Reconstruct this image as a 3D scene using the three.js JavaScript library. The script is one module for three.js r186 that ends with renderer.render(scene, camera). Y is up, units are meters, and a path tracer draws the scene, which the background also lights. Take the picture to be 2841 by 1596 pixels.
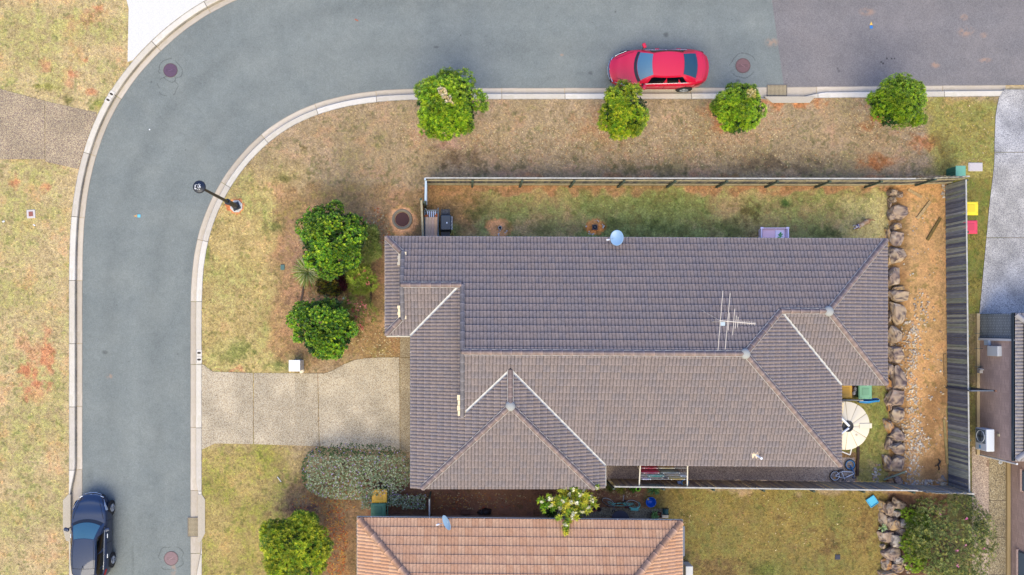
import * as THREE from 'three';
import { mergeGeometries } from 'three/addons/utils/BufferGeometryUtils.js';
import { RoundedBoxGeometry } from 'three/addons/geometries/RoundedBoxGeometry.js';
import { MarchingCubes } from 'three/addons/objects/MarchingCubes.js';

// ---------------------------------------------------------------- camera, sky, sun, exposure
const scene = new THREE.Scene();
const CAMH = 38, NX = 1285, NY = 904, FOC = 2221;             // height of the drone; the point under it and the focal length in pixels of the 2841 x 1596 photograph
const camera = new THREE.PerspectiveCamera(2 * Math.atan(798 / FOC) * 180 / Math.PI, 2841 / 1596, 0.5, 900);
camera.position.set(0, CAMH, 0); camera.up.set(0, 0, -1); camera.lookAt(0, 0, 0);
camera.setViewOffset(2841, 1596, 1420.5 - NX, 798 - NY, 2841, 1596);
camera.updateProjectionMatrix();

const renderer = new THREE.WebGLRenderer({ antialias: true });
renderer.toneMapping = THREE.LinearToneMapping;
renderer.toneMappingExposure = 2.12;
renderer.shadowMap.enabled = true; renderer.shadowMap.type = THREE.PCFSoftShadowMap;

const sunDir = new THREE.Vector3(-0.08, 0.79, 0.61).normalize();
const sun = new THREE.DirectionalLight(new THREE.Color(1, 0.88, 0.66), 2.2);
sun.position.copy(sunDir).multiplyScalar(80); sun.target.position.set(2, 0, -2);
sun.castShadow = true; sun.shadow.radius = 90; sun.shadow.mapSize.set(2048, 2048);
Object.assign(sun.shadow.camera, { left: -36, right: 36, top: 30, bottom: -30, near: 10, far: 160 });
scene.add(sun, sun.target);

// ---------------------------------------------------------------- random numbers and noise
function rngOf(seed) { let a = seed >>> 0; return () => { a = a + 0x6D2B79F5 | 0; let t = Math.imul(a ^ a >>> 15, 1 | a); t = t + Math.imul(t ^ t >>> 7, 61 | t) ^ t; return ((t ^ t >>> 14) >>> 0) / 4294967296; }; }
const rnd = rngOf(20417);
const rr = (a, b, r = rnd) => a + (b - a) * r();
function hash2(x, y) { let h = Math.imul(x, 374761393) + Math.imul(y, 668265263) | 0; h = Math.imul(h ^ h >>> 13, 1274126177); return ((h ^ h >>> 16) >>> 0) / 4294967296; }
function vnoise(x, y) {
  const xi = Math.floor(x), yi = Math.floor(y), fx = x - xi, fy = y - yi, u = fx * fx * (3 - 2 * fx), v = fy * fy * (3 - 2 * fy);
  const a = hash2(xi, yi), b = hash2(xi + 1, yi), c = hash2(xi, yi + 1), d = hash2(xi + 1, yi + 1);
  return a + (b - a) * u + (c - a) * v + (a - b - c + d) * u * v;
}
function fbm(x, y, o = 3) { let s = 0, a = 0.5, n = 0; for (let i = 0; i < o; i++) { s += a * vnoise(x, y); n += a; a *= 0.5; x = x * 2.03 + 17.3; y = y * 2.03 + 9.1; } return s / n; }
function noise3(x, y, z) { return (vnoise(x + z * 3.1, y - z * 1.7) + vnoise(y * 1.3 + 41, z * 1.3 + x * 0.7) + vnoise(z + 87, x * 1.1 - y * 0.6)) / 3; }
const sstep = (a, b, x) => { const t = Math.min(1, Math.max(0, (x - a) / (b - a))); return t * t * (3 - 2 * t); };
const lerp = (a, b, t) => a + (b - a) * t;
const lin = (c) => c <= 0.04045 ? c / 12.92 : ((c + 0.055) / 1.055) ** 2.4;
const PK = 0.5;                                                // daylight level: what a surface of base colour c sends to the picture, about c / PK
const pc = (r, g, b, k = PK) => [lin(r / 255) * k, lin(g / 255) * k, lin(b / 255) * k];
const col = (r, g, b, k = PK) => new THREE.Color().setRGB(...pc(r, g, b, k));

// ---------------------------------------------------------------- the sky: bright thin overcast, warmer and brighter round the hidden sun, bluer away from it
{
  const w = 256, h = 128, a = new Float32Array(w * h * 4);
  for (let j = 0; j < h; j++) for (let i = 0; i < w; i++) {
    const th = (j + 0.5) / h * Math.PI - Math.PI / 2, ph = (i + 0.5) / w * 2 * Math.PI - Math.PI;   // row 0 is the lowest
    const y = Math.sin(th), x = Math.cos(th) * Math.cos(ph), z = Math.cos(th) * Math.sin(ph);
    const d = Math.max(0, x * sunDir.x + y * sunDir.y + z * sunDir.z);
    const glow = d ** 4 * 1.2 + d ** 2 * 0.4;
    const cl = 0.86 + 0.28 * fbm(x * 2.2 / (Math.abs(y) + 0.35) + 5, z * 2.2 / (Math.abs(y) + 0.35) + 11, 4);
    const base = 0.56 * (y > 0 ? 0.75 + 0.4 * y : 0.45);
    const k = (j * w + i) * 4;
    const bl = sstep(0.5, -0.6, z); a[k] = (base * (0.97 - 0.62 * bl) + glow * 0.48) * cl; a[k + 1] = (base * (1 - 0.32 * bl) + glow * 0.47) * cl; a[k + 2] = (base * (1.10 + 0.60 * bl) + glow * 0.44) * cl; a[k + 3] = 1;
  }
  const sky = new THREE.DataTexture(a, w, h, THREE.RGBAFormat, THREE.FloatType);
  sky.mapping = THREE.EquirectangularReflectionMapping; sky.magFilter = sky.minFilter = THREE.LinearFilter; sky.needsUpdate = true;
  scene.background = sky; scene.environment = sky;
}

// ---------------------------------------------------------------- helpers
const V = (x, y, z) => new THREE.Vector3(x, y, z);
const KD = 1.10287;
const S = (x, y, h = 0) => V((x - NX) * (CAMH - h) / FOC, h, (y - NY) * (CAMH - h) / FOC);            // a point of the site, surveyed from the photograph, at height h
const D = (x, y, h = 0) => S(x * KD, y * KD, h);
const names = new Map();
function numbered(n) { const k = names.get(n) || 0; names.set(n, k + 1); return k ? n + '_' + String(k).padStart(3, '0') : n; }
function tag(o, label, category, group, kind) { Object.assign(o.userData, { label, category }); if (group) o.userData.group = group; if (kind) o.userData.kind = kind; return o; }
function thing(name, label, category, pos = [0, 0, 0], turn = 0, group) {
  const o = new THREE.Group(); o.name = numbered(name); scene.add(o);
  if (pos.isVector3) o.position.copy(pos); else o.position.set(...pos);
  o.rotation.y = turn; return tag(o, label, category, group);
}
function norm(g, withColor) {
  let q = g.index ? g.toNonIndexed() : g.clone();
  if (!q.attributes.normal) q.computeVertexNormals();
  const n = q.attributes.position.count;
  if (!q.attributes.uv) q.setAttribute('uv', new THREE.BufferAttribute(new Float32Array(n * 2), 2));
  if (withColor && !q.attributes.color) q.setAttribute('color', new THREE.BufferAttribute(new Float32Array(n * 3).fill(1), 3));
  for (const k of Object.keys(q.attributes)) if (!['position', 'normal', 'uv', ...(withColor ? ['color'] : [])].includes(k)) q.deleteAttribute(k);
  q.morphAttributes = {}; return q;
}
function merge(list) {
  list = list.flat(); const c = list.some((g) => g.attributes.color);
  return list.length === 1 ? list[0] : mergeGeometries(list.map((g) => norm(g, c)));
}
function obj(name, geos, m, parent) {
  const o = new THREE.Mesh(Array.isArray(geos) ? merge(geos) : geos, m);
  o.castShadow = o.receiveShadow = true;
  if (parent) { o.name = name; parent.add(o); } else { o.name = numbered(name); scene.add(o); }
  return o;
}
function struct(name, label, geos, m) { const o = obj(name, geos, m); o.userData.kind = 'structure'; if (label) o.userData.label = label; return o; }
const mt = (c, roughness = 0.8, extra = {}) => new THREE.MeshStandardMaterial({ color: c, roughness, ...extra });
const M4 = (p, e = [0, 0, 0], s = [1, 1, 1]) => new THREE.Matrix4().compose(V(...p), new THREE.Quaternion().setFromEuler(new THREE.Euler(...e)), V(...s));
const at = (g, p, e, s) => g.clone().applyMatrix4(M4(p, e, s));
function box(w, h, d, x = 0, y = 0, z = 0, e, r = 0) {            // a box whose base centre is at (x, y, z)
  const g = r ? new RoundedBoxGeometry(w, h, d, 2, Math.min(r, w / 2.1, h / 2.1, d / 2.1)) : new THREE.BoxGeometry(w, h, d);
  g.translate(0, h / 2, 0); return at(g, [x, y, z], e || [0, 0, 0]);
}
function cyl(r0, r1, h, x = 0, y = 0, z = 0, n = 16, e) { const g = new THREE.CylinderGeometry(r1, r0, h, n); g.translate(0, h / 2, 0); return at(g, [x, y, z], e || [0, 0, 0]); }
function tube(pts, r, n = 8, seg, closed = false) {
  const p = pts.map((q) => q.isVector3 ? q : V(...q));
  const c = p.length === 2 ? new THREE.LineCurve3(p[0], p[1]) : new THREE.CatmullRomCurve3(p, closed, 'centripetal');
  return new THREE.TubeGeometry(c, seg || (p.length === 2 ? 1 : p.length * 6), r, n, closed);
}
function rod(a, b, r0, r1 = r0, n = 8) {                          // a tapered bar from a to b with closed ends
  a = a.isVector3 ? a : V(...a); b = b.isVector3 ? b : V(...b);
  const d = b.clone().sub(a), g = new THREE.CylinderGeometry(r1, r0, d.length(), n);
  g.translate(0, d.length() / 2, 0);
  return g.applyQuaternion(new THREE.Quaternion().setFromUnitVectors(V(0, 1, 0), d.normalize())).translate(a.x, a.y, a.z);
}
function beam(a, b, w, h) {                                       // a rectangular bar from a to b, w across and h high
  a = a.isVector3 ? a : V(...a); b = b.isVector3 ? b : V(...b);
  const d = b.clone().sub(a), L = d.length(), g = new THREE.BoxGeometry(L, h, w), x = d.normalize();
  const z = V(0, 1, 0).cross(x).lengthSq() < 1e-6 ? V(0, 0, 1) : x.clone().cross(V(0, 1, 0)).normalize(), y = z.clone().cross(x);
  g.applyMatrix4(new THREE.Matrix4().makeBasis(x, y, z)); const m = a.clone().add(b).multiplyScalar(0.5);
  return g.translate(m.x, m.y, m.z);
}
function grid(nu, nv, f) {                                        // a surface f(u, v) -> [x, y, z], u and v from 0 to 1
  const p = [], uv = [], ix = [];
  for (let j = 0; j <= nv; j++) for (let i = 0; i <= nu; i++) { p.push(...f(i / nu, j / nv)); uv.push(i / nu, j / nv); }
  for (let j = 0; j < nv; j++) for (let i = 0; i < nu; i++) { const a = j * (nu + 1) + i, b = a + 1, c = a + nu + 1, d = c + 1; ix.push(a, b, d, a, d, c); }
  const g = new THREE.BufferGeometry();
  g.setAttribute('position', new THREE.Float32BufferAttribute(p, 3)); g.setAttribute('uv', new THREE.Float32BufferAttribute(uv, 2)); g.setIndex(ix); g.computeVertexNormals(); return g;
}
function paint(g, f) {                                            // vertex colours, f(x, y, z) -> [r, g, b]
  const p = g.attributes.position, c = new Float32Array(p.count * 3);
  for (let i = 0; i < p.count; i++) { const q = f(p.getX(i), p.getY(i), p.getZ(i), i); c[i * 3] = q[0]; c[i * 3 + 1] = q[1]; c[i * 3 + 2] = q[2]; }
  g.setAttribute('color', new THREE.BufferAttribute(c, 3)); return g;
}
function tex(w, h, f, srgb = false, repeat = true) {              // f(i, j) -> [r, g, b] 0..1
  const a = new Uint8Array(w * h * 4);
  for (let j = 0; j < h; j++) for (let i = 0; i < w; i++) { const q = f(i, j), k = (j * w + i) * 4; for (let c = 0; c < 3; c++) a[k + c] = Math.max(0, Math.min(255, q[c] * 255)); a[k + 3] = 255; }
  const t = new THREE.DataTexture(a, w, h); t.magFilter = THREE.LinearFilter; t.minFilter = THREE.LinearFilter; t.wrapS = t.wrapT = repeat ? THREE.RepeatWrapping : THREE.MirroredRepeatWrapping;
  if (srgb) t.colorSpace = THREE.SRGBColorSpace; t.needsUpdate = true; return t;
}
const sq = (c) => c.map((x) => x <= 0.0031308 ? x * 12.92 : 1.055 * x ** (1 / 2.4) - 0.055);   // linear to sRGB, for colour maps
function planarUV(g, sx = 1, sz = 1, ox = 0, oz = 0) {            // uv in metres along x and z
  const p = g.attributes.position, uv = new Float32Array(p.count * 2);
  for (let i = 0; i < p.count; i++) { uv[i * 2] = (p.getX(i) - ox) * sx; uv[i * 2 + 1] = (p.getZ(i) - oz) * sz; }
  g.setAttribute('uv', new THREE.BufferAttribute(uv, 2)); return g;
}
function sheet(pts, y) {                                          // a flat polygon of [x, z] points, facing up
  const s = new THREE.Shape(pts.map((p) => new THREE.Vector2(p.x, -(p.z)))), g = new THREE.ShapeGeometry(s);
  g.rotateX(-Math.PI / 2); g.translate(0, y, 0); return g;
}
function slab(pts, y0, y1) {                                      // an upright prism on a polygon
  const s = new THREE.Shape(pts.map((p) => new THREE.Vector2(p.x, -(p.z)))), g = new THREE.ExtrudeGeometry(s, { depth: y1 - y0, bevelEnabled: false });
  g.rotateX(-Math.PI / 2); g.translate(0, y0, 0); return g;
}
function inPoly(x, z, poly) { let c = false; for (let i = 0, j = poly.length - 1; i < poly.length; j = i++) { const a = poly[i], b = poly[j]; if ((a.z > z) !== (b.z > z) && x < (b.x - a.x) * (z - a.z) / (b.z - a.z) + a.x) c = !c; } return c; }
// a fine grain for concrete, plastic and stone, and its own bump
const grainTex = tex(256, 256, (i, j) => { const n = 0.80 + 0.2 * fbm(i / 14, j / 14, 3) + (hash2(i, j) - 0.5) * 0.16; return [n, n, n]; });
const grainBump = tex(256, 256, (i, j) => { const n = 0.5 * fbm(i / 6, j / 6, 3) + 0.5 * hash2(i + 91, j); return [n, n, n]; });
function tiled(t, x, y) { const c = t.clone(); c.repeat.set(x, y); c.needsUpdate = true; return c; }
// ---------------------------------------------------------------- the lie of the land
const wallX = 20.42;                                            // foot of the boulder wall; the strip behind it is higher
function landH(x, z) {
  const sx = z > -6.62 ? sstep(wallX, wallX + 0.5, x) : sstep(17, 22.4, x);
  return 0.6 * sx * sstep(-10.9, -7.2, z);
}
const X1 = 10;                                                  // west of this the lawn is level
// asphalt edges, traced from the photograph (pixels)
const innerEdge = [[527, 2100], [526, 1750], [526, 1600], [525.6, 1450], [525.6, 1300], [525.6, 1100], [525.6, 900], [525.6, 810], [528, 726], [535.5, 680], [547, 632], [561, 593], [584, 542], [609, 496], [643, 445], [688, 400], [740, 347], [779, 322], [847, 290], [927, 265], [1012, 250], [1097, 244], [1153, 242.6], [1400, 242], [1700, 241.5], [1995, 241], [2300, 238], [2500, 236], [2841, 233], [3100, 231]];
const outerEdge = [[225, 2100], [225, 1750], [225, 1500], [225, 1300], [225, 1000], [225, 810], [225, 726], [226.7, 655], [229.5, 598], [236.6, 536], [246.5, 485], [269, 405], [283, 360], [323, 283], [377, 205], [476, 105], [567, 37], [640, 0], [760, -42], [900, -68], [1060, -80], [1300, -84], [1700, -86], [2300, -90], [3100, -94]];
function edgeCurve(list, away) {
  const c = new THREE.CatmullRomCurve3(list.map((p) => S(p[0], p[1])), false, 'centripetal'); c.arcLengthDivisions = 3000;
  const L = c.getLength(), n = Math.round(L / 0.2), pts = c.getSpacedPoints(n);
  for (let t = 0; t < 3; t++) { const q = pts.map((p) => p.clone()); for (let i = 6; i <= n - 6; i++) { pts[i].set(0, 0, 0); for (let k = -6; k <= 6; k++) pts[i].addScaledVector(q[i + k], 1 / 13); } }
  const ns = pts.map((p, i) => { const a = pts[Math.max(0, i - 1)], b = pts[Math.min(n, i + 1)], dx = b.x - a.x, dz = b.z - a.z, l = Math.hypot(dx, dz); return V(-dz / l * away, 0, dx / l * away); });
  return { pts, ns, n, step: L / n, off: (i, d, y) => V(pts[i].x + ns[i].x * d, y, pts[i].z + ns[i].z * d), near: (q) => { let k = 0, m = 1e9; pts.forEach((p, i) => { const e = (p.x - q.x) ** 2 + (p.z - q.z) ** 2; if (e < m) { m = e; k = i; } }); return k; } };
}
const inner = edgeCurve(innerEdge, 1), outer = edgeCurve(outerEdge, -1), KERB = 0.585;
const innerBack = inner.pts.map((p, i) => inner.off(i, KERB, 0)), outerBack = outer.pts.map((p, i) => outer.off(i, KERB, 0));

// ---------------------------------------------------------------- colours of the open ground
const straw = pc(224, 196, 146), strawG = pc(176, 170, 96), orange = pc(224, 156, 114), vergeDry = pc(192, 164, 126), vergeG = pc(146, 132, 76), vergeSoil = pc(194, 148, 112);
const yardDry = pc(186, 158, 110, 0.66), yardG = pc(132, 138, 74, 0.68), yardSoil = pc(202, 160, 116, 0.62), dirt = pc(216, 170, 112), dirtD = pc(194, 146, 92), dirtO = pc(220, 162, 100), mulch = pc(134, 94, 66, 1.15), mulchD = pc(84, 56, 42, 1.1);
// [x0, y0, x1, y1, feather, dry, green, soil, share of green, share of soil]
const zones = [
  [-400, -400, 520, 1900, 6, straw, strawG, orange, 0.38, 0.14],
  [540, 240, 3200, 520, 40, vergeDry, vergeG, vergeSoil, 0.20, 0.20],
  [500, 470, 830, 1100, 150, pc(212, 184, 122), strawG, orange, 0.34, 0.06],
  [760, 520, 1190, 1010, 50, pc(190, 152, 106), pc(140, 128, 58), pc(206, 150, 112), 0.22, 0.25],
  [500, 1225, 820, 1800, 90, pc(205, 178, 112), pc(150, 150, 55), orange, 0.42, 0.06],
  [790, 1330, 1040, 1800, 45, pc(174, 138, 98), pc(140, 128, 62), pc(190, 120, 70), 0.18, 0.2],
  [2560, 262, 2790, 520, 45, pc(190, 170, 88), pc(140, 140, 66), orange, 0.42, 0.06],
  [1180, 508, 2470, 720, 10, yardDry, yardG, yardSoil, 0.52, 0.26],
  [1170, 505, 1330, 640, 40, pc(184, 146, 98), pc(146, 128, 70), pc(198, 150, 98), 0.2, 0.4],
  [1180, 500, 2470, 530, 14, pc(196, 152, 108), pc(170, 136, 90), pc(206, 148, 100), 0.1, 0.5],
  [2330, 545, 2478, 665, 26, pc(214, 196, 138), pc(172, 166, 96), yardSoil, 0.30, 0.06],
  [1600, 530, 1960, 680, 50, pc(164, 148, 90, 0.68), pc(124, 134, 72, 0.68), yardSoil, 0.66, 0.06],
  [2330, 1060, 2480, 1345, 10, pc(186, 168, 92), pc(128, 136, 62), yardSoil, 0.46, 0.12],
  [2320, 1255, 2378, 1345, 8, pc(176, 136, 92), pc(150, 120, 76), yardSoil, 0.05, 0.4],
  [1020, 1340, 1500, 1450, 10, mulch, mulchD, pc(150, 96, 50), 0.46, 0.10],
  [1480, 1350, 1800, 1408, 12, mulch, mulchD, pc(140, 104, 60), 0.40, 0.12],
  [1800, 1358, 2470, 1800, 20, pc(168, 142, 74), pc(120, 118, 56), pc(132, 96, 58), 0.42, 0.12],
  [2462, 1362, 2760, 1800, 10, pc(120, 86, 62), mulchD, pc(170, 140, 110), 0.35, 0.15],
  [2466, 495, 2609, 1366, 8, dirt, dirtD, dirtO, 0.22, 0.40],
  [2540, 1050, 2609, 1366, 50, pc(190, 142, 90), pc(160, 116, 68), dirt, 0.35, 0.3],
  [2609, 500, 2760, 1240, 8, pc(176, 156, 76), pc(100, 112, 36), pc(150, 110, 80), 0.52, 0.10],
  [2609, 870, 2716, 1800, 6, pc(150, 130, 92), pc(116, 118, 56), pc(160, 128, 100), 0.4, 0.2],
  [2688, 1240, 3000, 1800, 8, pc(168, 140, 118), pc(120, 98, 80), pc(180, 150, 126), 0.4, 0.2],
];
const blots = [                                                  // [x, y, rx, ry, colour, strength]: bare soil, rings of dug earth, thick grass, leaf litter
  [100, 985, 30, 40, orange, 0.6], [88, 1050, 26, 48, pc(230, 138, 96), 0.8], [135, 1000, 16, 70, pc(230, 142, 100), 0.7], [60, 950, 22, 34, orange, 0.5], [105, 1085, 26, 34, pc(236, 160, 118), 0.5],
  [130, 915, 16, 16, orange, 0.6], [45, 505, 16, 16, pc(226, 124, 84), 0.6], [128, 520, 16, 12, pc(226, 134, 98), 0.6], [270, 20, 14, 10, pc(228, 130, 90), 0.6], [235, 168, 10, 10, pc(228, 130, 84), 0.6],
  [200, 205, 16, 14, pc(228, 130, 90), 0.6], [130, 180, 22, 20, orange, 0.7], [250, 256, 14, 10, pc(228, 136, 96), 0.6], [190, 230, 16, 12, orange, 0.6], [250, 45, 26, 24, orange, 0.5], [200, 70, 30, 26, orange, 0.35],
  [655, 573, 26, 25, pc(228, 138, 84, 0.56), 1, 1], [1117, 610, 41, 41, pc(234, 172, 120, 0.68), 1, 1], [1387, 633, 42, 28, pc(226, 160, 106, 0.74), 0.9, 1], [1650, 631, 31, 25, pc(220, 136, 64, 0.74), 1, 1], [1650, 615, 30, 14, pc(222, 180, 120), 0.5],
  [2000, 315, 44, 40, pc(206, 128, 72), 0.75], [2450, 330, 50, 26, pc(206, 132, 80), 0.7], [2200, 282, 90, 16, pc(216, 138, 82), 0.9], [2440, 300, 26, 40, pc(214, 120, 60), 0.8], [2550, 400, 34, 26, pc(214, 132, 80), 0.7], [2420, 455, 50, 24, pc(208, 126, 66), 0.8],
  [1250, 405, 60, 16, pc(206, 160, 140), 0.7], [1190, 370, 50, 30, pc(200, 140, 108), 0.6], [1670, 350, 70, 40, pc(206, 150, 104), 0.6],
  [570, 690, 10, 40, pc(110, 130, 40), 0.7], [585, 575, 16, 40, pc(140, 145, 50), 0.6], [665, 975, 50, 40, pc(120, 138, 56), 0.7], [770, 1015, 40, 18, pc(130, 150, 70), 0.6], [640, 1030, 60, 6, orange, 0.8],
  [1500, 630, 40, 20, pc(100, 116, 50), 0.6], [1700, 618, 30, 26, pc(100, 112, 52), 0.6], [1850, 640, 60, 26, pc(100, 114, 52), 0.55], [2030, 630, 60, 34, pc(100, 116, 50), 0.6], [2070, 585, 40, 30, pc(112, 98, 42), 0.8], [1420, 620, 24, 24, pc(96, 120, 40), 0.7],
  [2180, 560, 16, 14, pc(70, 108, 40), 0.9], [2290, 650, 40, 20, pc(90, 110, 40), 0.7], [1330, 590, 40, 26, pc(100, 116, 50), 0.6],
  [1420, 465, 60, 14, pc(118, 108, 70), 0.6], [1800, 470, 120, 16, pc(116, 108, 62), 0.6], [2150, 455, 130, 22, pc(120, 98, 72), 0.7], [1290, 440, 70, 24, pc(128, 98, 72), 0.6],
  [900, 1330, 100, 34, pc(150, 112, 88), 0.5], [830, 1410, 70, 20, pc(120, 78, 70), 0.8], [930, 1500, 30, 90, pc(140, 104, 84), 0.6], [820, 700, 30, 90, pc(190, 146, 116), 0.8], [900, 830, 110, 26, pc(150, 112, 92), 0.8], [900, 880, 90, 120, pc(184, 140, 108), 0.5],
  [2160, 1440, 12, 12, pc(110, 78, 46), 0.7], [2250, 1475, 12, 9, pc(110, 78, 46), 0.7], [2310, 1500, 20, 40, pc(120, 84, 50), 0.5], [2400, 1465, 40, 60, pc(130, 92, 56), 0.5], [2290, 1530, 30, 16, pc(110, 78, 46), 0.5], [1990, 1580, 100, 26, pc(110, 80, 56), 0.6], [2130, 1585, 40, 26, pc(90, 110, 30), 0.6], [1870, 1560, 60, 40, pc(132, 110, 84), 0.6],
  [2600, 420, 16, 60, pc(120, 96, 44), 0.5], [840, 408, 14, 10, pc(110, 92, 20), 0.8], [790, 495, 16, 16, pc(120, 118, 50), 0.7], [760, 628, 22, 12, pc(120, 122, 56), 0.7], [120, 240, 40, 10, pc(150, 150, 50), 0.7], [280, 290, 30, 24, pc(130, 150, 30), 0.7], [190, 275, 14, 12, pc(110, 110, 40), 0.8],
];
const n01 = (v) => Math.min(1, Math.max(0, (v - 0.5) / 0.42 + 0.5));
function groundColour(x, y) {                                    // pixel coordinates of the survey -> linear base colour
  const wx = x + 60 * (fbm(x / 30, y / 30, 2) - 0.5), wy = y + 60 * (fbm(x / 30 + 50, y / 30 + 7, 2) - 0.5);
  let d = vergeDry, g = vergeG, s = vergeSoil, ga = 0.25, sa = 0.1;
  for (const z of zones) {
    const f = z[4], h = f <= 10 ? 0.12 : 1, ax = lerp(x, wx, h), ay = lerp(y, wy, h), w = sstep(0, f, Math.min(ax - z[0], z[2] - ax, ay - z[1], z[3] - ay) + f / 2); if (w <= 0) continue;
    const mixc = (a, b) => w >= 1 ? b : [lerp(a[0], b[0], w), lerp(a[1], b[1], w), lerp(a[2], b[2], w)];
    d = mixc(d, z[5]); g = mixc(g, z[6]); s = mixc(s, z[7]); ga = lerp(ga, z[8], w); sa = lerp(sa, z[9], w);
  }
  const a = n01(fbm(x / 75, y / 75, 4)), b = n01(fbm(x / 15 + 31, y / 15, 3)), c = n01(fbm(x / 48 + 77, y / 48 + 13, 3)), e = vnoise(x / 3.1, y / 3.1), q = vnoise(x / 1.3 + 9, y / 1.3);
  const gm = 0.85 * sstep(1 - ga - 0.38, 1 - ga + 0.3, 0.36 * a + 0.36 * b + 0.28 * e), sm = 0.7 * sstep(1 - sa - 0.3, 1 - sa + 0.25, 0.5 * c + 0.3 * b + 0.2 * q);
  const o = [0, 0, 0]; const k = 0.80 + 0.25 * b + 0.14 * (c - 0.5);
  for (let i = 0; i < 3; i++) o[i] = lerp(lerp(d[i] * k, g[i] * (0.85 + 0.4 * b), gm), s[i], sm);
  for (const t of blots) {
    const hw = t[2] < 44 && t[3] < 44 ? 0.2 : 1, dx = (lerp(x, wx, hw) - t[0]) / t[2], dy = (lerp(y, wy, hw) - t[1]) / t[3], r2 = dx * dx + dy * dy; if (r2 > 2.2) continue;
    const ring = t[6] === 1, m = ring ? t[5] * sstep(1.12, 0.8, Math.sqrt(r2) + 0.3 * (b - 0.5) + 0.25 * (e - 0.5)) : t[5] * sstep(1.45, 0.1, Math.sqrt(r2) + 0.8 * (b - 0.5) + 0.4 * (e - 0.5));
    for (let i = 0; i < 3; i++) o[i] = lerp(o[i], t[4][i] * (0.85 + 0.3 * b), m);
  }
  const cl = sstep(0.62, 0.82, 0.55 * vnoise(x / 6.5 + 3, y / 6.5) + 0.45 * vnoise(x / 21, y / 21 + 5)); const fine = (0.50 + 0.54 * e + 0.5 * q) * (1 - 0.26 * cl); o[0] *= 1 - 0.10 * cl; o[2] *= 1 - 0.16 * cl;
  return [o[0] * fine, o[1] * fine, o[2] * fine * (0.94 + 0.12 * b)];
}
const GX0 = -24, GZ0 = -17, GW = 53, GH = 31;
const groundTex = tex(2048, 1198, (i, j) => sq(groundColour((GX0 + (i + 0.5) / 2048 * GW) * 58.45 + NX, (GZ0 + (j + 0.5) / 1198 * GH) * 58.45 + NY)), true, false);
const grassBump = tiled(grainBump, 26, 16);
const groundMat = new THREE.MeshStandardMaterial({ map: groundTex, roughness: 1, bumpMap: grassBump, bumpScale: 0.03 });
const groundUV = (g) => planarUV(g, 1 / GW, 1 / GH, GX0, GZ0);

const farMat = new THREE.MeshStandardMaterial({ roughness: 1, map: tex(512, 512, (i, j) => { const a = fbm(Math.abs(i - 256) / 30, Math.abs(j - 256) / 30, 4), b = vnoise(Math.abs(i - 256) / 3, Math.abs(j - 256) / 3), g = sstep(0.5, 0.7, a), k = 0.7 + 0.5 * b; return sq([0, 1, 2].map((q) => lerp(straw[q], strawG[q], g) * k)); }, true) });
struct('ground', 'wide ground of dry earth and grass under everything', planarUV(at(new THREE.PlaneGeometry(700, 700, 2, 2), [0, -0.15, 0], [-Math.PI / 2, 0, 0]), 1 / 16, 1 / 16), farMat);
{
  const iEnd = innerBack.findIndex((p) => p.x > X1), pts = innerBack.slice(0, iEnd).filter((p) => p.z < 14.5); pts.push(V(X1, 0, innerBack[iEnd].z), V(X1, 0, 14.5), V(pts[0].x, 0, 14.5));
  struct('lawn', 'dry patchy lawn and verge round the grey roofed house', groundUV(sheet(pts, 0)), groundMat);
  const w = [...outerBack.filter((p) => p.x < 32 && p.z < 14.5)]; w.push(V(32, 0, -22), V(-24.5, 0, -22), V(-24.5, 0, 14.5), V(w[0].x, 0, 14.5));
  struct('lawn', 'straw coloured lawn across the road on the left', groundUV(sheet(w, 0)), groundMat);
  // the east side, which rises
  const xs = []; for (let x = X1; x < 30;) { xs.push(x); x += x > 20.2 && x < 21.2 ? 0.06 : x > 30 ? 1 : 0.3; }
  const zAt = (x) => { const i = innerBack.findIndex((p) => p.x >= x); return i < 0 ? innerBack[innerBack.length - 1].z : innerBack[i].z; };
  const zs = []; for (let z = 0; z < 1.0001; z += 1 / 130) zs.push(z);
  const g = grid(xs.length - 1, zs.length - 1, (u, v) => { const x = xs[Math.round(u * (xs.length - 1))], z0 = zAt(x), z = lerp(z0, 14.5, zs[Math.round(v * (zs.length - 1))]); return [x, landH(x, z) + (x > 20.6 && z > -6.5 && z < 7.4 ? 0.05 * (fbm(x * 2, z * 2, 2) - 0.5) : 0), z]; });
  g.setIndex([...g.index.array].reverse()); g.computeVertexNormals();
  struct('terrain', 'brown verge, back lawn and raised strip of orange dirt on the right', groundUV(g), groundMat);
}

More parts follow.
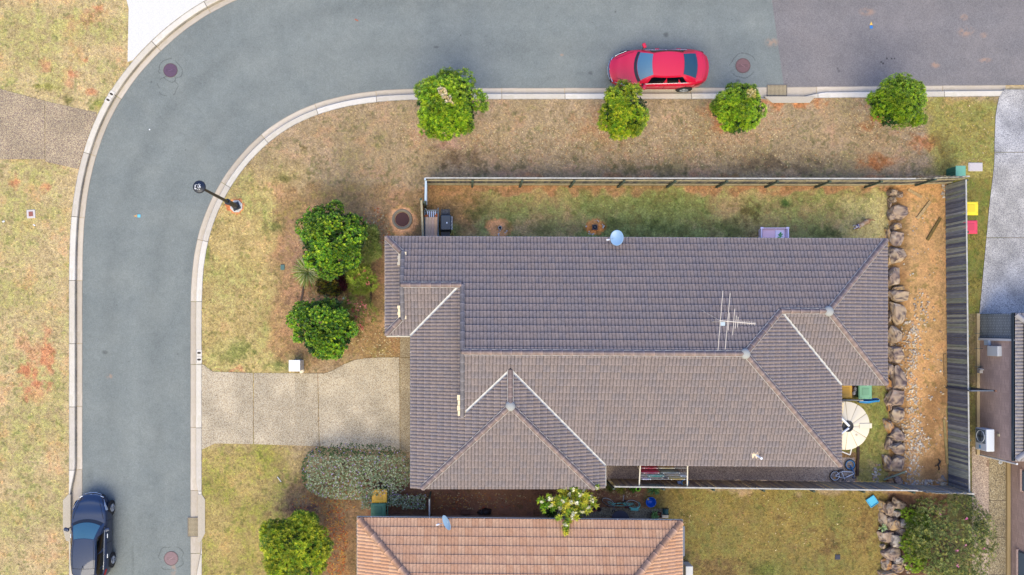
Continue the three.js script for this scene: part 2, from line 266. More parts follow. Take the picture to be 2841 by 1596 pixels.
// ---------------------------------------------------------------- the road
{
  const stain = [[480, 250, 30, 16, -0.02], [1290, 230, 60, 20, 0], [590, 1315, 26, 14, -0.1], [2330, 165, 26, 18, -0.12], [1640, 200, 7, 6, -0.3], [1850, 93, 8, 7, -0.4], [1795, 135, 3, 2.6, -0.7], [1709, 30, 3, 2.4, -0.6], [2050, 222, 6, 5, -0.35], [1210, 128, 9, 4, -0.35], [287, 978, 9, 6, -0.35], [2331, 195, 5, 5, -0.4], [2328, 188, 4, 4, -0.4], [1610, 202, 12, 8, -0.15],
    [2465, 160, 2.4, 3.4, -0.8], [2478, 160, 2.4, 2.4, -0.8], [2486, 160, 2.4, 2.4, -0.8], [2449, 170, 3, 2.4, -0.8], [2454, 174, 2.4, 3, -0.8], [2365, 92, 3, 3, -0.3], [248, 1320, 10, 22, -0.14], [365, 1560, 4, 60, -0.16], [1440, 205, 60, 30, 0.07], [416, 1353, 7, 7, 0.14], [1255, 12, 14, 10, 0.12]];
  for (let i = 0; i < 240; i++) stain.push([rr(225, 2900), rr(-60, 1600), rr(0.9, 2), rr(0.9, 2), -rr(0.2, 0.7)]);
  const rust = [[2685, 85, 24, 16], [2700, 90, 10, 8], [2600, 178, 14, 10], [2410, 30, 24, 12], [2735, 95, 12, 9], [2680, 45, 12, 10], [2740, 165, 20, 8], [2145, 115, 20, 14], [478, 1585, 8, 20], [1560, 150, 6, 4], [300, 1045, 10, 8]];
  const cells = new Map(); const put = (l, kind) => l.forEach((t) => { for (let i = Math.floor((t[0] - t[2] * 1.6) / 64); i <= (t[0] + t[2] * 1.6) / 64; i++) for (let j = Math.floor((t[1] - t[3] * 1.6) / 64); j <= (t[1] + t[3] * 1.6) / 64; j++) { const k = i + ',' + j; if (!cells.has(k)) cells.set(k, []); cells.get(k).push([kind, t]); } });
  put(stain, 0); put(rust, 1);
  const A = pc(139, 145, 139), B = pc(140, 134, 132), R = pc(206, 158, 122);
  const rings = [[470, 193, 30, 0.9], [2064, 180, 36, 0.9], [472, 1551, 33, 0.9], [462, 235, 27, 0.6]];
  const asphalt = (x, y, right) => {
    const c = right ? B : A, f = fbm(x / 60, y / 60, 3), g = fbm(x / 9, y / 9, 2); let k = 0.86 + 0.2 * f + 0.1 * (g - 0.5) + 0.36 * (hash2(Math.floor(x * 0.95), Math.floor(y * 0.95)) - 0.5) * (right ? 1.15 : 0.8) + 0.10 * (vnoise(x / 2.4, y / 2.4) - 0.5);
    const ra = Math.hypot(x - 1090, y - 790), lane = y > 790 ? x - 225 : x > 1090 ? 865 - (790 - y) : 865 - ra; k *= 1 - 0.075 * (sstep(34, 0, Math.abs(lane - 80)) + sstep(34, 0, Math.abs(lane - 205))) * (0.4 + n01(fbm(x / 120 + 3, y / 120, 2))) + 0.05 * sstep(22, 0, Math.abs(lane - 142)) - 0.05 * sstep(26, 0, lane) - 0.05 * sstep(276, 300, lane) + 0.06 * (n01(fbm(x / 26 + 40, y / 26, 3)) - 0.5);
    let r = 0;
    for (const [kind, t] of cells.get(Math.floor(x / 64) + ',' + Math.floor(y / 64)) || []) { const m = sstep(1.3, 0.4, Math.hypot((x - t[0]) / t[2], (y - t[1]) / t[3]) + 0.5 * (g - 0.5)); if (kind) r = Math.max(r, 0.5 * m * n01(g)); else k *= 1 + t[4] * m; }
    for (const q of rings) { const d = Math.hypot(x - q[0], y - q[1]) - q[2] - 5 * (vnoise(Math.atan2(y - q[1], x - q[0]) * 2.2 + q[0], 3) - 0.5) * 2; if (Math.abs(d) < 1.1 && vnoise(Math.atan2(y - q[1], x - q[0]) * 1.5 + q[0] * 3, 9) > 0.4) k *= 0.62; }
    const hue = 0.04 * (f - 0.5);
    return [lerp(c[0] * k * (1 + hue), R[0], r), lerp(c[1] * k, R[1], r), lerp(c[2] * k * (1 - hue), R[2], r)];
  };
  const rt = tex(2048, 1198, (i, j) => { const x = (GX0 + (i + 0.5) / 2048 * GW) * 58.45 + NX, y = (GZ0 + (j + 0.5) / 1198 * GH) * 58.45 + NY; return sq(asphalt(x, y, x > 2145 + y * 0.14 && y < 320)); }, true, false);
  const rm = new THREE.MeshStandardMaterial({ map: rt, roughness: 0.93, bumpMap: tiled(grainBump, 60, 36), bumpScale: 0.012 });
  const pts = [...inner.pts.map((p) => p.clone()), ...outer.pts.map((p) => p.clone()).reverse()];
  struct('road', 'grey green asphalt road bending round the corner', groundUV(sheet(pts, -0.122)), rm);
  const q = [[2159, -94], [2188, 240], [3100, 231.4], [3100, -94]].map((p) => S(p[0], p[1]));
  struct('road_surface', 'newer purplish grey asphalt beyond the seam at the top right', groundUV(sheet(q, -0.118)), rm);
}

// ---------------------------------------------------------------- kerbs and gutters, cast in lengths
const kerbTex = tex(256, 64, (i, j) => { const v = j / 63, n = n01(fbm(i / 10, j / 8, 3)), m = n01(fbm(i / 40 + 9, 3, 3)); let k = 0.84 + 0.14 * n + 0.08 * (hash2(i, j) - 0.5); k *= 1 - (0.25 + 0.35 * n) * sstep(0.84, 0.99, v) - (0.2 + 0.25 * m) * sstep(0.13, 0.03, v) - 0.12 * sstep(0.5, 0.9, n) * m; return [k, k * (0.985), k * (0.95 + 0.05 * n)]; });
const kerbConc = (r, g, b, k = 0.52) => new THREE.MeshStandardMaterial({ color: col(r, g, b, k), map: tiled(kerbTex, 0.3, 1), roughness: 0.92, bumpMap: tiled(grainBump, 4, 4), bumpScale: 0.006 });
const concrete = (r, g, b, k = 0.5) => new THREE.MeshStandardMaterial({ color: col(r, g, b, k), map: tiled(grainTex, 2, 2), roughness: 0.92, bumpMap: tiled(grainBump, 4, 4), bumpScale: 0.006 });
const kerbMats = [kerbConc(240, 231, 212), kerbConc(232, 222, 202), kerbConc(246, 238, 222), kerbConc(226, 216, 198)];
const gutMats = [kerbConc(222, 208, 186), kerbConc(232, 218, 196), kerbConc(214, 200, 178)];
function sweep(n, f, prof) {                                      // f(i, k) -> V for sample i and profile point k; closed at both ends
  const p = [], uv = [], ix = [], m = prof.length; let s = 0;
  for (let i = 0; i < n; i++) { if (i) s += f(i, 0).distanceTo(f(i - 1, 0)); for (let k = 0; k < m; k++) { const q = f(i, k); p.push(q.x, q.y, q.z); uv.push(s, prof[k][0] === 9 ? 0.99 : 0.01 + prof[k][0] * 3.2); } }
  for (let i = 0; i + 1 < n; i++) for (let k = 0; k + 1 < m; k++) { const a = i * m + k; ix.push(a, a + 1, a + m, a + 1, a + m + 1, a + m); }
  for (let k = 1; k + 1 < m; k++) ix.push(0, k, k + 1, (n - 1) * m, (n - 1) * m + k + 1, (n - 1) * m + k);
  const g = new THREE.BufferGeometry(); g.setAttribute('position', new THREE.Float32BufferAttribute(p, 3)); g.setAttribute('uv', new THREE.Float32BufferAttribute(uv, 2)); g.setIndex(ix);
  const h = g.toNonIndexed(); h.computeVertexNormals(); return h;
}
function makeKerb(e, label, pits, phase) {
  const root = new THREE.Group(); root.name = numbered('kerb'); root.userData = { kind: 'structure', label }; scene.add(root);
  const line = (i) => { let b = 0.285; for (const p of pits) { const d = Math.abs(i - p) * e.step; b = Math.max(b, 0.285 + 0.26 * sstep(2.5, 0.75, d)); } return b; };
  const seg = Math.round(3.1 / e.step); let t = 0;
  for (let i0 = phase; i0 < e.n - 2; i0 += seg) {
    const i1 = Math.min(i0 + seg, e.n); if (e.pts[i1].z > 14 || e.pts[i1].x > 28 || e.pts[i0].z < -17.6) continue;
    const frac = 0.012 / e.step, P = (i, d, y) => { const j = Math.min(i1, i0 + i); const q = e.off(j, d, y); if (i === 0 || j === i1) { const k = i === 0 ? i0 + 1 : i1 - 1; q.lerp(e.off(k, d, y), frac); } return q; };
    const kp = [[0, -0.2], [0.006, -0.03], [0.03, 0.006], [0.05, 0.014], [9, 0.016], [9, -0.2]], gp = [[0, -0.2], [0, -0.116], [0.05, -0.118], [9, -0.142], [9, -0.2]];
    const fl = e === outer;
    const kf = (i, k) => { const l = line(Math.min(i1, i0 + i)) + 0.004; return P(i, kp[k][0] === 9 ? KERB - 0.004 : l + kp[k][0] * 0.8, kp[k][1]); }, gf = (i, k) => P(i, gp[k][0] === 9 ? line(Math.min(i1, i0 + i)) - 0.004 : gp[k][0] + 0.003, gp[k][1]);
    obj('kerb_segment', sweep(i1 - i0 + 1, kf, kp), kerbMats[t % 4], root); obj('gutter_segment', sweep(i1 - i0 + 1, gf, gp), gutMats[(t * 2 + 1) % 3], root); t++;
    if (fl) { /* the far side of the road: same section, mirrored by the offset direction */ }
  }
  const gl = []; for (let i = 0; i < e.n; i += 2) gl.push(e.off(i, 0.288, 0));
  return root;
}
const pitA = S(2158, 240), pitB = S(526, 1464), pitC = S(225, 1432);
const kA = makeKerb(inner, 'pale concrete kerb and gutter round the house side of the bend', [inner.near(pitA), inner.near(pitB)], 3);
const kB = makeKerb(outer, 'pale concrete kerb and gutter on the outer side of the bend', [outer.near(pitC)], 8);
// rounded plastic outlets let into the kerb
for (const [p, e, k] of [[[536, 983], inner, kA], [[296, 275], outer, kB]]) {
  const i = e.near(S(p[0] - (e === inner ? 10 : -20), p[1])), dx = e.pts[i + 1].x - e.pts[i - 1].x, dz = e.pts[i + 1].z - e.pts[i - 1].z, a = -Math.atan2(dz, dx);
  for (const s of [-0.16, 0.16]) { const q = e.off(i, 0.46, 0.016); obj('drain_outlet', [box(0.3, 0.012, 0.27, q.x + Math.cos(a) * s, 0.016, q.z - Math.sin(a) * s, [0, a, 0])], kerbMats[2], k); obj('outlet_hole', at(new THREE.CylinderGeometry(0.055, 0.055, 0.004, 14), [q.x + Math.cos(a) * s, 0.031, q.z - Math.sin(a) * s], [0, a, 0], [0.9, 1, 1.7]), mt(0x2a241c, 0.9), k); }
}

// ---------------------------------------------------------------- driveways and paths
function aggregate(cs, seed, cell = 2.2, big = 0.25, size = 768, metres = 8) {   // pebbles set in cement: cs = list of [colour, weight]
  const r = rngOf(seed), pal = []; cs.forEach(([c, w]) => { for (let i = 0; i < w; i++) pal.push(c); });
  const t = tex(size, size, (i, j) => {
    let best = 9, id = 0; const x = i / cell, y = j / cell, xi = Math.floor(x), yi = Math.floor(y), per = Math.floor(size / cell);
    for (let a = -1; a <= 1; a++) for (let b = -1; b <= 1; b++) { const cx = ((xi + a) % per + per) % per, cy = ((yi + b) % per + per) % per, px = xi + a + hash2(cx + seed, cy), py = yi + b + hash2(cx, cy + seed * 3), d = (px - x) ** 2 + (py - y) ** 2; if (d < best) { best = d; id = hash2(cx + 7 * seed, cy + 13); } }
    const c = pal[Math.floor(id * pal.length) % pal.length], k = (1.08 - 0.35 * Math.min(1, best * 1.5)) * (1 - big / 2 + big * n01(fbm(i / 90 + seed, j / 90, 4)));
    return sq([c[0] * k, c[1] * k, c[2] * k]);
  }, true);
  t.repeat.set(1 / metres, 1 / metres); return new THREE.MeshStandardMaterial({ map: t, roughness: 0.9, bumpMap: tiled(grainBump, 1 / 2, 1 / 2), bumpScale: 0.012 });
}
const aggCream = aggregate([[pc(212, 196, 164), 4], [pc(198, 178, 144), 3], [pc(172, 150, 118), 2], [pc(126, 108, 90), 1], [pc(226, 214, 188), 2]], 3, 1.7, 0.30);
const aggStrip = aggregate([[pc(196, 176, 138), 4], [pc(170, 146, 108), 3], [pc(136, 114, 86), 2], [pc(210, 194, 160), 2]], 17, 1.7, 0.3);
const aggBrown = aggregate([[pc(206, 182, 140), 3], [pc(170, 146, 118), 3], [pc(120, 100, 90), 2], [pc(222, 204, 160), 2], [pc(140, 120, 112), 2]], 5, 1.8, 0.24);
const aggGrey = aggregate([[pc(206, 201, 193), 4], [pc(182, 177, 171), 3], [pc(136, 132, 132), 2], [pc(220, 214, 204), 2]], 8, 1.9, 0.5);
const pebble = aggregate([[pc(186, 166, 146, 0.66), 4], [pc(160, 138, 120, 0.66), 3], [pc(130, 112, 100, 0.66), 2], [pc(206, 186, 160, 0.66), 1]], 11, 2.4, 0.2);
const pathMat = aggregate([[pc(184, 168, 132), 4], [pc(150, 132, 100), 3], [pc(112, 100, 84), 2], [pc(206, 192, 158), 1]], 12, 2.8, 0.3);
const whiteConc = concrete(250, 246, 236, 0.48);
const PP = (l, h = 0) => l.map((p) => S(p[0], p[1], h));
function paving(name, label, slabs, m, y = 0.022) {
  const root = new THREE.Group(); root.name = numbered(name); root.userData = { kind: 'structure', label }; scene.add(root);
  for (const s of slabs) obj('concrete_slab', planarUV(norm(slab(PP(s), -0.1, y))), m, root); return root;
}
const driveA = [[560, 1010], [590, 1031.5], [702, 1035.5], [702, 1232.5], [596, 1231], [560, 1248]], driveB = [[704.2, 1035.5], [880.5, 1036.6], [884.5, 1238.5], [704.2, 1232.5]],
  driveC = [[882.8, 1036.6], [898, 1036.6], [912, 1033], [926.7, 1026.7], [955, 1011], [983, 999.8], [1011.7, 994.5], [1060, 992.5], [1108, 992], [1109, 1253], [886.8, 1238.5]], driveD = [[1110.3, 993], [1172, 993], [1172, 1256], [1111.2, 1253]], driveE = [[1110.3, 926], [1172, 926], [1172, 991.2], [1110.3, 991.2]];
paving('driveway', 'cream exposed aggregate driveway from the road to the grey roofed house', [driveA, driveB, driveC, driveD, driveE], aggCream).children.forEach((c, i) => { if (i > 2) c.material = aggStrip; });
const ob = (y0, y1) => { const l = []; outerBack.forEach((p) => { const sx = p.x * 58.45 + NX, sy = p.z * 58.45 + NY; if (sy >= y0 && sy <= y1 && sx < 700) l.push([sx - 1.2, sy]); }); return l; };
const leftEdge = ob(312, 470);                                   // runs upwards
const drL1 = [[-60, 233], [0, 247], [124, 280.5], [124, 443], [82, 441.5], [0, 443], [-60, 446]], drL2 = [[125.6, 281], [267, 313], ...leftEdge.slice().reverse(), [212, 468.5], [125.6, 449]];
paving('driveway', 'brown speckled aggregate driveway on the left edge', [drL1, drL2], aggBrown);
const wEdge = ob(-300, 172).concat([]);
const drW = [[354, 172], [357, 23], [351, 0], [345, -120], [900, -320], ...wEdge.slice().reverse().filter((p) => p[1] > -60)];
paving('driveway', 'plain white concrete driveway at the top left', [drW], whiteConc);
{ // the neighbour's drive on the right follows the slope
  const L = [[2786, 249, 0], [2773, 268, 0.02], [2766, 320, 0.2], [2759, 405, 0.45], [2744.5, 572, 0.6], [2730, 733, 0.6], [2717, 872, 0.6]];
  const bounds = [0, 0.28, 0.66, 1], root = new THREE.Group(); root.name = numbered('driveway'); root.userData = { kind: 'structure', label: 'pale grey aggregate driveway climbing the right edge' }; scene.add(root);
  const edge = (t) => { const y = lerp(249, 872, t); let i = 0; while (i < L.length - 2 && L[i + 1][1] < y) i++; const a = L[i], b = L[i + 1], k = (y - a[1]) / (b[1] - a[1]); return S(lerp(a[0], b[0], k), y, lerp(a[2], b[2], k)); };
  for (let s = 0; s < 3; s++) {
    const g = grid(6, 24, (u, v) => { const t = lerp(bounds[s] + (s ? 0.0012 : 0), bounds[s + 1] - 0.0012, v), e = edge(t), x = lerp(e.x, 31, u); return [x, landH(Math.max(22.4, x), e.z) + 0.03, e.z]; });
    g.setIndex([...g.index.array].reverse()); g.computeVertexNormals(); obj('concrete_slab', planarUV(g), aggGrey, root);
  }
  const k = grid(1, 30, (u, v) => { const e = edge(v); return [e.x + 0.002, landH(22.4, e.z) + (u ? 0.03 : -0.08), e.z]; }); obj('slab_edge', k, mt(col(120, 110, 100), 0.95), root);
}
struct('path', 'dark pebble path between the house and the timber fence', planarUV(sheet(PP([[1600, 1270], [2372, 1270], [2372, 1338], [1600, 1330]]), 0.012), 1, 1), pebble);
paving('patio', 'narrow aggregate patio beside the orange roofed house', [[[1590, 1408], [1659.5, 1408], [1659.5, 1470], [1560, 1470], [1560, 1425]], [[1661, 1408], [1838, 1412], [1838, 1470], [1661, 1470]]], pathMat);
{ const y = 0.625, P6 = (l) => l.map((p) => S(p[0], p[1], 0.6)); const root = new THREE.Group(); root.name = numbered('path'); root.userData = { kind: 'structure', label: 'aggregate path along the brick wall at the bottom right' }; scene.add(root);
  for (const [a, b] of [[1258, 1388], [1389.4, 1491], [1492.4, 1594], [1595.4, 1700]]) obj('concrete_slab', planarUV(norm(slab(P6([[2744, a], [2790, a], [2790.6, b], [2744, b]]), 0.5, y))), pathMat, root);
  struct('gravel', 'pinkish pebble ground between the path and the timber fence', planarUV(sheet(P6([[2697, 1240], [2743.4, 1240], [2743.4, 1700], [2697, 1700]]), 0.612)), pebble); }
// concrete lintels behind the kerb inlets
for (const [l, label] of [[[[2121, 268], [2262, 268], [2246, 286], [2143, 286]], 'pale concrete lintel behind the drain grate at the top right'], [[[549.5, 1372], [560, 1372], [569, 1386], [569, 1480], [556, 1505], [549.5, 1505]], 'pale concrete lintel behind the drain grate at the bottom left'], [[[196, 1372], [190, 1372], [175, 1388], [175, 1470], [183, 1500], [196, 1505]], 'worn concrete lintel on the kerb beside the blue car']]) {
  const t = thing('drain_lintel', label, 'drain lintel'); obj('lintel_slab', planarUV(norm(slab(PP(l), -0.1, 0.034))), concrete(214, 200, 176), t);
}
// ---------------------------------------------------------------- tiled roofs
const TW = 0.30;
const tileMaps = [0, 1, 2].map((s) => tex(64, 64, (i, j) => {     // one tile: worn pale nose and side laps, shadow line painted at the lap above
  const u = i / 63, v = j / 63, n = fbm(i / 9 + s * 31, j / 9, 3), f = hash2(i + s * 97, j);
  let k = 0.74 + 0.26 * n + 0.12 * (f - 0.5); k += 0.55 * sstep(0.13, 0.05, v) * n01(n) + 0.34 * sstep(0.07, 0.02, u) * n01(n + 0.05); k *= 1 - 0.42 * sstep(0.82, 0.92, v); k *= 1 - 0.34 * sstep(0.35, 0.0, Math.abs(((u * 2 + 0.5) % 1) - 0.5) * 2 < 0.5 ? Math.abs(((u * 2 + 0.5) % 1) - 0.5) * 2 : 1); return [k, k, k];  // wave troughs are darkened in the map too
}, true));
const faintLapMaps = [0, 1].map((s) => tex(64, 64, (i, j) => { const u = i / 63, v = j / 63, n = fbm(i / 9 + s * 31, j / 9, 3), m = Math.abs(((u * 2 + 0.5) % 1) - 0.5) * 2; let k = 0.80 + 0.2 * n + 0.1 * (hash2(i + s * 97, j) - 0.5) + 0.12 * sstep(0.10, 0.03, v) * n01(n); k *= 1 - 0.26 * sstep(0.88, 0.95, v); k *= 1 - 0.16 * sstep(0.35, 0, m); return [k, k, k]; }, true));  // fainter lap shadow painted into the orange roof tiles
const wave = (a) => 0.03 * (0.5 - 0.5 * Math.cos(2 * Math.PI * a / 0.15)) ** 0.6;
class Roof {
  constructor(he, tan, gauge) { this.he = he; this.t = tan; this.c = 1 / Math.hypot(1, tan); this.gc = gauge * this.c; }
  plane(a, b, inX, inZ) {                                         // eave line a-b, (inX, inZ) points inwards
    let dx = -(b.z - a.z), dz = b.x - a.x; const l = Math.hypot(dx, dz); dx /= l; dz /= l; if (dx * inX + dz * inZ < 0) { dx = -dx; dz = -dz; }
    const o = { x: a.x, z: a.z, dx, dz, id: this.n = (this.n || 0) + 1, A: this.t * dx, B: this.t * dz }; o.C = this.he - o.A * a.x - o.B * a.z;
    o.h = (x, z) => o.A * x + o.B * z + o.C; o.normal = V(-o.A, 1, -o.B).normalize(); return o;
  }
  under(p, q, m = 0) { return [q.A - p.A, q.B - p.B, q.C - p.C - m]; }   // where p lies below q (hips and ridges)
  over(p, q, m = 0) { return [p.A - q.A, p.B - q.B, p.C - q.C - m]; }    // where p lies above q (valleys)
  meet(p, q, r) { const a = p.A - q.A, b = p.B - q.B, c = q.C - p.C, d = p.A - r.A, e = p.B - r.B, f = r.C - p.C, D2 = a * e - b * d, x = (c * e - b * f) / D2, z = (a * f - c * d) / D2; return V(x, p.h(x, z), z); }
  meetX(p, q, x) { const z = (q.C - p.C + (q.A - p.A) * x) / (p.B - q.B); return V(x, p.h(x, z), z); }
  meetZ(p, q, z) { const x = (q.C - p.C + (q.B - p.B) * z) / (p.A - q.A); return V(x, p.h(x, z), z); }
}
const clipTri = (poly, hp) => { const out = []; for (let i = 0; i < poly.length; i++) { const a = poly[i], b = poly[(i + 1) % poly.length], da = hp[0] * a.p.x + hp[1] * a.p.z + hp[2], db = hp[0] * b.p.x + hp[1] * b.p.z + hp[2]; if (da >= 0) out.push(a); if ((da >= 0) !== (db >= 0)) { const t = da / (da - db); out.push({ p: a.p.clone().lerp(b.p, t), uv: [lerp(a.uv[0], b.uv[0], t), lerp(a.uv[1], b.uv[1], t)] }); } } return out; };
const unitTiles = new Map();
function tileGeo(gc, c, lf = 1) {                                         // one tile: local x along the eave, z up the slope (in plan), y off the roof plane
  const key = gc.toFixed(4) + lf; if (unitTiles.has(key)) return unitTiles.get(key);
  const n = 12, p = [], uv = [], ix = [], L = gc / c;              // L: length up the slope
  const rows = [[0, 0.058], [0.5, 0.032], [1.06, 0.002]];
  rows.forEach(([b, lift], r) => { for (let i = 0; i <= n; i++) { const a = i / n * TW; p.push(a * 0.996, wave(a) + lift * lf - (i === n ? 0.002 : 0), b * L); uv.push(i / n, Math.min(1, b)); } });
  for (let r = 0; r < 2; r++) for (let i = 0; i < n; i++) { const a = r * (n + 1) + i; ix.push(a, a + n + 2, a + 1, a, a + n + 1, a + n + 2); }
  const s = p.length / 3; for (let i = 0; i <= n; i++) { const a = i / n * TW; p.push(a * 0.996, wave(a) + 0.058 * lf, 0, a * 0.996, wave(a) + 0.02 * lf, 0.008); uv.push(i / n, 0.02, i / n, 0.5); }
  for (let i = 0; i < n; i++) { const a = s + i * 2; ix.push(a, a + 2, a + 1, a + 1, a + 2, a + 3); }
  const g = new THREE.BufferGeometry(); g.setAttribute('position', new THREE.Float32BufferAttribute(p, 3)); g.setAttribute('uv', new THREE.Float32BufferAttribute(uv, 2)); g.setIndex(ix); g.computeVertexNormals(); unitTiles.set(key, g); return g;
}
function tileRoof(R, faces, parent, tints, name = 'roof_tile', most = 300, maps = tileMaps) {
  const g = tileGeo(R.gc, R.c, R.lf || 1), P = g.attributes.position, UV = g.attributes.uv, IX = g.index.array, whole = [], buf = tints.map(() => ({ p: [], uv: [] }));
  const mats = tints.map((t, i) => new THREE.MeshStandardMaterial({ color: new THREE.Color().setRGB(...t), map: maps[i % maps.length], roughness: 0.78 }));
  for (const f of faces) {
    const pl = f.plane, ux = -pl.dz, uz = pl.dx, nrm = pl.normal, up = V(pl.dx * R.c, R.t * R.c, pl.dz * R.c), ax = V(ux, 0, uz);
    // right-handed frame: x along the eave, y off the roof, z up the slope
    const flip = ax.clone().cross(nrm).dot(up) < 0; if (flip) ax.negate();
    let u0 = 1e9, u1 = -1e9, v1 = 0; for (const q of f.span) { const u = (q.x - pl.x) * ax.x + (q.z - pl.z) * ax.z, v = (q.x - pl.x) * pl.dx + (q.z - pl.z) * pl.dz; u0 = Math.min(u0, u); u1 = Math.max(u1, u); v1 = Math.max(v1, v); }
    for (let j = 0; j * R.gc < v1; j++) for (let i = Math.floor(u0 / TW) - 1; i * TW < u1; i++) {
      const o = V(pl.x, R.he, pl.z).addScaledVector(ax, i * TW + (j % 2 ? 0 : 0)).addScaledVector(up, j * R.gc / R.c + 0.05);
      const jit = (hash2(i + 500, j + pl.id * 77) - 0.5) * 0.006, m = new THREE.Matrix4().makeBasis(ax, nrm, up).setPosition(o.addScaledVector(nrm, 0.004 + jit));
      const vs = []; for (let k = 0; k < P.count; k++) vs.push({ p: V(P.getX(k), P.getY(k), P.getZ(k)).applyMatrix4(m), uv: [UV.getX(k), UV.getY(k)] });
      let cut = false, out = false; const hit = [];
      for (const hp of f.clip) { let ins = 0; for (const q of vs) if (hp[0] * q.p.x + hp[1] * q.p.z + hp[2] >= 0) ins++; if (!ins) { out = true; break; } if (ins < vs.length) { cut = true; hit.push(hp); } }
      if (out) continue;
      const tint = Math.floor(hash2(i + 31 * pl.id, j * 7 + 3) * tints.length);
      if (!cut) { const cpt = V(TW / 2, 0, R.gc / R.c / 2).applyMatrix4(m), view = V(0, CAMH, 0).sub(cpt), d = view.length(); whole.push({ m, tint, w: view.normalize().dot(nrm) / d / d, vs }); continue; }
      for (let k = 0; k < IX.length; k += 3) { let poly = [vs[IX[k]], vs[IX[k + 1]], vs[IX[k + 2]]]; for (const hp of hit) { poly = clipTri(poly, hp); if (poly.length < 3) break; } for (let q = 1; q + 1 < poly.length; q++) for (const w of [poly[0], poly[q], poly[q + 1]]) { buf[tint].p.push(w.p.x, w.p.y, w.p.z); buf[tint].uv.push(...w.uv); } }
    }
  }
  whole.sort((a, b) => b.w - a.w);
  whole.slice(0, most).forEach((q) => { const o = obj(name, g, mats[q.tint], parent); o.matrix.copy(q.m); o.matrix.decompose(o.position, o.quaternion, o.scale); });
  whole.slice(most).forEach((q) => { const b = buf[q.tint]; for (const k of IX) { const w = q.vs[k]; b.p.push(w.p.x, w.p.y, w.p.z); b.uv.push(...w.uv); } });
  buf.forEach((b, i) => { if (!b.p.length) return; const q = new THREE.BufferGeometry(); q.setAttribute('position', new THREE.Float32BufferAttribute(b.p, 3)); q.setAttribute('uv', new THREE.Float32BufferAttribute(b.uv, 2)); q.computeVertexNormals(); const o = obj('tile_field', q, mats[i], parent); o.userData.kind = 'stuff'; });
}
const capTex = tex(32, 64, (i, j) => { const v = j / 63, n = fbm(i / 8, j / 8, 3); const k = 0.72 + 0.24 * n + 0.55 * sstep(0.12, 0.06, v) - 0.35 * sstep(0.9, 0.97, v); return [k, k, k]; }, true);
function capGeo(len, w, h) { return grid(8, 2, (u, v) => { const s = u * 2 - 1, k = 1 + 0.06 * (1 - v); return [(v - 0.03) * len * 1.05, h * (1 - Math.abs(s) ** 2.2) * k + 0.024 * (1 - v), s * w / 2 * k]; }); }
const caps = new Map();
function ridge(parent, a, b, mats, { name = 'ridge_cap', w = 0.225, h = 0.1, len = 0.42, lift = 0.0, mortar = null } = {}) {   // from the lower end a to b
  const d = b.clone().sub(a), L = d.length(), n = Math.max(1, Math.round(L / len)), l = L / n, key = [l.toFixed(3), w, h].join();
  if (!caps.has(key)) { const g = capGeo(l, w, h); caps.set(key, merge([norm(g), norm(grid(8, 1, (u, v) => { const s = u * 2 - 1; return [-0.03 * l, (h * (1 - Math.abs(s) ** 2.2) * 1.06 + 0.024) * (1 - v) - 0.03 * v, s * w / 2 * 1.06]; }))])); }
  const x = d.clone().normalize(), z = x.clone().cross(V(0, 1, 0)).normalize(), y = z.clone().cross(x), M = new THREE.Matrix4().makeBasis(x, y, z);
  for (let i = 0; i < n; i++) { const o = obj(name, caps.get(key), mats[Math.floor(hash2(i * 3 + Math.floor(a.x * 91), Math.floor(a.z * 37)) * mats.length)], parent); o.quaternion.setFromRotationMatrix(M); o.position.copy(a).addScaledVector(x, i * l).addScaledVector(y, lift + (hash2(i, 7) - 0.5) * 0.006); }
  if (mortar) { const o = obj('mortar_bed', beam(a, b, w + 0.035, 0.05), mortar, parent); o.position.y = lift - 0.008; }
}
function valley(parent, a, b, m, w = 0.18) {                      // a folded metal valley gutter, sunk below the tiles
  const d = b.clone().sub(a).normalize(), z = d.clone().cross(V(0, 1, 0)).normalize();
  const g = grid(4, 1, (u, v) => { const s = (u * 2 - 1) * w / 2, q = a.clone().lerp(b, v).addScaledVector(z, s); return [q.x, q.y + Math.abs(s) * 0.31 - 0.0, q.z]; });
  const o = obj('valley_gutter', g, m, parent); o.position.y = 0.004; return o;
}
function gutter(parent, a, b, inX, inZ, m, he, clips = 0, cm) {   // an open box gutter outside the eave a-b
  let dx = -(b.z - a.z), dz = b.x - a.x; const l = Math.hypot(dx, dz); dx /= l; dz /= l; if (dx * inX + dz * inZ < 0) { dx = -dx; dz = -dz; }
  const prof = [[0.125, -0.02], [0.12, -0.13], [0.0, -0.13], [-0.006, 0.012], [0.012, 0.012], [0.012, -0.115], [0.1, -0.115]];
  const g = grid(prof.length - 1, 1, (u, v) => { const q = prof[Math.round(u * (prof.length - 1))], p = a.clone().lerp(b, v); return [p.x + dx * q[0], he + q[1], p.z + dz * q[0]]; });
  const h = g.toNonIndexed(); h.computeVertexNormals(); const o = obj('gutter', h, m, parent);
  for (let i = 0; i < clips; i++) { const p = a.clone().lerp(b, (i + 0.4 + 0.3 * hash2(i, Math.floor(a.x * 10 + 500))) / clips); obj('gutter_clip', at(new THREE.BoxGeometry(0.03, 0.006, 0.12), [p.x + dx * 0.05, he + 0.018, p.z + dz * 0.05], [0, Math.atan2(-(b.z - a.z), b.x - a.x), 0]), cm || m, o); }
  return o;
}

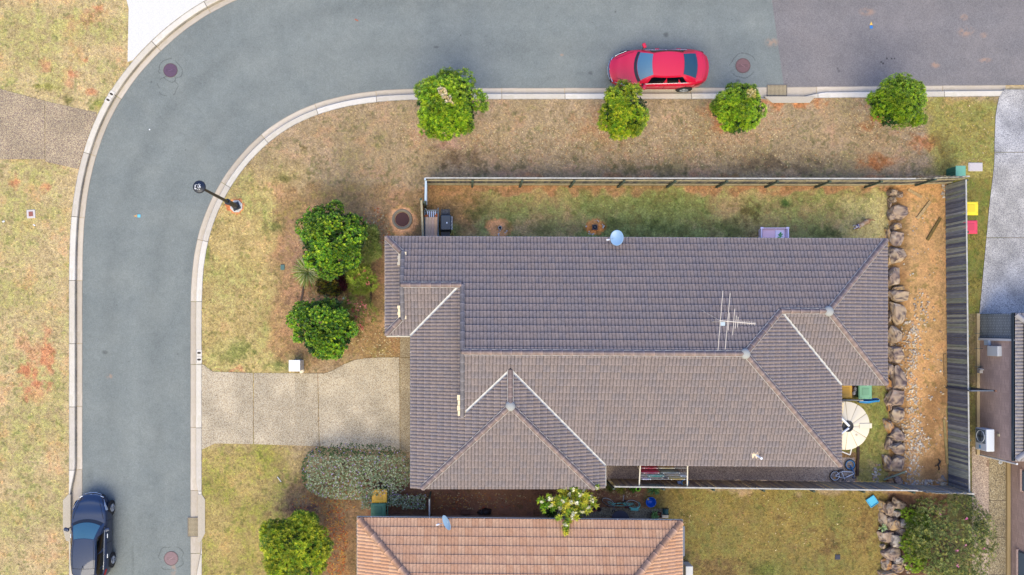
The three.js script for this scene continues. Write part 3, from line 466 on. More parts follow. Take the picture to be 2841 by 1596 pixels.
// ---------------------------------------------------------------- the grey roofed house
const house = thing('house', 'long house with grey brown tiled hip roof in the middle', 'house');
{
  const HE = 2.5, R = new Roof(HE, 0.445, 0.33), E = (x, y) => D(x, y, HE);
  const nw = E(968, 594), ne = E(2232, 600), n1 = E(2232, 970), n2 = E(2117, 970), n3 = E(2117, 1175), n4 = E(1523, 1171), n5 = E(1523, 1228), n6 = E(1032, 1228), n7 = E(1032, 845), n8 = E(968, 845);
  const N = R.plane(nw, ne, 0, 1), WW = R.plane(n8, nw, 1, 0), NS = R.plane(n8, n7, 0, -1), W = R.plane(n7, n6, 1, 0), SM = R.plane(n4, n3, 0, -1), EM = R.plane(n3, n2, -1, 0), SW = R.plane(n2, n1, 0, -1), EW = R.plane(n1, ne, -1, 0), GE = R.plane(n5, n4, -1, 0), GS = R.plane(E(1032, 1256), E(1523, 1256), 0, -1);
  const x1 = D(1008, 0, 3.3).x, x2 = E(1160, 0).x, zs = n5.z, m = 0.03;
  const rg = R.meetX(GE, W, 0), xr = R.meetZ(GE, W, E(0, 1000).z).x;            // garage ridge
  const xw = R.meet(N, SW, EM).x;                                              // where the wing's ridge begins
  const gx = (x, s) => [s, 0, -s * x], gz = (z, s) => [0, s, -s * z], span = [nw, ne, n3, n6, n8];
  const faces = [
    { plane: N, clip: [gx(x1, -1), R.under(N, WW)], span }, { plane: N, clip: [gx(x1, 1), gx(x2, -1), R.under(N, NS)], span }, { plane: N, clip: [gx(x2, 1), gx(xw, -1), R.under(N, SM), R.under(N, EM)], span }, { plane: N, clip: [gx(xw, 1), R.under(N, SW), R.under(N, EW)], span },
    { plane: WW, clip: [gx(x1, -1), R.under(WW, N), R.under(WW, NS)], span }, { plane: NS, clip: [gx(x1, -1), R.under(NS, WW)], span }, { plane: NS, clip: [gx(x1, 1), R.under(NS, N), R.over(NS, W, m), gx(x2, -1)], span },
    { plane: W, clip: [gx(x2, -1), R.over(W, NS, m), R.under(W, GS), gz(zs, -1)], span }, { plane: W, clip: [gx(x2, 1), R.over(W, SM, m), R.under(W, GE), R.under(W, GS), gz(zs, -1)], span },
    { plane: SM, clip: [gx(x2, 1), gx(xr, -1), R.under(SM, N), R.over(SM, W, m)], span }, { plane: SM, clip: [gx(xr, 1), R.under(SM, N), R.under(SM, EM), R.over(SM, GE, m)], span },
    { plane: GE, clip: [R.under(GE, W), R.under(GE, GS), R.over(GE, SM, m), gz(zs, -1)], span }, { plane: GS, clip: [R.under(GS, W), R.under(GS, GE), gz(zs, -1)], span },
    { plane: EM, clip: [R.under(EM, N), R.under(EM, SM), R.over(EM, SW, m)], span }, { plane: SW, clip: [R.under(SW, N), R.under(SW, EW), R.over(SW, EM, m)], span }, { plane: EW, clip: [R.under(EW, N), R.under(EW, SW)], span },
  ];
  // sarking under the tiles: one big polygon per face, cut the same way
  const under = []; for (const f of faces) { const big = [V(-60, 0, -60), V(60, 0, -60), V(60, 0, 60), V(-60, 0, 60)].map((p) => ({ p, uv: [0, 0] })); const pl = f.plane; let poly = clipTri(big, [pl.A, pl.B, pl.C - HE]); for (const hp of f.clip) { const q = Math.abs(hp[2]) > 1e8 ? hp : hp; poly = clipTri(poly, [q[0], q[1], q[2]]); if (poly.length < 3) break; } if (poly.length < 3) continue; const p = []; for (let q = 1; q + 1 < poly.length; q++) for (const w of [poly[0], poly[q], poly[q + 1]]) p.push(w.p.x, pl.h(w.p.x, w.p.z) - 0.03, w.p.z); const g = new THREE.BufferGeometry(); g.setAttribute('position', new THREE.Float32BufferAttribute(p, 3)); g.computeVertexNormals(); under.push(g); }
  const roof = obj('roof', under, mt(col(70, 66, 64), 0.9), house);
  const tints = [pc(164, 147, 141, 0.48), pc(161, 146, 141, 0.48), pc(168, 150, 142, 0.48), pc(158, 144, 141, 0.48), pc(165, 147, 139, 0.48)];
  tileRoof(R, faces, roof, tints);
  const capM = [[172, 148, 138], [164, 143, 137], [178, 152, 140]].map((c) => mt(col(...c, 0.46), 0.8, { map: capTex })), mort = mt(col(214, 208, 200, 0.42), 0.95), knob = mt(col(206, 206, 198, 0.4), 0.9, { map: grainTex }), galv = mt(col(226, 226, 224, 0.48), 0.5);
  const A = R.meet(N, SM, EM), B = R.meet(N, SW, EM), C = R.meet(N, SW, EW), G = R.meet(W, GE, GS), G0 = R.meet(W, GE, SM), up = 0.045, o = { lift: up, mortar: mort };
  const r1 = R.meetX(N, SM, x2), r0 = R.meetX(N, NS, x1), r2 = R.meetX(N, NS, x2);
  ridge(roof, A, r1, capM, o); ridge(roof, r2, r0, capM, o); ridge(roof, B, C, capM, o); ridge(roof, A, B, capM, o);
  ridge(roof, V(ne.x - 0.1, HE + 0.03, ne.z + 0.1), C, capM, o); ridge(roof, V(n1.x - 0.1, HE + 0.03, n1.z - 0.1), C, capM, o); ridge(roof, V(n3.x - 0.1, HE + 0.03, n3.z - 0.1), A, capM, o);
  ridge(roof, R.meetZ(W, GS, zs - 0.06), G, capM, o); ridge(roof, R.meetZ(GE, GS, zs - 0.06), G, capM, o); ridge(roof, G, G0, capM, o);
  const h1 = R.meetX(N, WW, x1), h2 = R.meetX(NS, WW, x1); ridge(roof, V(nw.x + 0.1, HE + 0.03, nw.z + 0.1), h1, capM, o); ridge(roof, V(n8.x + 0.1, HE + 0.03, n8.z - 0.1), h2, capM, o);
  // rakes of the two gablets, with their box ends, and the small gable walls
  const cream = mt(col(244, 224, 186, 0.5), 0.7), gw = mt(col(196, 170, 140, 0.45), 0.9, { map: grainTex });
  const base = R.meetX(N, W, x2), base2 = R.meetX(SM, W, x2), vM = [[150, 142, 142], [158, 148, 146], [144, 138, 140]].map((c) => mt(col(...c, 0.44), 0.8, { map: capTex })), oo = { name: 'verge_tile', lift: 0.05, w: 0.2, h: 0.07 };
  ridge(roof, h1.clone().setX(x1 + 0.06), r0.clone().setX(x1 + 0.06), vM, oo); ridge(roof, h2.clone().setX(x1 + 0.06), r0.clone().setX(x1 + 0.06), vM, oo);
  ridge(roof, base.clone().setX(x2 + 0.06), r1.clone().setX(x2 + 0.06), vM, oo); ridge(roof, base2.clone().setX(x2 + 0.06), r1.clone().setX(x2 + 0.06), vM, oo);
  const tri = (x, a, b, c) => { const g = new THREE.BufferGeometry(); g.setAttribute('position', new THREE.Float32BufferAttribute([x, a.y - 0.1, a.z, x, b.y - 0.02, b.z, x, c.y - 0.1, c.z], 3)); g.computeVertexNormals(); return g; };
  obj('gable_wall', tri(x1 + 0.03, h1, r0, h2), gw, house); obj('gable_wall', tri(x2 + 0.03, base, r1, base2), gw, house);
  for (const [x, p, q] of [[x1, h1, 1], [x1, h2, -1], [x2, base2, -1]]) { const L = x === x1 ? 0.55 : 0.95, a = V(x - 0.08, p.y + 0.02, p.z + q * 0.02), e = V(x - 0.08, p.y + 0.02 + L * 0.445, p.z + q * (L + 0.02)); for (let k = 0; k < 4; k++) obj('barge_end', beam(a.clone().lerp(e, k / 4), a.clone().lerp(e, (k + 0.94) / 4), 0.12 + 0.05 * (k % 2), 0.05), cream, roof); obj('barge_end', box(0.16, 0.05, 0.3, x + 0.14, p.y + 0.05, p.z + q * 0.12), cream, roof); }
  obj('barge_end', box(0.05, 0.05, 0.55, x2 - 0.02, base.y + 0.1, base.z + 0.42, [-0.41, 0, 0]), cream, roof);
  for (const p of [A, C, G]) obj('ridge_knob', at(new THREE.SphereGeometry(0.2, 14, 8, 0, 7, 0, 1.5), [p.x, p.y + 0.02, p.z], [0, 0.4, 0], [1.05, 0.85, 1.15]), knob, roof);
  valley(roof, R.meet(NS, W, { A: 0, B: 0, C: HE }), R.meetX(NS, W, x2), galv); valley(roof, R.meetX(W, SM, x2), G0, galv); valley(roof, R.meet(GE, SM, { A: 0, B: 0, C: HE }), G0, galv); valley(roof, R.meet(EM, SW, { A: 0, B: 0, C: HE }), B, galv);
  // gutters, fascias, walls
  const gm = mt(col(112, 120, 134, 0.45), 0.5), gl = mt(col(226, 214, 196, 0.45), 0.6), clip = mt(col(240, 240, 240, 0.5), 0.5);
  gutter(house, nw, ne, 0, 1, gl, HE, 15, clip); gutter(house, n8, nw, 1, 0, gl, HE, 3, clip); gutter(house, n8, n7, 0, -1, gm, HE, 1, clip); gutter(house, n7, n6, 1, 0, gm, HE, 5, clip); gutter(house, n6, n5, 0, -1, gm, HE, 6, clip); gutter(house, n5, n4, -1, 0, gm, HE, 1, clip); gutter(house, n4, n3, 0, -1, gm, HE, 10, clip); gutter(house, n3, n2, -1, 0, gm, HE, 3, clip); gutter(house, n2, n1, 0, -1, gm, HE, 1, clip); gutter(house, n1, ne, -1, 0, gm, HE, 6, clip);
  const I = 0.5, foot = [V(nw.x + I, 0, nw.z + I), V(ne.x - I, 0, ne.z + I), V(n1.x - I, 0, n1.z - I), V(n2.x - I, 0, n2.z - I), V(n3.x - I, 0, n3.z - 0.35), V(n4.x - 0.15, 0, n4.z - 0.35), V(n5.x - 0.15, 0, n5.z - 0.12), V(n6.x + I, 0, n6.z - 0.12), V(n7.x + I, 0, n7.z - I), V(n8.x + I, 0, n8.z - I)];
  const brick = new THREE.MeshStandardMaterial({ color: col(188, 150, 122, 0.5), map: tiled(grainTex, 1, 1), roughness: 0.92 });
  obj('wall', slab(foot, -0.1, 2.36), brick, house);
  obj('soffit', slab([nw, ne, n1, n2, n3, n4, n5, n6, n7, n8].map((p) => V(p.x + Math.sign(9 - p.x) * 0.06, 0, p.z + Math.sign(0.6 - p.z) * 0.06)), 2.365, 2.385), mt(col(230, 222, 206), 0.8), house);
  const gd = n7.z + I; obj('garage_door', [0, 1, 2, 3].map((k) => box(0.05, 0.53, 4.8, n6.x + I - 0.03, 0.02 + k * 0.54, n6.z - 3.2, null, 0.012)), mt(col(216, 206, 188), 0.6), house);
  const glass = mt(0x1c242c, 0.08), fr = mt(col(236, 232, 224), 0.5);
  for (const [x, z, w, ax] of [[nw.x + I, nw.z + 2.2, 1.8, 'x'], [ne.x - 5, ne.z + I, 1.8, 'z'], [ne.x - 10, ne.z + I, 2.4, 'z'], [ne.x - 16, ne.z + I, 1.5, 'z'], [ne.x - I, ne.z + 3, 1.5, 'X']]) {
    const q = ax === 'z' ? obj('window', box(w, 1.2, 0.06, x, 1.0, z - 0.02), fr, house) : obj('window', box(0.06, 1.2, w, x + (ax === 'X' ? 0.02 : -0.02), 1.0, z), fr, house);
    obj('pane', ax === 'z' ? box(w - 0.12, 1.08, 0.02, x, 1.06, z - 0.055) : box(0.02, 1.08, w - 0.12, x + (ax === 'X' ? 0.055 : -0.055), 1.06, z), glass, q);
  }
  // a patch of lead round a white vent pipe low on the south slope
  const vp = D(1904, 1147, 2.95), t = thing('roof_vent', 'small white vent pipe with flashing patch low on the grey roof', 'vent pipe', [vp.x, SM.h(vp.x, vp.z), vp.z]);
  obj('flashing', [at(new THREE.BoxGeometry(0.3, 0.02, 0.34), [0, 0.055, 0], [0.42, 0, 0]), at(new THREE.BoxGeometry(0.16, 0.016, 0.2), [-0.1, 0.07, -0.06], [0.42, 0.3, 0])], mt(col(238, 214, 180, 0.5), 0.8), t);
  obj('vent_pipe', [rod([0.04, 0.05, 0], [0.17, 0.26, 0.1], 0.045, 0.045, 12)], mt(col(242, 244, 246, 0.5), 0.4), t); obj('cowl', [cyl(0.06, 0.055, 0.08, 0.17, 0.24, 0.1, 12)], mt(col(250, 250, 250, 0.5), 0.4), t);
}
// ---------------------------------------------------------------- leaves
class Leaves {
  constructor(seed) { this.p = []; this.c = []; this.r = rngOf(seed); }
  leaf(b, dir, up, len, wid, c, droop = 0) {
    const s = dir.clone().cross(up).normalize(), n = s.clone().cross(dir), m = b.clone().addScaledVector(dir, len * 0.48).addScaledVector(n, -droop * len * 0.1), t = b.clone().addScaledVector(dir, len).addScaledVector(n, -droop * len * 0.5);
    const l = m.clone().addScaledVector(s, wid / 2).addScaledVector(n, wid * 0.22), q = m.clone().addScaledVector(s, -wid / 2).addScaledVector(n, wid * 0.22);
    for (const v of [b, q, t, b, t, l]) this.p.push(v.x, v.y, v.z);
    for (let i = 0; i < 6; i++) this.c.push(c[0], c[1], c[2]);
  }
  rosette(p, axis, n, len, wid, cs, { spread = 1.15, droop = 0.3 } = {}) {
    const r = this.r, a = V(axis.z, axis.x, -axis.y).cross(axis).normalize(), b = axis.clone().cross(a), k0 = r() * 6.28;
    const tone = 0.8 + 0.4 * r(), base = cs[Math.floor(r() * cs.length)];
    for (let i = 0; i < n; i++) {
      const t = k0 + i * 2.4 + r() * 0.5, e = spread * (0.45 + 0.75 * (i / n)) * (0.8 + 0.4 * r()), d = axis.clone().multiplyScalar(Math.cos(e)).addScaledVector(a, Math.sin(e) * Math.cos(t)).addScaledVector(b, Math.sin(e) * Math.sin(t)).normalize();
      const u = axis.clone().addScaledVector(d, -axis.dot(d)).normalize(), k = tone * (0.85 + 0.3 * r()) * (1.15 - 0.4 * i / n), c2 = r() < 0.15 ? cs[Math.floor(r() * cs.length)] : base;
      this.leaf(p, d, u, len * (0.75 + 0.5 * r()), wid * (0.8 + 0.4 * r()), [c2[0] * k, c2[1] * k, c2[2] * k], droop);
    }
  }
  build() { const g = new THREE.BufferGeometry(); g.setAttribute('position', new THREE.Float32BufferAttribute(this.p, 3)); g.setAttribute('color', new THREE.Float32BufferAttribute(this.c, 3)); g.computeVertexNormals(); return g; }
}
const leafMat = new THREE.MeshPhysicalMaterial({ vertexColors: true, roughness: 0.42, side: THREE.DoubleSide, transmission: 0.25, thickness: 0, specularIntensity: 0.6 });
const dullLeaf = new THREE.MeshPhysicalMaterial({ vertexColors: true, roughness: 0.85, side: THREE.DoubleSide, transmission: 0.2, thickness: 0, specularIntensity: 0.3 });
const petalMat = mt(0xffffff, 0.8, { vertexColors: true, side: THREE.DoubleSide });
const bark = mt(col(120, 104, 90, 0.4), 0.95, { map: tiled(grainTex, 1, 3) });
function trunk(parent, h, r, crownR, seed, limbs = 6, lean = [0, 0]) {
  const q = rngOf(seed), g = [], top = V(lean[0], h, lean[1]);
  const c = new THREE.CatmullRomCurve3([V(0, -0.05, 0), V(lean[0] * 0.3 + 0.04, h * 0.4, lean[1] * 0.3), top]); 
  const tg = new THREE.TubeGeometry(c, 8, r, 9); const p = tg.attributes.position; for (let i = 0; i < p.count; i++) { const y = p.getY(i) / h, k = 1.25 - 0.6 * Math.max(0, y), o = c.getPoint(Math.min(1, Math.max(0, y))); p.setX(i, o.x + (p.getX(i) - o.x) * k); p.setZ(i, o.z + (p.getZ(i) - o.z) * k); } tg.computeVertexNormals(); g.push(tg);
  const limbsG = []; for (let i = 0; i < limbs; i++) { const a = i / limbs * 6.28 + q() * 0.7, s = c.getPoint(0.55 + 0.42 * q()), e = V(lean[0] + Math.cos(a) * crownR * (0.5 + 0.25 * q()), h + crownR * (0.1 + 0.6 * q()), lean[1] + Math.sin(a) * crownR * (0.5 + 0.25 * q())), m = s.clone().lerp(e, 0.5).add(V(0, -0.08, 0)); limbsG.push(rod(s, m, r * 0.5, r * 0.34, 6), rod(m, e, r * 0.34, r * 0.12, 6)); }
  obj('trunk', g, bark, parent); obj('limb', limbsG, bark, parent);
}
function crown(L, { c = [0, 0, 0], rx, ry, rz, clumps = 26, per = 45, rc = 0.34, leaves = 7, len = 0.1, wid = 0.04, cols, box = 2, gap = 0.12, spread, droop, low = -0.35 }) {
  const r = L.r, R = Math.min(rx, rz), cs = []; let tries = 0;
  while (cs.length < clumps && tries++ < 4000) {
    const th = r() * 6.283, y = low + (1 - low) * Math.sqrt(r()), k = Math.sqrt(Math.max(0, 1 - y * y)), x = Math.cos(th), z = Math.sin(th), f = (Math.abs(x) ** box + Math.abs(z) ** box) ** (-1 / box) * (0.86 + 0.24 * r()) * (0.9 + 0.22 * vnoise(th * 1.6 + L.p.length, 4));
    const p = V(x * k * f, y * (0.85 + 0.2 * r()), z * k * f).multiplyScalar(1 - rc * 0.62), q = V(p.x * rx, p.y * ry, p.z * rz); if (cs.some((o) => o.q.distanceTo(q) < R * rc * 0.62)) continue; cs.push({ q, n: V(p.x / rx, p.y / ry, p.z / rz).normalize() });
  }
  for (const o of cs) {
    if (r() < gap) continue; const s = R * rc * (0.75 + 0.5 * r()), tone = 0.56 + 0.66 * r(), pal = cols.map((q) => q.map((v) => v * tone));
    for (let i = 0; i < per * 1.9; i++) {
      const d = V(r() * 2 - 1, r() * 2 - 1, r() * 2 - 1).normalize(); if (d.dot(o.n) + d.y * 0.5 < -0.35) { i -= 0.6; continue; }
      const p = V(c[0] + o.q.x, c[1] + o.q.y, c[2] + o.q.z).addScaledVector(d, s * (0.72 + 0.36 * r()));
      L.rosette(p, d.clone().multiplyScalar(0.7).add(V(0, 1.0, 0)).addScaledVector(o.n, 0.3).add(V(r() - 0.5, r() - 0.5, r() - 0.5).multiplyScalar(0.7)).normalize(), leaves, len, wid, pal, { spread, droop });
    }
  }
  return cs;
}
function blooms(parent, pts, r, cs, seed, name = 'blossom', petals = 6, len = 0.05) {
  const L = new Leaves(seed); for (const p of pts) { const n = 3 + Math.floor(L.r() * 4); for (let i = 0; i < n; i++) { const a = V(L.r() - 0.5, 0.7 + L.r(), L.r() - 0.5).normalize(); L.rosette(p.clone().add(V((L.r() - 0.5) * r * 2, (L.r() - 0.2) * r, (L.r() - 0.5) * r * 2)), a, petals, len, len * 0.75, cs, { spread: 1.3, droop: 0.2 }); } }
  return obj(name, L.build(), petalMat, parent);
}
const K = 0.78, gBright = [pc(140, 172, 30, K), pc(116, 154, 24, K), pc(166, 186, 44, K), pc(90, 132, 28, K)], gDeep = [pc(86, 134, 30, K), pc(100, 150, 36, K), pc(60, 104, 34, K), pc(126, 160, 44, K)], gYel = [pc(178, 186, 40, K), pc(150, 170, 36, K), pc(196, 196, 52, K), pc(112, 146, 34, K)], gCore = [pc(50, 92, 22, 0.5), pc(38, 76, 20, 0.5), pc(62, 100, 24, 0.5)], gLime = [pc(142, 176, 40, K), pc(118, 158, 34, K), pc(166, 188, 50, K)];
function tree(name, label, cat, group, px, h, size, o) {           // px: crown centre in the photograph at height h
  const c = S(px[0], px[1], h), g0 = landH(c.x, c.z), t = thing(name, label, cat, [c.x, g0, c.z], 0, group), L = new Leaves(o.seed);
  trunk(t, h - g0 - size[1] * 0.25, o.trunkR || 0.07, size[0], o.seed + 5, o.limbs || 6);
  const cs = crown(L, { c: [0, h - g0, 0], rx: size[0], ry: size[1], rz: size[2], ...o }); if (o.extra) for (const e of o.extra) crown(L, { ...o, c: [e[0], h - g0 + e[1], e[2]], rx: e[3], ry: e[3] * 0.8, rz: e[3], clumps: 7, low: -0.2, rc: 0.55 });
  { const o2 = { ...o, cols: gCore, clumps: Math.round(o.clumps * 0.55), per: 34, rc: 0.42, gap: 0, len: 0.12, wid: 0.05, leaves: 6 }; crown(L, { ...o2, c: [0, h - g0 - 0.05, 0], rx: size[0] * 0.8, ry: size[1] * 0.74, rz: size[2] * 0.8 }); }  // inner leaves in a darker palette, crown shade put into the colour
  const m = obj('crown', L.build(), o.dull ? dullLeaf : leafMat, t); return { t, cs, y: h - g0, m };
}
const verge = 'young trees along the grass verge';
{ const a = tree('street_tree', 'largest street tree on the verge, with dead cream leaves in its middle', 'tree', verge, [1245, 298], 2.3, [1.42, 1.3, 1.54], { seed: 11, clumps: 40, per: 52, cols: gBright, len: 0.12, wid: 0.035, rc: 0.28, gap: 0.12 });
  const L = new Leaves(71); for (let i = 0; i < 46; i++) { const k = L.r(); L.rosette(V(lerp(-0.35, 0.15, k) + (L.r() - 0.5) * 0.28, a.y + 1.33 + L.r() * 0.1, lerp(-0.45, 0.3, k) + (L.r() - 0.5) * 0.2), V(L.r() - 0.5, 1, L.r() - 0.5).normalize(), 7, 0.1, 0.04, [pc(246, 226, 176, 0.5), pc(226, 200, 140, 0.5), pc(250, 236, 200, 0.5)], { spread: 1.1 }); } obj('dead_leaves', L.build(), petalMat, a.t); }
tree('street_tree', 'yellowish green street tree on the verge beside the red car', 'tree', verge, [1729, 311], 2.0, [1.1, 1.05, 1.18], { seed: 12, clumps: 30, per: 46, cols: [pc(150, 172, 30, K), pc(120, 150, 26, K), pc(182, 186, 40, K), pc(92, 130, 26, K)], len: 0.12, wid: 0.032, rc: 0.3, gap: 0.12 });
{ const a = tree('street_tree', 'street tree with a cream dead patch, right of the red car', 'tree', verge, [2044, 301], 2.0, [1.18, 1.0, 1.07], { seed: 13, clumps: 34, per: 46, cols: gBright, len: 0.1, wid: 0.028, rc: 0.28, gap: 0.12 });
  const L = new Leaves(72); for (let i = 0; i < 50; i++) { L.rosette(V(0.1 + 0.36 * L.r(), a.y + 0.98 + L.r() * 0.16, -0.36 + (L.r() - 0.5) * 0.34), V(L.r() - 0.5, 1, L.r() - 0.5).normalize(), 6, 0.09, 0.025, [pc(226, 206, 120, 0.5), pc(236, 222, 160, 0.5), pc(196, 178, 90, 0.5)], { spread: 1.1 }); } obj('dead_leaves', L.build(), petalMat, a.t); }
tree('street_tree', 'fine leaved street tree on the verge with a side shoot, farthest right', 'tree', verge, [2484, 285], 2.1, [1.08, 1.05, 1.06], { seed: 14, clumps: 34, per: 60, cols: gBright, len: 0.09, wid: 0.02, rc: 0.34, gap: 0.03, extra: [[1.02, -0.3, 0.6, 0.42], [0.9, -0.1, -0.5, 0.4]] });
tree('garden_tree', 'large glossy green tree in the front garden bed', 'tree', 'glossy trees in the front garden', [926, 670], 2.3, [1.5, 1.3, 1.68], { seed: 21, clumps: 44, per: 60, cols: gBright.concat(gDeep), len: 0.085, wid: 0.05, rc: 0.27, gap: 0.16, trunkR: 0.09 });
tree('garden_tree', 'rounder glossy green tree in the front garden near the driveway', 'tree', 'glossy trees in the front garden', [898, 914], 2.1, [1.46, 1.2, 1.36], { seed: 22, clumps: 42, per: 60, cols: gBright.concat(gDeep), len: 0.085, wid: 0.05, rc: 0.27, gap: 0.27, trunkR: 0.09 });
tree('clipped_tree', 'squarish yellow green tree at the bottom left in front of the orange roofed house', 'tree', null, [822, 1522], 1.7, [1.38, 1.1, 1.42], { seed: 23, box: 3.6, clumps: 46, per: 54, cols: gYel, len: 0.13, wid: 0.04, rc: 0.27, gap: 0.05, trunkR: 0.1 });
// shrubs of the front bed
function shrub(name, label, cat, px, h, size, o, group) {
  const c = S(px[0], px[1], h), g0 = landH(c.x, c.z), t = thing(name, label, cat, [c.x, g0, c.z], 0, group), L = new Leaves(o.seed), st = [];
  for (let i = 0; i < 7; i++) { const a = i * 0.9 + L.r(); st.push(rod([0.05 * Math.cos(a), -0.04, 0.05 * Math.sin(a)], [size[0] * 0.5 * Math.cos(a), (h - g0) * 0.95, size[2] * 0.5 * Math.sin(a)], 0.02, 0.008, 5)); } obj('stem', st, bark, t);
  crown(L, { c: [0, h - g0, 0], rx: size[0], ry: size[1], rz: size[2], low: -0.7, ...o }); obj('foliage', L.build(), o.dull ? dullLeaf : leafMat, t); return { t, y: h - g0, L };
}
{ const needles = [pc(146, 156, 84, 1), pc(124, 142, 68, 1), pc(168, 172, 104, 1), pc(106, 124, 58, 1)], pink = [pc(240, 130, 120, 0.5), pc(250, 170, 150, 0.5), pc(232, 104, 104, 0.5)];
  shrub('feathery_shrub', 'feathery olive shrub behind the large front garden tree', 'shrub', [1020, 690], 1.0, [0.55, 0.8, 1.1], { seed: 31, dull: true, clumps: 14, per: 60, cols: needles, leaves: 6, len: 0.24, wid: 0.016, rc: 0.5, gap: 0.22, spread: 0.6 });
  const a = shrub('flowering_shrub', 'light green shrub with pink blossoms below the large front garden tree', 'shrub', [1003, 770], 0.8, [0.72, 0.6, 0.62], { seed: 32, dull: true, clumps: 10, per: 44, cols: [pc(150, 168, 60, 1), pc(130, 154, 54, 1), pc(172, 180, 80, 1)], leaves: 6, len: 0.2, wid: 0.02, rc: 0.55, gap: 0.25, spread: 0.6 });
  blooms(a.t, [[0.2, 0, -0.3], [0.4, 0, 0.05], [-0.22, 0, 0.02], [0.36, 0, 0.3], [-0.05, 0, -0.1]].map((p) => V(p[0], a.y + 0.58, p[2])), 0.07, pink, 81);
  const b = shrub('flowering_shrub', 'wispy pink flowering shrub beside the rounder front garden tree', 'shrub', [985, 875], 0.7, [0.8, 0.55, 0.95], { seed: 33, dull: true, clumps: 12, per: 34, cols: [pc(140, 152, 66, 1), pc(164, 160, 90, 1), pc(118, 134, 58, 1)], leaves: 6, len: 0.22, wid: 0.016, rc: 0.5, gap: 0.34, spread: 0.6 });
  blooms(b.t, [[-0.2, -0.6], [0.1, -0.5], [0.35, -0.5], [0.5, -0.4], [0.2, -0.3], [0.56, -0.15], [-0.05, -0.25], [0.1, 0.1], [0.3, 0.35], [0.05, 0.5], [0.4, 0.55], [0.2, 0.6], [-0.3, -0.1]].map((p) => V(p[0], b.y + 0.5, p[1])), 0.1, pink, 82, 'blossom', 6, 0.06);
  const cr = [pc(150, 148, 40, 0.42), pc(96, 92, 34, 0.42), pc(92, 44, 40, 0.4), pc(70, 84, 36, 0.42), pc(190, 160, 50, 0.42)];
  const c = shrub('croton', 'low croton with yellow and dark red leaves under the large garden tree', 'shrub', [918, 792], 0.55, [0.62, 0.4, 0.42], { seed: 34, clumps: 16, per: 12, cols: cr, leaves: 9, len: 0.19, wid: 0.06, rc: 0.6, gap: 0, spread: 1.2 });
  const d = shrub('cordyline', 'dark purple leaved plant between the large tree and the pink flowered shrub', 'shrub', [948, 778], 0.6, [0.28, 0.35, 0.34], { seed: 35, clumps: 9, per: 9, cols: [pc(86, 36, 48, 0.4), pc(66, 30, 40, 0.4), pc(110, 46, 56, 0.4)], leaves: 9, len: 0.2, wid: 0.05, rc: 0.6, gap: 0, spread: 1.1 });
  // strap leaved plants
  const strap = (name, label, px, h, n, len, wid, cs, seed, half, group) => { const p = S(px[0], px[1], h), g0 = landH(p.x, p.z), t = thing(name, label, 'plant', [p.x, g0, p.z], 0, group), L = new Leaves(seed); for (let i = 0; i < n; i++) { const a = L.r() * 6.283, e = 0.35 + 1.0 * L.r(), q = V(Math.cos(a) * Math.sin(e), Math.cos(e), Math.sin(a) * Math.sin(e)), l = len * (0.7 + 0.4 * L.r()), c = cs[Math.floor(L.r() * cs.length)], k = 0.8 + 0.4 * L.r(), cc = c.map((v) => v * k), b = V(0, h * 0.35, 0), u = V(0, 1, 0).addScaledVector(q, -q.y).normalize(), m = b.clone().addScaledVector(q, l * 0.5); L.leaf(b, q, u, l * 0.62, wid, cc, 0.1); const q2 = q.clone().add(V(0, -0.55, 0)).normalize(), u2 = V(0, 1, 0).addScaledVector(q2, -q2.y).normalize(); L.leaf(m.addScaledVector(q, -l * 0.08), q2, u2, l * 0.55, wid * 0.85, cc, 0.2); } obj('leaves', L.build(), leafMat, t); obj('stem', [cyl(0.05, 0.04, h * 0.4, 0, -0.02, 0, 8)], bark, t); return t; };
  strap('strap_leaf_plant', 'spiky variegated strap leaved clump at the left of the large garden tree', [850, 752], 0.8, 280, 0.95, 0.034, [pc(206, 214, 140, 0.7), pc(160, 182, 80, 0.7), pc(230, 230, 176, 0.7), pc(126, 156, 60, 0.7)], 36);
  strap('strap_leaf_plant', 'pale strap leaved plant half hidden at the far left of the large garden tree', [850, 670], 0.4, 40, 0.5, 0.03, [pc(220, 214, 170, 0.48), pc(196, 190, 150, 0.48)], 37);
  // plants in the bed along the fence, under the house wall of the orange roofed house and on the boulders
  strap('strap_leaf_plant', 'yellow green spiky plant outside the fence corner by the clothesline', [1726, 1357], 0.35, 44, 0.42, 0.03, [pc(206, 206, 80, 0.48), pc(170, 180, 70, 0.46)], 38);
  strap('agave', 'broad leaved green agave outside the fence under the laundry', [1815, 1360], 0.3, 26, 0.42, 0.09, [pc(130, 176, 84, 0.46), pc(110, 156, 96, 0.46), pc(150, 190, 100, 0.46)], 39);
  strap('strap_leaf_plant', 'dim green plant close to the grey roof corner outside the fence', [1692, 1358], 0.3, 30, 0.3, 0.04, [pc(110, 124, 50, 0.46), pc(140, 140, 60, 0.46)], 40);
  strap('strap_leaf_plant', 'small bright green plant left of the lime pot outside the fence', [1758, 1360], 0.3, 30, 0.22, 0.05, [pc(120, 180, 50, 0.46), pc(100, 150, 44, 0.46)], 41);
  strap('agave', 'dark green star shaped plant at the lower left of the cream flowering tree', [1530, 1424], 0.4, 40, 0.45, 0.07, [pc(66, 110, 40, 0.44), pc(84, 130, 46, 0.44)], 42);
  strap('agave', 'pale green rosette plant growing between the lower boulders', [2463, 1471], 0.75, 24, 0.26, 0.06, [pc(176, 206, 130, 0.48), pc(196, 214, 160, 0.48)], 43);
  strap('strap_leaf_plant', 'bright green tuft on the lower boulder wall beside the big dark bush', [2505, 1420], 0.8, 60, 0.3, 0.025, [pc(130, 170, 40, 0.46), pc(110, 150, 40, 0.46)], 44);
}
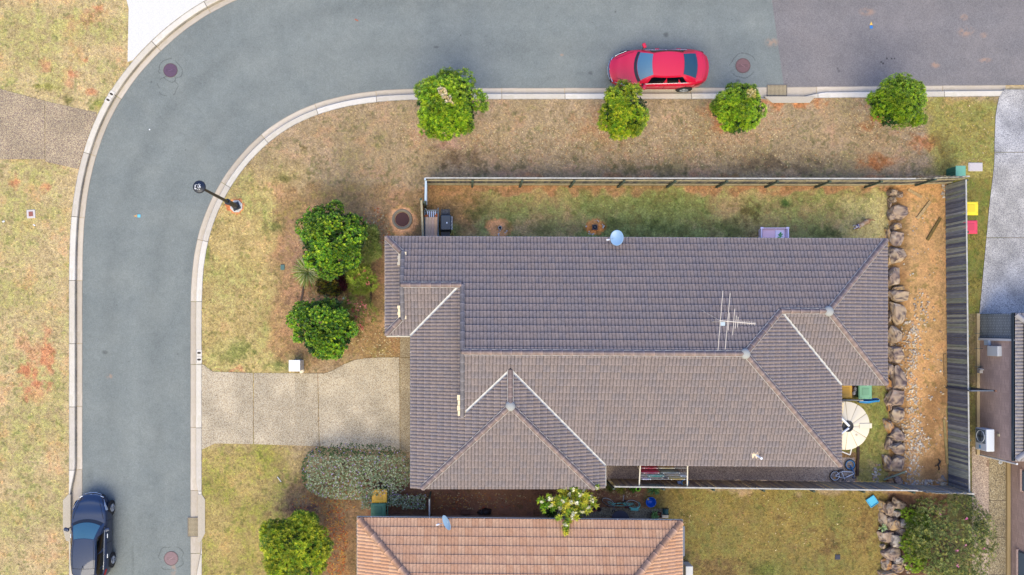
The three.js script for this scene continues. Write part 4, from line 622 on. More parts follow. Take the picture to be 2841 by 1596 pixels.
{ // grey green hedge shrub with mauve flowers beside the driveway
  const c = S(985, 1312, 0.75), t = thing('hedge', 'grey green flowering hedge between the driveway and the bottom boundary', 'hedge', [c.x, 0, c.z]), L = new Leaves(51), st = [];
  for (let i = 0; i < 12; i++) st.push(rod([rr(-1.6, 1.6, L.r), -0.04, rr(-0.6, 0.6, L.r)], [rr(-2, 2, L.r), 1.05, rr(-0.9, 0.9, L.r)], 0.025, 0.008, 5)); obj('stem', st, bark, t);
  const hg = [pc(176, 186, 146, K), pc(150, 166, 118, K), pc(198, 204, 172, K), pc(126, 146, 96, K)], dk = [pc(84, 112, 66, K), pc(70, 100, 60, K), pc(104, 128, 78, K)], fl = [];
  const H = (x, z) => { const a = Math.abs(x / 2.55) ** 3.2 + Math.abs(z / 1.28) ** 2.6; return a < 1 ? 1.32 * (1 - a) ** 0.34 : 0; };
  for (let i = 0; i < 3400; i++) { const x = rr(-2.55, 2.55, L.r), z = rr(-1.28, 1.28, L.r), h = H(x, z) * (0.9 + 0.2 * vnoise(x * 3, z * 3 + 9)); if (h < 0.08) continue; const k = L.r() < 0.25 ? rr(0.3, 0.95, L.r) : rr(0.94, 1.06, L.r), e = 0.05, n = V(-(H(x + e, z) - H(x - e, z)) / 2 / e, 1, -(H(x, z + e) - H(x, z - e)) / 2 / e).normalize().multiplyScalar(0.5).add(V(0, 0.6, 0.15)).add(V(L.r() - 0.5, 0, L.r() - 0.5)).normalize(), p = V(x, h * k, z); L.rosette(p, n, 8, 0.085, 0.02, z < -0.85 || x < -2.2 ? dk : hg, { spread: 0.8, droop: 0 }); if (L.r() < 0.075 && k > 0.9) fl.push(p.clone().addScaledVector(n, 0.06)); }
  for (let i = 0; i < 900; i++) { const a = rr(0.3, 3.3, L.r), z = 1.0 + 0.62 * L.r() * (a > 2.2 || a < 1.1 ? 1 : 0.8); const p = V(a, 0.5 + 0.5 * L.r(), z); L.rosette(p, V(L.r() - 0.3, 0.5, 0.9).normalize(), 8, 0.085, 0.02, hg, { spread: 0.8, droop: 0 }); if (L.r() < 0.12) fl.push(p); }
  obj('foliage', L.build(), dullLeaf, t); const F = new Leaves(52); for (const p of fl) F.rosette(p, V(0, 1, 0), 5, 0.035, 0.03, [pc(206, 170, 214, 0.5), pc(190, 150, 206, 0.5), pc(220, 190, 226, 0.5)], { spread: 1.3 }); obj('blossom', F.build(), petalMat, t);
}
{ // open tree with cream flower heads
  const c = S(1572, 1385, 2.3), t = thing('flowering_tree', 'open tree with cream flower heads between the two houses', 'tree', [c.x, 0, c.z]), L = new Leaves(61), lim = [], heads = [];
  obj('trunk', [rod([0, -0.05, 0], [0.05, 1.5, 0.05], 0.08, 0.055, 9)], mt(col(170, 160, 150, 0.42), 0.9), t);
  const spots = []; const pts = [[598, 195], [690, 180], [860, 110], [870, 190], [620, 265], [565, 300], [720, 320], [840, 280], [995, 240], [1010, 310], [1110, 380], [560, 400], [500, 400], [640, 360], [770, 420], [890, 430], [720, 430], [820, 360], [180, 650], [240, 680], [130, 640], [300, 700], [200, 790], [340, 770], [420, 690], [470, 760], [520, 640], [560, 720], [620, 800], [700, 740], [660, 660], [760, 680], [820, 650], [850, 700], [900, 680], [960, 740], [1040, 640], [1080, 690], [980, 810], [800, 790], [860, 830], [720, 860], [560, 880], [620, 920], [460, 920], [400, 970], [690, 920], [780, 900], [820, 960], [640, 1000], [720, 1040], [560, 1060], [600, 1120], [590, 1180], [720, 540], [640, 520], [840, 520], [960, 540], [540, 540], [420, 560], [300, 590], [1000, 560], [900, 600], [380, 640]];
  for (const q of pts) { const h = 2.1 + 0.8 * L.r(), p = S(1480 + q[0] * 0.1553, 1290 + q[1] * 0.1553, h); spots.push(V(p.x - c.x, h, p.z - c.z)); }
  spots.forEach((p, i) => { const s = V(p.x * 0.25 + 0.05, 1.4 + 0.2 * L.r(), p.z * 0.25 + 0.05), m = V(p.x * 0.65, lerp(1.5, p.y, 0.6), p.z * 0.65); lim.push(rod(s, m, 0.025, 0.018, 5), rod(m, p, 0.018, 0.01, 5));
    const yel = [pc(184, 184, 50, K), pc(206, 196, 60, K), pc(150, 170, 46, K), pc(120, 150, 44, K)]; for (let k = 0; k < 4; k++) L.rosette(p.clone().add(V((L.r() - 0.5) * 0.22, (L.r() - 0.5) * 0.15, (L.r() - 0.5) * 0.22)), V(L.r() - 0.5, 0.9, L.r() - 0.5).normalize(), 11, 0.17, 0.05, i > 17 && i < 24 ? gBright : yel, { spread: 1.25, droop: 0.3 }); if (i % 5 < 2) heads.push(p.clone().add(V(0, 0.12, 0))); });
  obj('limb', lim, mt(col(186, 176, 164, 0.44), 0.9), t); obj('crown', L.build(), leafMat, t); blooms(t, heads, 0.07, [pc(248, 242, 190, 0.52), pc(240, 232, 160, 0.52), pc(252, 248, 216, 0.52)], 83, 'flower_head', 7, 0.075);
}
{ // big dark bush at the bottom right
  const c = S(2638, 1500, 1.5), t = thing('bush', 'big dark mixed green bush at the bottom right behind the boulder wall', 'bush', [c.x, 0.6, c.z]), L = new Leaves(64), st = [];
  for (let i = 0; i < 9; i++) { const a = i * 0.7; st.push(rod([0.1 * Math.cos(a), -0.05, 0.1 * Math.sin(a)], [1.1 * Math.cos(a), 1.3, 1.1 * Math.sin(a)], 0.035, 0.012, 5)); } obj('stem', st, bark, t);
  const bg = [pc(128, 140, 76, K), pc(104, 120, 62, K), pc(150, 156, 94, K), pc(84, 102, 52, K), pc(170, 166, 84, K)];
  crown(L, { c: [0, 0.9, 0], rx: 1.72, ry: 0.95, rz: 2.1, clumps: 80, per: 44, cols: bg, leaves: 7, len: 0.09, wid: 0.022, rc: 0.26, gap: 0.26, box: 2.6, low: -0.6 });
  crown(L, { c: [-1.3, 0.35, 0.1], rx: 0.5, ry: 0.5, rz: 2.0, clumps: 24, per: 50, cols: [pc(130, 160, 40, K), pc(110, 140, 40, K), pc(150, 170, 50, K)], leaves: 7, len: 0.08, wid: 0.025, rc: 0.6, gap: 0.05, low: -0.6 });
  obj('foliage', L.build(), dullLeaf, t); blooms(t, [[0.05, -0.05], [-0.3, 0.2], [-0.2, 0.9], [0.5, -0.5], [0.9, 0.1], [0.2, -1.2], [-0.9, -1.4]].map((p) => V(p[0], 1.84 - 0.2 * (p[0] ** 2 + p[1] ** 2) / 2, p[1])), 0.05, [pc(240, 120, 180, 0.5), pc(250, 170, 190, 0.5)], 84, 'blossom', 5, 0.05);
}
// ---------------------------------------------------------------- the orange roofed house at the bottom
{
  const HE = 2.5, t = thing('house', 'house with orange terracotta tiled roof at the bottom edge', 'house'), R = new Roof(HE, 0.42, 0.39), E = (x, y) => D(x, y, HE); R.lf = 0.62;
  const a = E(898, 1300), b = E(1718, 1308), dep = 9.6, c = V(b.x, 0, b.z + dep), d = V(a.x, 0, b.z + dep);
  const N = R.plane(a, b, 0, 1), W = R.plane(d, a, 1, 0), EE = R.plane(b, c, -1, 0), SS = R.plane(c, d, 0, -1), span = [a, b, c, d], lim = [0, -1, 15.5];
  const faces = [{ plane: N, clip: [R.under(N, W), R.under(N, EE), R.under(N, SS)], span }, { plane: W, clip: [R.under(W, N), R.under(W, SS)], span }, { plane: EE, clip: [R.under(EE, N), R.under(EE, SS)], span }, { plane: SS, clip: [R.under(SS, W), R.under(SS, EE), R.under(SS, N)], span }];
  const under = []; for (const f of faces) { let poly = [V(-60, 0, -60), V(60, 0, -60), V(60, 0, 60), V(-60, 0, 60)].map((p) => ({ p, uv: [0, 0] })); const pl = f.plane; for (const hp of [[pl.A, pl.B, pl.C - HE], ...f.clip]) poly = clipTri(poly, hp); const p = []; for (let q = 1; q + 1 < poly.length; q++) for (const w of [poly[0], poly[q], poly[q + 1]]) p.push(w.p.x, pl.h(w.p.x, w.p.z) - 0.03, w.p.z); const g = new THREE.BufferGeometry(); g.setAttribute('position', new THREE.Float32BufferAttribute(p, 3)); g.computeVertexNormals(); under.push(g); }
  const roof = obj('roof', under, mt(col(110, 72, 54), 0.9), t);
  tileRoof(R, faces, roof, [pc(224, 172, 132, 0.6), pc(218, 163, 122, 0.6), pc(228, 178, 138, 0.6), pc(220, 168, 130, 0.6)], 'roof_tile', 300, faintLapMaps);
  const cm = [[226, 174, 138], [218, 166, 130], [230, 182, 148]].map((q) => mt(col(...q, 0.5), 0.85, { map: capTex })), o = { lift: 0.05, len: 0.46, w: 0.28, h: 0.12 };
  const A = R.meet(N, W, SS), B = R.meet(N, EE, SS); ridge(roof, V(a.x + 0.12, HE + 0.04, a.z + 0.12), A, cm, o); ridge(roof, V(b.x - 0.12, HE + 0.04, b.z + 0.12), B, cm, o); ridge(roof, A, B, cm, o); ridge(roof, d.clone().setY(HE), A, cm, o); ridge(roof, c.clone().setY(HE), B, cm, o);
  const gl = mt(col(222, 220, 210, 0.42), 0.6), cl = mt(col(236, 236, 232, 0.5), 0.5); gutter(t, a, b, 0, 1, gl, HE, 12, cl); gutter(t, d, a, 1, 0, gl, HE, 6, cl); gutter(t, b, c, -1, 0, gl, HE, 6, cl);
  const I = 0.5; obj('wall', slab([V(a.x + I, 0, a.z + I), V(b.x - I, 0, b.z + I), V(c.x - I, 0, c.z - I), V(d.x + I, 0, d.z - I)], -0.1, 2.36), mt(col(200, 178, 150), 0.92, { map: tiled(grainTex, 1, 1) }), t);
  obj('soffit', slab([V(a.x, 0, a.z), V(b.x, 0, b.z), c, d].map((p) => V(p.x, 0, p.z)), 2.365, 2.385), mt(col(220, 212, 196), 0.8), t);
  const hp = S(1898, 1505, 2.2); obj('window_hood', [box(0.42, 0.03, 1.35, b.x + 0.02, 2.1, hp.z, [0, 0, -0.5])], mt(col(150, 152, 158, 0.4), 0.5), t);
}
// ---------------------------------------------------------------- the brick house on the right
{
  const g0 = 0.6, HE = 3.15, t = thing('house', 'pinkish brick house with dark gutters at the right edge', 'house');
  const wx = S(2716, 0, g0).x, z0 = S(0, 873, g0).z, zc = S(0, 940, g0).z, z1 = S(0, 1258, g0).z, wx2 = S(2802, 0, g0).x, z2 = 16;
  const brickM = (c, mort, seed) => { const q = tex(256, 256, (i, j) => { const row = Math.floor(j / 21.34), y = (j / 21.34) % 1, x = ((i / 64) + (row % 2) * 0.5) % 1, m = y < 0.13 || x < 0.045, id = hash2(Math.floor((i / 64) + (row % 2) * 0.5) + seed, row), k = 0.85 + 0.2 * id + 0.16 * (hash2(i + seed, j) - 0.5); const w = m ? mort : c; return sq(w.map((v) => v * k)); }, true); q.repeat.set(1, 1); return new THREE.MeshStandardMaterial({ map: q, roughness: 0.9 }); };
  const uvWall = (g, a) => { const p = g.attributes.position, u = new Float32Array(p.count * 2); for (let i = 0; i < p.count; i++) { u[i * 2] = (a === 'x' ? p.getX(i) : p.getZ(i)); u[i * 2 + 1] = p.getY(i); } g.setAttribute('uv', new THREE.BufferAttribute(u, 2)); return g; };
  const b1 = brickM(pc(196, 168, 156, 0.62), pc(176, 150, 140, 0.6), 3), b2 = brickM(pc(116, 120, 124, 0.6), pc(190, 206, 214, 0.6), 9);
  obj('wall', [uvWall(norm(box(6, HE - g0 - 0.05, z1 - zc, wx + 3, g0 - 0.2, (z1 + zc) / 2)), 'z')], b1, t);
  obj('dark_brick_wall', [uvWall(norm(box(5.995, HE - g0 - 0.05, zc - z0 - 0.004, wx + 3.004, g0 - 0.2, (z0 + zc) / 2)), 'z')], b2, t);
  obj('wall', [uvWall(norm(box(6, HE - g0 - 0.05, z2 - z1 - 0.004, wx2 + 3, g0 - 0.2, (z2 + z1) / 2 + 0.002)), 'z')], b1, t);
  // roof: eaves, a hip at the top and bottom of the front block
  const R = new Roof(HE, 0.42, 0.33), ex = S(2812, 0, HE).x, ez0 = S(0, 868, HE).z, ez1 = S(0, 1280, HE).z, P = (x, z) => V(x, 0, z), far = 34;
  const W = R.plane(P(ex, ez1), P(ex, ez0), 1, 0), N = R.plane(P(ex, ez0), P(far, ez0), 0, 1), SS = R.plane(P(far, ez1), P(ex, ez1), 0, -1), span = [P(ex, ez0), P(ex + 3.4, ez1)];
  const faces = [{ plane: W, clip: [R.under(W, N), R.under(W, SS), [-1, 0, ex + 3.2]], span }, { plane: N, clip: [R.under(N, W), [-1, 0, ex + 3.2], [0, -1, (ez0 + ez1) / 2]], span }, { plane: SS, clip: [R.under(SS, W), [-1, 0, ex + 3.2], [0, 1, -(ez0 + ez1) / 2]], span }];
  const roof = obj('roof', slab([P(ex + 0.2, ez0 + 0.2), P(far, ez0 + 0.2), P(far, ez1 - 0.2), P(ex + 0.2, ez1 - 0.2)], HE - 0.05, HE - 0.02), mt(col(90, 88, 88), 0.8), t);
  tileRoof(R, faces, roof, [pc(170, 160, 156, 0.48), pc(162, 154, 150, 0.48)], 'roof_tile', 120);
  const cm = [mt(col(176, 172, 172, 0.42), 0.8)]; ridge(roof, V(ex + 0.1, HE + 0.03, ez0 + 0.1), R.meet(W, N, SS), cm, { lift: 0.045 }); ridge(roof, V(ex + 0.1, HE + 0.03, ez1 - 0.1), R.meet(W, N, SS), cm, { lift: 0.045 });
  const gm = mt(col(70, 88, 104, 0.4), 0.4); gutter(t, P(ex, ez1), P(ex, ez0), 1, 0, gm, HE, 0); gutter(t, P(ex, ez0), P(far, ez0), 0, 1, gm, HE, 0); gutter(t, P(far, ez1), P(ex, ez1), 0, -1, gm, HE, 0);
  const white = mt(col(232, 232, 236, 0.5), 0.5);
  obj('downpipe', [box(0.1, HE - g0 - 0.1, 0.1, wx - 0.06, g0, zc + 0.02)], white, t); obj('downpipe', [rod([wx + 0.02, g0 + 0.05, z1 + 0.06], [wx + 0.1, HE - 0.1, z1 + 0.08], 0.045, 0.045, 10)], white, t);
  const zm = S(0, 974, 1.8).z; obj('meter_box', [box(0.2, 0.72, 0.46, wx - 0.1, 1.5, zm, null, 0.02)], mt(col(220, 222, 224, 0.5), 0.5), t); obj('cable_box', [box(0.12, 0.34, 0.24, wx - 0.06, 1.15, zm - 0.36, null, 0.015)], mt(col(190, 206, 226, 0.5), 0.5), t);
  const zt = S(0, 1026, 0.9).z; obj('tap', [rod([wx - 0.02, 1.0, zt], [wx - 0.16, 1.02, zt], 0.03, 0.03), rod([wx - 0.16, 1.02, zt], [wx - 0.16, 0.9, zt + 0.05], 0.025, 0.02), box(0.16, 0.2, 0.24, wx - 0.08, 0.72, zt + 0.05, null, 0.02)], mt(col(222, 214, 206, 0.5), 0.5), t);
  for (const zz of [925, 967, 1016]) obj('hose_bracket', [rod([wx - 0.35, g0 + 0.25, S(0, zz, g0).z], [wx, g0 + 0.3, S(0, zz, g0).z], 0.012)], mt(col(70, 90, 90), 0.5), t);
  obj('vent', [box(0.04, 0.12, 0.12, wx - 0.02, 1.95, S(0, 1207, 1.95).z)], mt(col(236, 224, 186, 0.5), 0.7), t);
  const glass = mt(col(120, 150, 176, 0.3), 0.08, { metalness: 0.1 }), fr = mt(col(70, 92, 110, 0.4), 0.4);
  for (const [ya, yb, ha, hb] of [[1305, 1362, 1.5, 2.7], [1528, 1680, 1.25, 2.7]]) { const za = S(0, ya, ha).z, zb = S(0, yb, ha).z, w = obj('window', [box(0.07, hb - ha, zb - za, wx2 - 0.02, ha, (za + zb) / 2)], fr, t); obj('pane', [box(0.02, (hb - ha) / 2 - 0.08, zb - za - 0.1, wx2 - 0.06, ha + 0.05, (za + zb) / 2), box(0.02, (hb - ha) / 2 - 0.08, zb - za - 0.1, wx2 - 0.06, (ha + hb) / 2 + 0.03, (za + zb) / 2)], glass, w); obj('sill', [box(0.14, 0.06, zb - za + 0.1, wx2 - 0.06, ha - 0.06, (za + zb) / 2)], b1, w); }
  obj('timber_edge', [box(0.16, 0.12, 30, S(2794.5, 0, g0).x, g0 + 0.02, z1 + 15.4)], mt(col(196, 170, 120, 0.5), 0.9, { map: tiled(grainTex, 1, 8) }), t);
  obj('timber_edge', [box(0.13, 0.14, z1 - z0 + 0.1, S(2711, 0, g0).x, g0 - 0.02, (z0 + z1) / 2)], mt(col(214, 190, 146, 0.5), 0.9, { map: tiled(grainTex, 1, 8) }), t);
  // steel gate leaf between fence and wall, seen on edge
  const zg = S(0, 1078, 1).z, G = thing('side_gate', 'dark grey steel side gate between the fence and the brick wall', 'gate', [wx - 1.0, g0, zg]);
  for (let i = 0; i < 9; i++) obj('steel_rib', [box(0.09, 1.68, 0.03, -0.42 + i * 0.105, 0.06, (i % 2) * 0.012)], mt(col(78, 90, 104, 0.42), 0.5), G);
  obj('post', [box(0.06, 1.8, 0.06, 0.58, 0, 0)], mt(col(78, 90, 104, 0.42), 0.5), G); obj('post_cap', [box(0.08, 0.05, 0.08, 0.58, 1.8, 0)], mt(col(140, 96, 76, 0.45), 0.7), G); obj('post', [box(0.06, 1.75, 0.06, -0.52, 0, 0)], mt(col(78, 90, 104, 0.42), 0.5), G);
  obj('gate_rail', [box(1.0, 0.04, 0.05, 0.02, 1.74, 0)], mt(col(110, 120, 134, 0.42), 0.5), G);
  // air conditioner
  const AC = thing('air_conditioner', 'white outdoor air conditioner unit against the brick wall on the right', 'air conditioner', [23.6, g0 + 0.78, S(0, 1220, g0 + 1.3).z]);
  const wm = mt(col(236, 240, 244, 0.48), 0.4); obj('case', [box(0.36, 0.8, 1.0, 0, 0.02, 0, null, 0.03)], wm, AC); const gr = obj('grille', [box(0.02, 0.66, 0.62, -0.185, 0.09, -0.14)], mt(col(120, 132, 140, 0.45), 0.5), AC);
  for (const y of [0.42]) { const f = obj('fan', [at(new THREE.TorusGeometry(0.27, 0.012, 6, 28), [-0.2, y, -0.14], [0, Math.PI / 2, 0])], wm, AC); obj('fan_hub', [cyl(0.06, 0.06, 0.02, -0.2, y, -0.14, 14, [0, 0, Math.PI / 2])], mt(col(60, 66, 72, 0.4), 0.5), f); for (let k = 0; k < 4; k++) obj('fan_blade', [at(new THREE.BoxGeometry(0.012, 0.24, 0.09), [-0.2 , y + 0.1 * Math.cos(k * 1.57), -0.14 + 0.1 * Math.sin(k * 1.57)], [k * 1.57, 0, 0])], mt(col(80, 88, 96, 0.4), 0.5), f); }
  obj('label_plate', [box(0.012, 0.12, 0.14, -0.184, 0.3, 0.34)], mt(col(110, 170, 216, 0.5), 0.5), AC); obj('foot', [box(0.66, 0.04, 0.04, 0.16, -0.03, -0.38), box(0.66, 0.04, 0.04, 0.16, -0.03, 0.38)], mt(col(60, 60, 60), 0.8), AC);
  // small round path light
  const pl = S(2776, 1283, 0.63), L = thing('path_light', 'small round white light set in the path by the brick wall', 'light fitting', [pl.x, 0.625, pl.z]); obj('rim', [cyl(0.09, 0.085, 0.03, 0, 0, 0, 20)], wm, L); obj('lens', [cyl(0.06, 0.055, 0.012, 0, 0.03, 0, 20)], mt(col(170, 176, 180), 0.3), L);
}
// ---------------------------------------------------------------- fences
const timberTex = tex(64, 256, (i, j) => { const k = 0.66 + 0.34 * fbm(i / 2.2, j / 60, 3) + 0.2 * (fbm(i / 9 + 5, j / 30, 3) - 0.5); return [k, k, k * 0.98]; }, true);
const palM = [[170, 160, 146], [150, 142, 136], [128, 124, 124], [108, 108, 114], [176, 168, 140], [140, 140, 120]].map((c) => mt(col(...c, 0.46), 0.95, { map: timberTex }));
const palD = [[166, 168, 168], [140, 142, 150], [116, 118, 132], [176, 178, 164], [104, 106, 122], [156, 162, 144], [144, 148, 152]].map((c) => mt(col(...c, 0.7), 0.95, { map: timberTex }));
const palB = [[172, 162, 144], [160, 152, 140], [182, 170, 146], [140, 134, 128], [176, 168, 140], [152, 146, 140]].map((c) => mt(col(...c, 0.74), 0.95, { map: timberTex }));
const pine = mt(col(96, 116, 96, 0.42), 0.9, { map: timberTex }), railM = mt(col(216, 200, 160, 0.5), 0.9, { map: timberTex }), capPale = mt(col(232, 228, 222, 0.5), 0.9, { map: timberTex });
function fence(label, a, b, h, { w = 0.1, gap = 0.006, mats, postM = pine, side = 1, posts, rails = [0.3, 1.25], kick = 0, cap, railMat = railM, gFix, most = 300 } = {}) {
  const t = thing('paling_fence', label, 'fence', [0, 0, 0]), d = V(b.x - a.x, 0, b.z - a.z), L = d.length(); d.normalize(); const n = V(-d.z, 0, d.x).multiplyScalar(side), ang = Math.atan2(-d.z, d.x), g = (s) => gFix ? gFix(s) : landH(a.x + d.x * s + n.x * 0.3, a.z + d.z * s + n.z * 0.3), step = w + gap, cnt = Math.floor(L / step);
  const geo = [0, 1, 2].map((k) => { const q = new THREE.BoxGeometry(w, h, 0.016); q.translate(0, h / 2, 0); const u = q.attributes.uv; for (let i = 0; i < u.count; i++) u.setXY(i, u.getX(i) * 0.5 + k * 0.3, u.getY(i)); return q; });
  for (let i = 0; i < cnt; i++) { const s = (i + 0.5) * step, p = V(a.x + d.x * s, g(s) + 0.03 + (hash2(i, 5 + Math.floor(L * 10)) - 0.5) * 0.025, a.z + d.z * s).addScaledVector(n, -(i % 2) * 0.012 - 0.02), o = obj('paling', geo[i % 3], mats[Math.floor(hash2(Math.floor(i / 3.4) + 40, Math.floor(L * 7)) * mats.length * 0.3 + hash2(i, 77) * mats.length * 0.7)], t); o.position.copy(p); o.rotation.set((hash2(i, 9) - 0.5) * 0.02, ang + (hash2(i, 3) - 0.5) * 0.02, (hash2(i, 1) - 0.5) * 0.014, 'YXZ'); }
  const N = Math.ceil(L / 2.4); const P = (s, y, o) => V(a.x + d.x * s, g(Math.min(s, L)) + y, a.z + d.z * s).addScaledVector(n, o);
  for (const y of rails) for (let i = 0; i < N; i++) obj('rail', beam(P(i * L / N + 0.004, y, 0.03), P((i + 1) * L / N - 0.004, y, 0.03), 0.045, 0.075), railMat, t);
  for (const s of posts || [...Array(N + 1).keys()].map((i) => i * L / N)) { const p = P(s, -0.1, 0.1), o = obj('post', box(0.1, h * 0.98 + 0.1, 0.07), postM, t); o.position.copy(p); o.rotation.y = ang; }
  if (kick) for (let i = 0; i < N; i++) obj('kickboard', beam(P(i * L / N + 0.004, kick / 2, 0.012), P((i + 1) * L / N - 0.004, kick / 2, 0.012), 0.028, kick), railM, t);
  if (cap) for (let i = 0; i < N; i++) obj('capping', beam(P(i * L / N + 0.003, h + 0.05, -0.02), P((i + 1) * L / N - 0.003, h + 0.05, -0.02), 0.06, 0.025), capPale, t);
  return t;
}
const fnA = S(1183, 513), fnB = V(22.62, 0, S(0, 509, 0.6).z), feB = V(22.7, 0, S(0, 1349, 0.6).z), fsA = S(1684, 1330);
fence('timber paling fence with green posts along the back lawn at the top', fnA, fnB, 1.62, { mats: palM, side: 1, kick: 0.16, rails: [0.42, 1.35], cap: 1, posts: [1310, 1442, 1581, 1714, 1850, 1988, 2123, 2262, 2399, 2521].map((x) => S(x, 513).x - fnA.x) });
fence('tall weathered grey paling fence beside the orange dirt strip', V(22.55, 0, fnB.z + 0.1), feB, 1.5, { mats: palD, side: -1, kick: 0.12, cap: 1, rails: [0.35, 1.15], gFix: () => 0.6 });
fence('weathered brown paling fence along the bottom boundary', feB, fsA, 1.82, { mats: palB, side: -1, cap: 1, w: 0.15, rails: [0.4, 1.4], kick: 0, gFix: (s) => landH(feB.x - s, 7.2) });
{ // the short timber and steel return beside the barbecue
  const a = S(1184, 518), b = S(1182, 572), t = thing('fence_gate', 'narrow pale steel side gate below the top fence corner', 'gate');
  const gm = mt(col(196, 214, 226, 0.5), 0.5); const n = 12; for (let i = 0; i < n; i++) { const p = a.clone().lerp(b, (i + 0.5) / n); obj('gate_slat', box(0.05, 1.5, 0.02, p.x, 0.06, p.z, [0, 1.57, 0]), palM[i % 3], t); }
  obj('gate_rail', [beam(V(a.x + 0.03, 1.56, a.z), V(b.x + 0.05, 1.56, b.z), 0.09, 0.05)], gm, t); obj('gate_rail', [beam(V(a.x + 0.03, 0.4, a.z), V(b.x + 0.05, 0.4, b.z), 0.04, 0.05)], gm, t); obj('hinge_post', [box(0.08, 1.7, 0.08, a.x, 0, a.z - 0.05)], gm, t); obj('latch_post', [box(0.09, 1.65, 0.09, b.x, 0, b.z + 0.06)], pine, t);
  const c = S(1172, 568), e = S(1176, 668), u = thing('timber_screen', 'low timber paling screen from the gate to the house wall', 'fence'); const m = 16; for (let i = 0; i < m; i++) { const p = c.clone().lerp(e, (i + 0.5) / m); obj('paling', box(0.1, 1.55, 0.02, p.x, 0.03, p.z, [0, 1.57, 0]), palM[(i * 5) % 6], u); }
  obj('rail', [beam(V(c.x + 0.03, 1.56, c.z), V(e.x + 0.03, 1.56, e.z), 0.09, 0.045)], railM, u); obj('post', [box(0.09, 1.66, 0.09, c.x, 0, c.z)], pine, u);
  // the divider between the two houses
  const f = S(1195, 1366), h = S(1195, 1428), w = thing('timber_screen', 'thin pale topped screen between the two houses above the dish', 'fence'); for (let i = 0; i < 12; i++) { const p = f.clone().lerp(h, (i + 0.5) / 12); obj('paling', box(0.09, 1.5, 0.02, p.x, 0.02, p.z, [0, 1.57, 0]), palB[(i * 3) % 6], w); } obj('capping', [beam(V(f.x, 1.53, f.z), V(h.x, 1.53, h.z), 0.06, 0.04)], capPale, w); obj('post', [box(0.08, 1.5, 0.08, f.x, 0, f.z), box(0.08, 1.5, 0.08, h.x, 0, h.z)], pine, w);
}
// ---------------------------------------------------------------- boulder walls
const rockM = [[206, 178, 150], [182, 156, 138], [222, 194, 158], [228, 188, 130], [228, 162, 88], [224, 212, 198]];
function boulderGeo(seed) {
  const r = rngOf(seed), g = new THREE.IcosahedronGeometry(1, 4), p = g.attributes.position, cuts = []; for (let i = 0; i < 9; i++) cuts.push([V(r() * 2 - 1, r() * 1.4 - 0.5, r() * 2 - 1).normalize(), 0.5 + 0.3 * r()]);
  cuts.push([V(0.1 * r(), 1, 0.1 * r()).normalize(), 0.6], [V(1, 0.1, 0.2 * r()).normalize(), 0.66], [V(-1, 0.25, 0.2 * r()).normalize(), 0.64], [V(0.2 * r(), 0.15, 1).normalize(), 0.66], [V(0.2 * r(), 0.15, -1).normalize(), 0.66]);
  for (let i = 0; i < p.count; i++) { const v = V(p.getX(i), p.getY(i), p.getZ(i)).multiplyScalar(1.12); for (const [n, d] of cuts) { const e = v.dot(n) - d; if (e > 0) v.addScaledVector(n, -e * 0.98); } const k = 1 + 0.2 * (noise3(v.x * 3 + seed, v.y * 3, v.z * 3) - 0.5) + 0.07 * (noise3(v.x * 9, v.y * 9 + seed, v.z * 9) - 0.5); v.multiplyScalar(k * 1.34); p.setXYZ(i, v.x, v.y, v.z); }
  g.computeVertexNormals(); return g;
}
const rockMat = mt(0xffffff, 0.95, { vertexColors: true, bumpMap: tiled(grainBump, 2, 2), bumpScale: 0.03 });
function boulders(label, list, y0, seed) {
  const t = thing('boulder_wall', label, 'retaining wall');
  list.forEach(([x, y, w, h, k = 0, lift = 0.27, up = 0.29], i) => {
    const c = S(x, y, lift + 0.2), g = boulderGeo(seed + i), mainc = pc(...rockM[k], 0.52), c2 = pc(...rockM[(k + 1) % 3], 0.52), dk = pc(92, 76, 84, 0.5), pale = pc(236, 222, 206, 0.52);
    paint(g, (a, b, e) => { const n = n01(noise3(a * 1.7 + i * 9, b * 1.7, e * 1.7 + i)), m = n01(noise3(a * 5 + i, b * 5, e * 5)), f = 0.72 + 0.5 * noise3(a * 14, b * 14, e * 14 + i); let o = [0, 1, 2].map((q) => lerp(mainc[q], c2[q], sstep(0.4, 0.75, n))); o = o.map((v, q) => lerp(v, dk[q], 0.9 * sstep(0.55, 0.72, m))); o = o.map((v, q) => lerp(v, pale[q], 0.6 * sstep(0.72, 0.95, n01(noise3(a * 3 + 50, b * 3, e * 3))))); return o.map((v) => v * f); });
    const o = obj('boulder', g, rockMat, t); o.position.set(c.x, y0 + lift, c.z); o.scale.set(w / 58.45 / 2 * 1.04, up, h / 58.45 / 2 * 0.98); o.rotation.set((hash2(i, seed + 2) - 0.5) * 0.5, (hash2(i, seed) - 0.5) * 0.5, (hash2(i, seed + 1) - 0.5) * 0.5);
  }); return t;
}
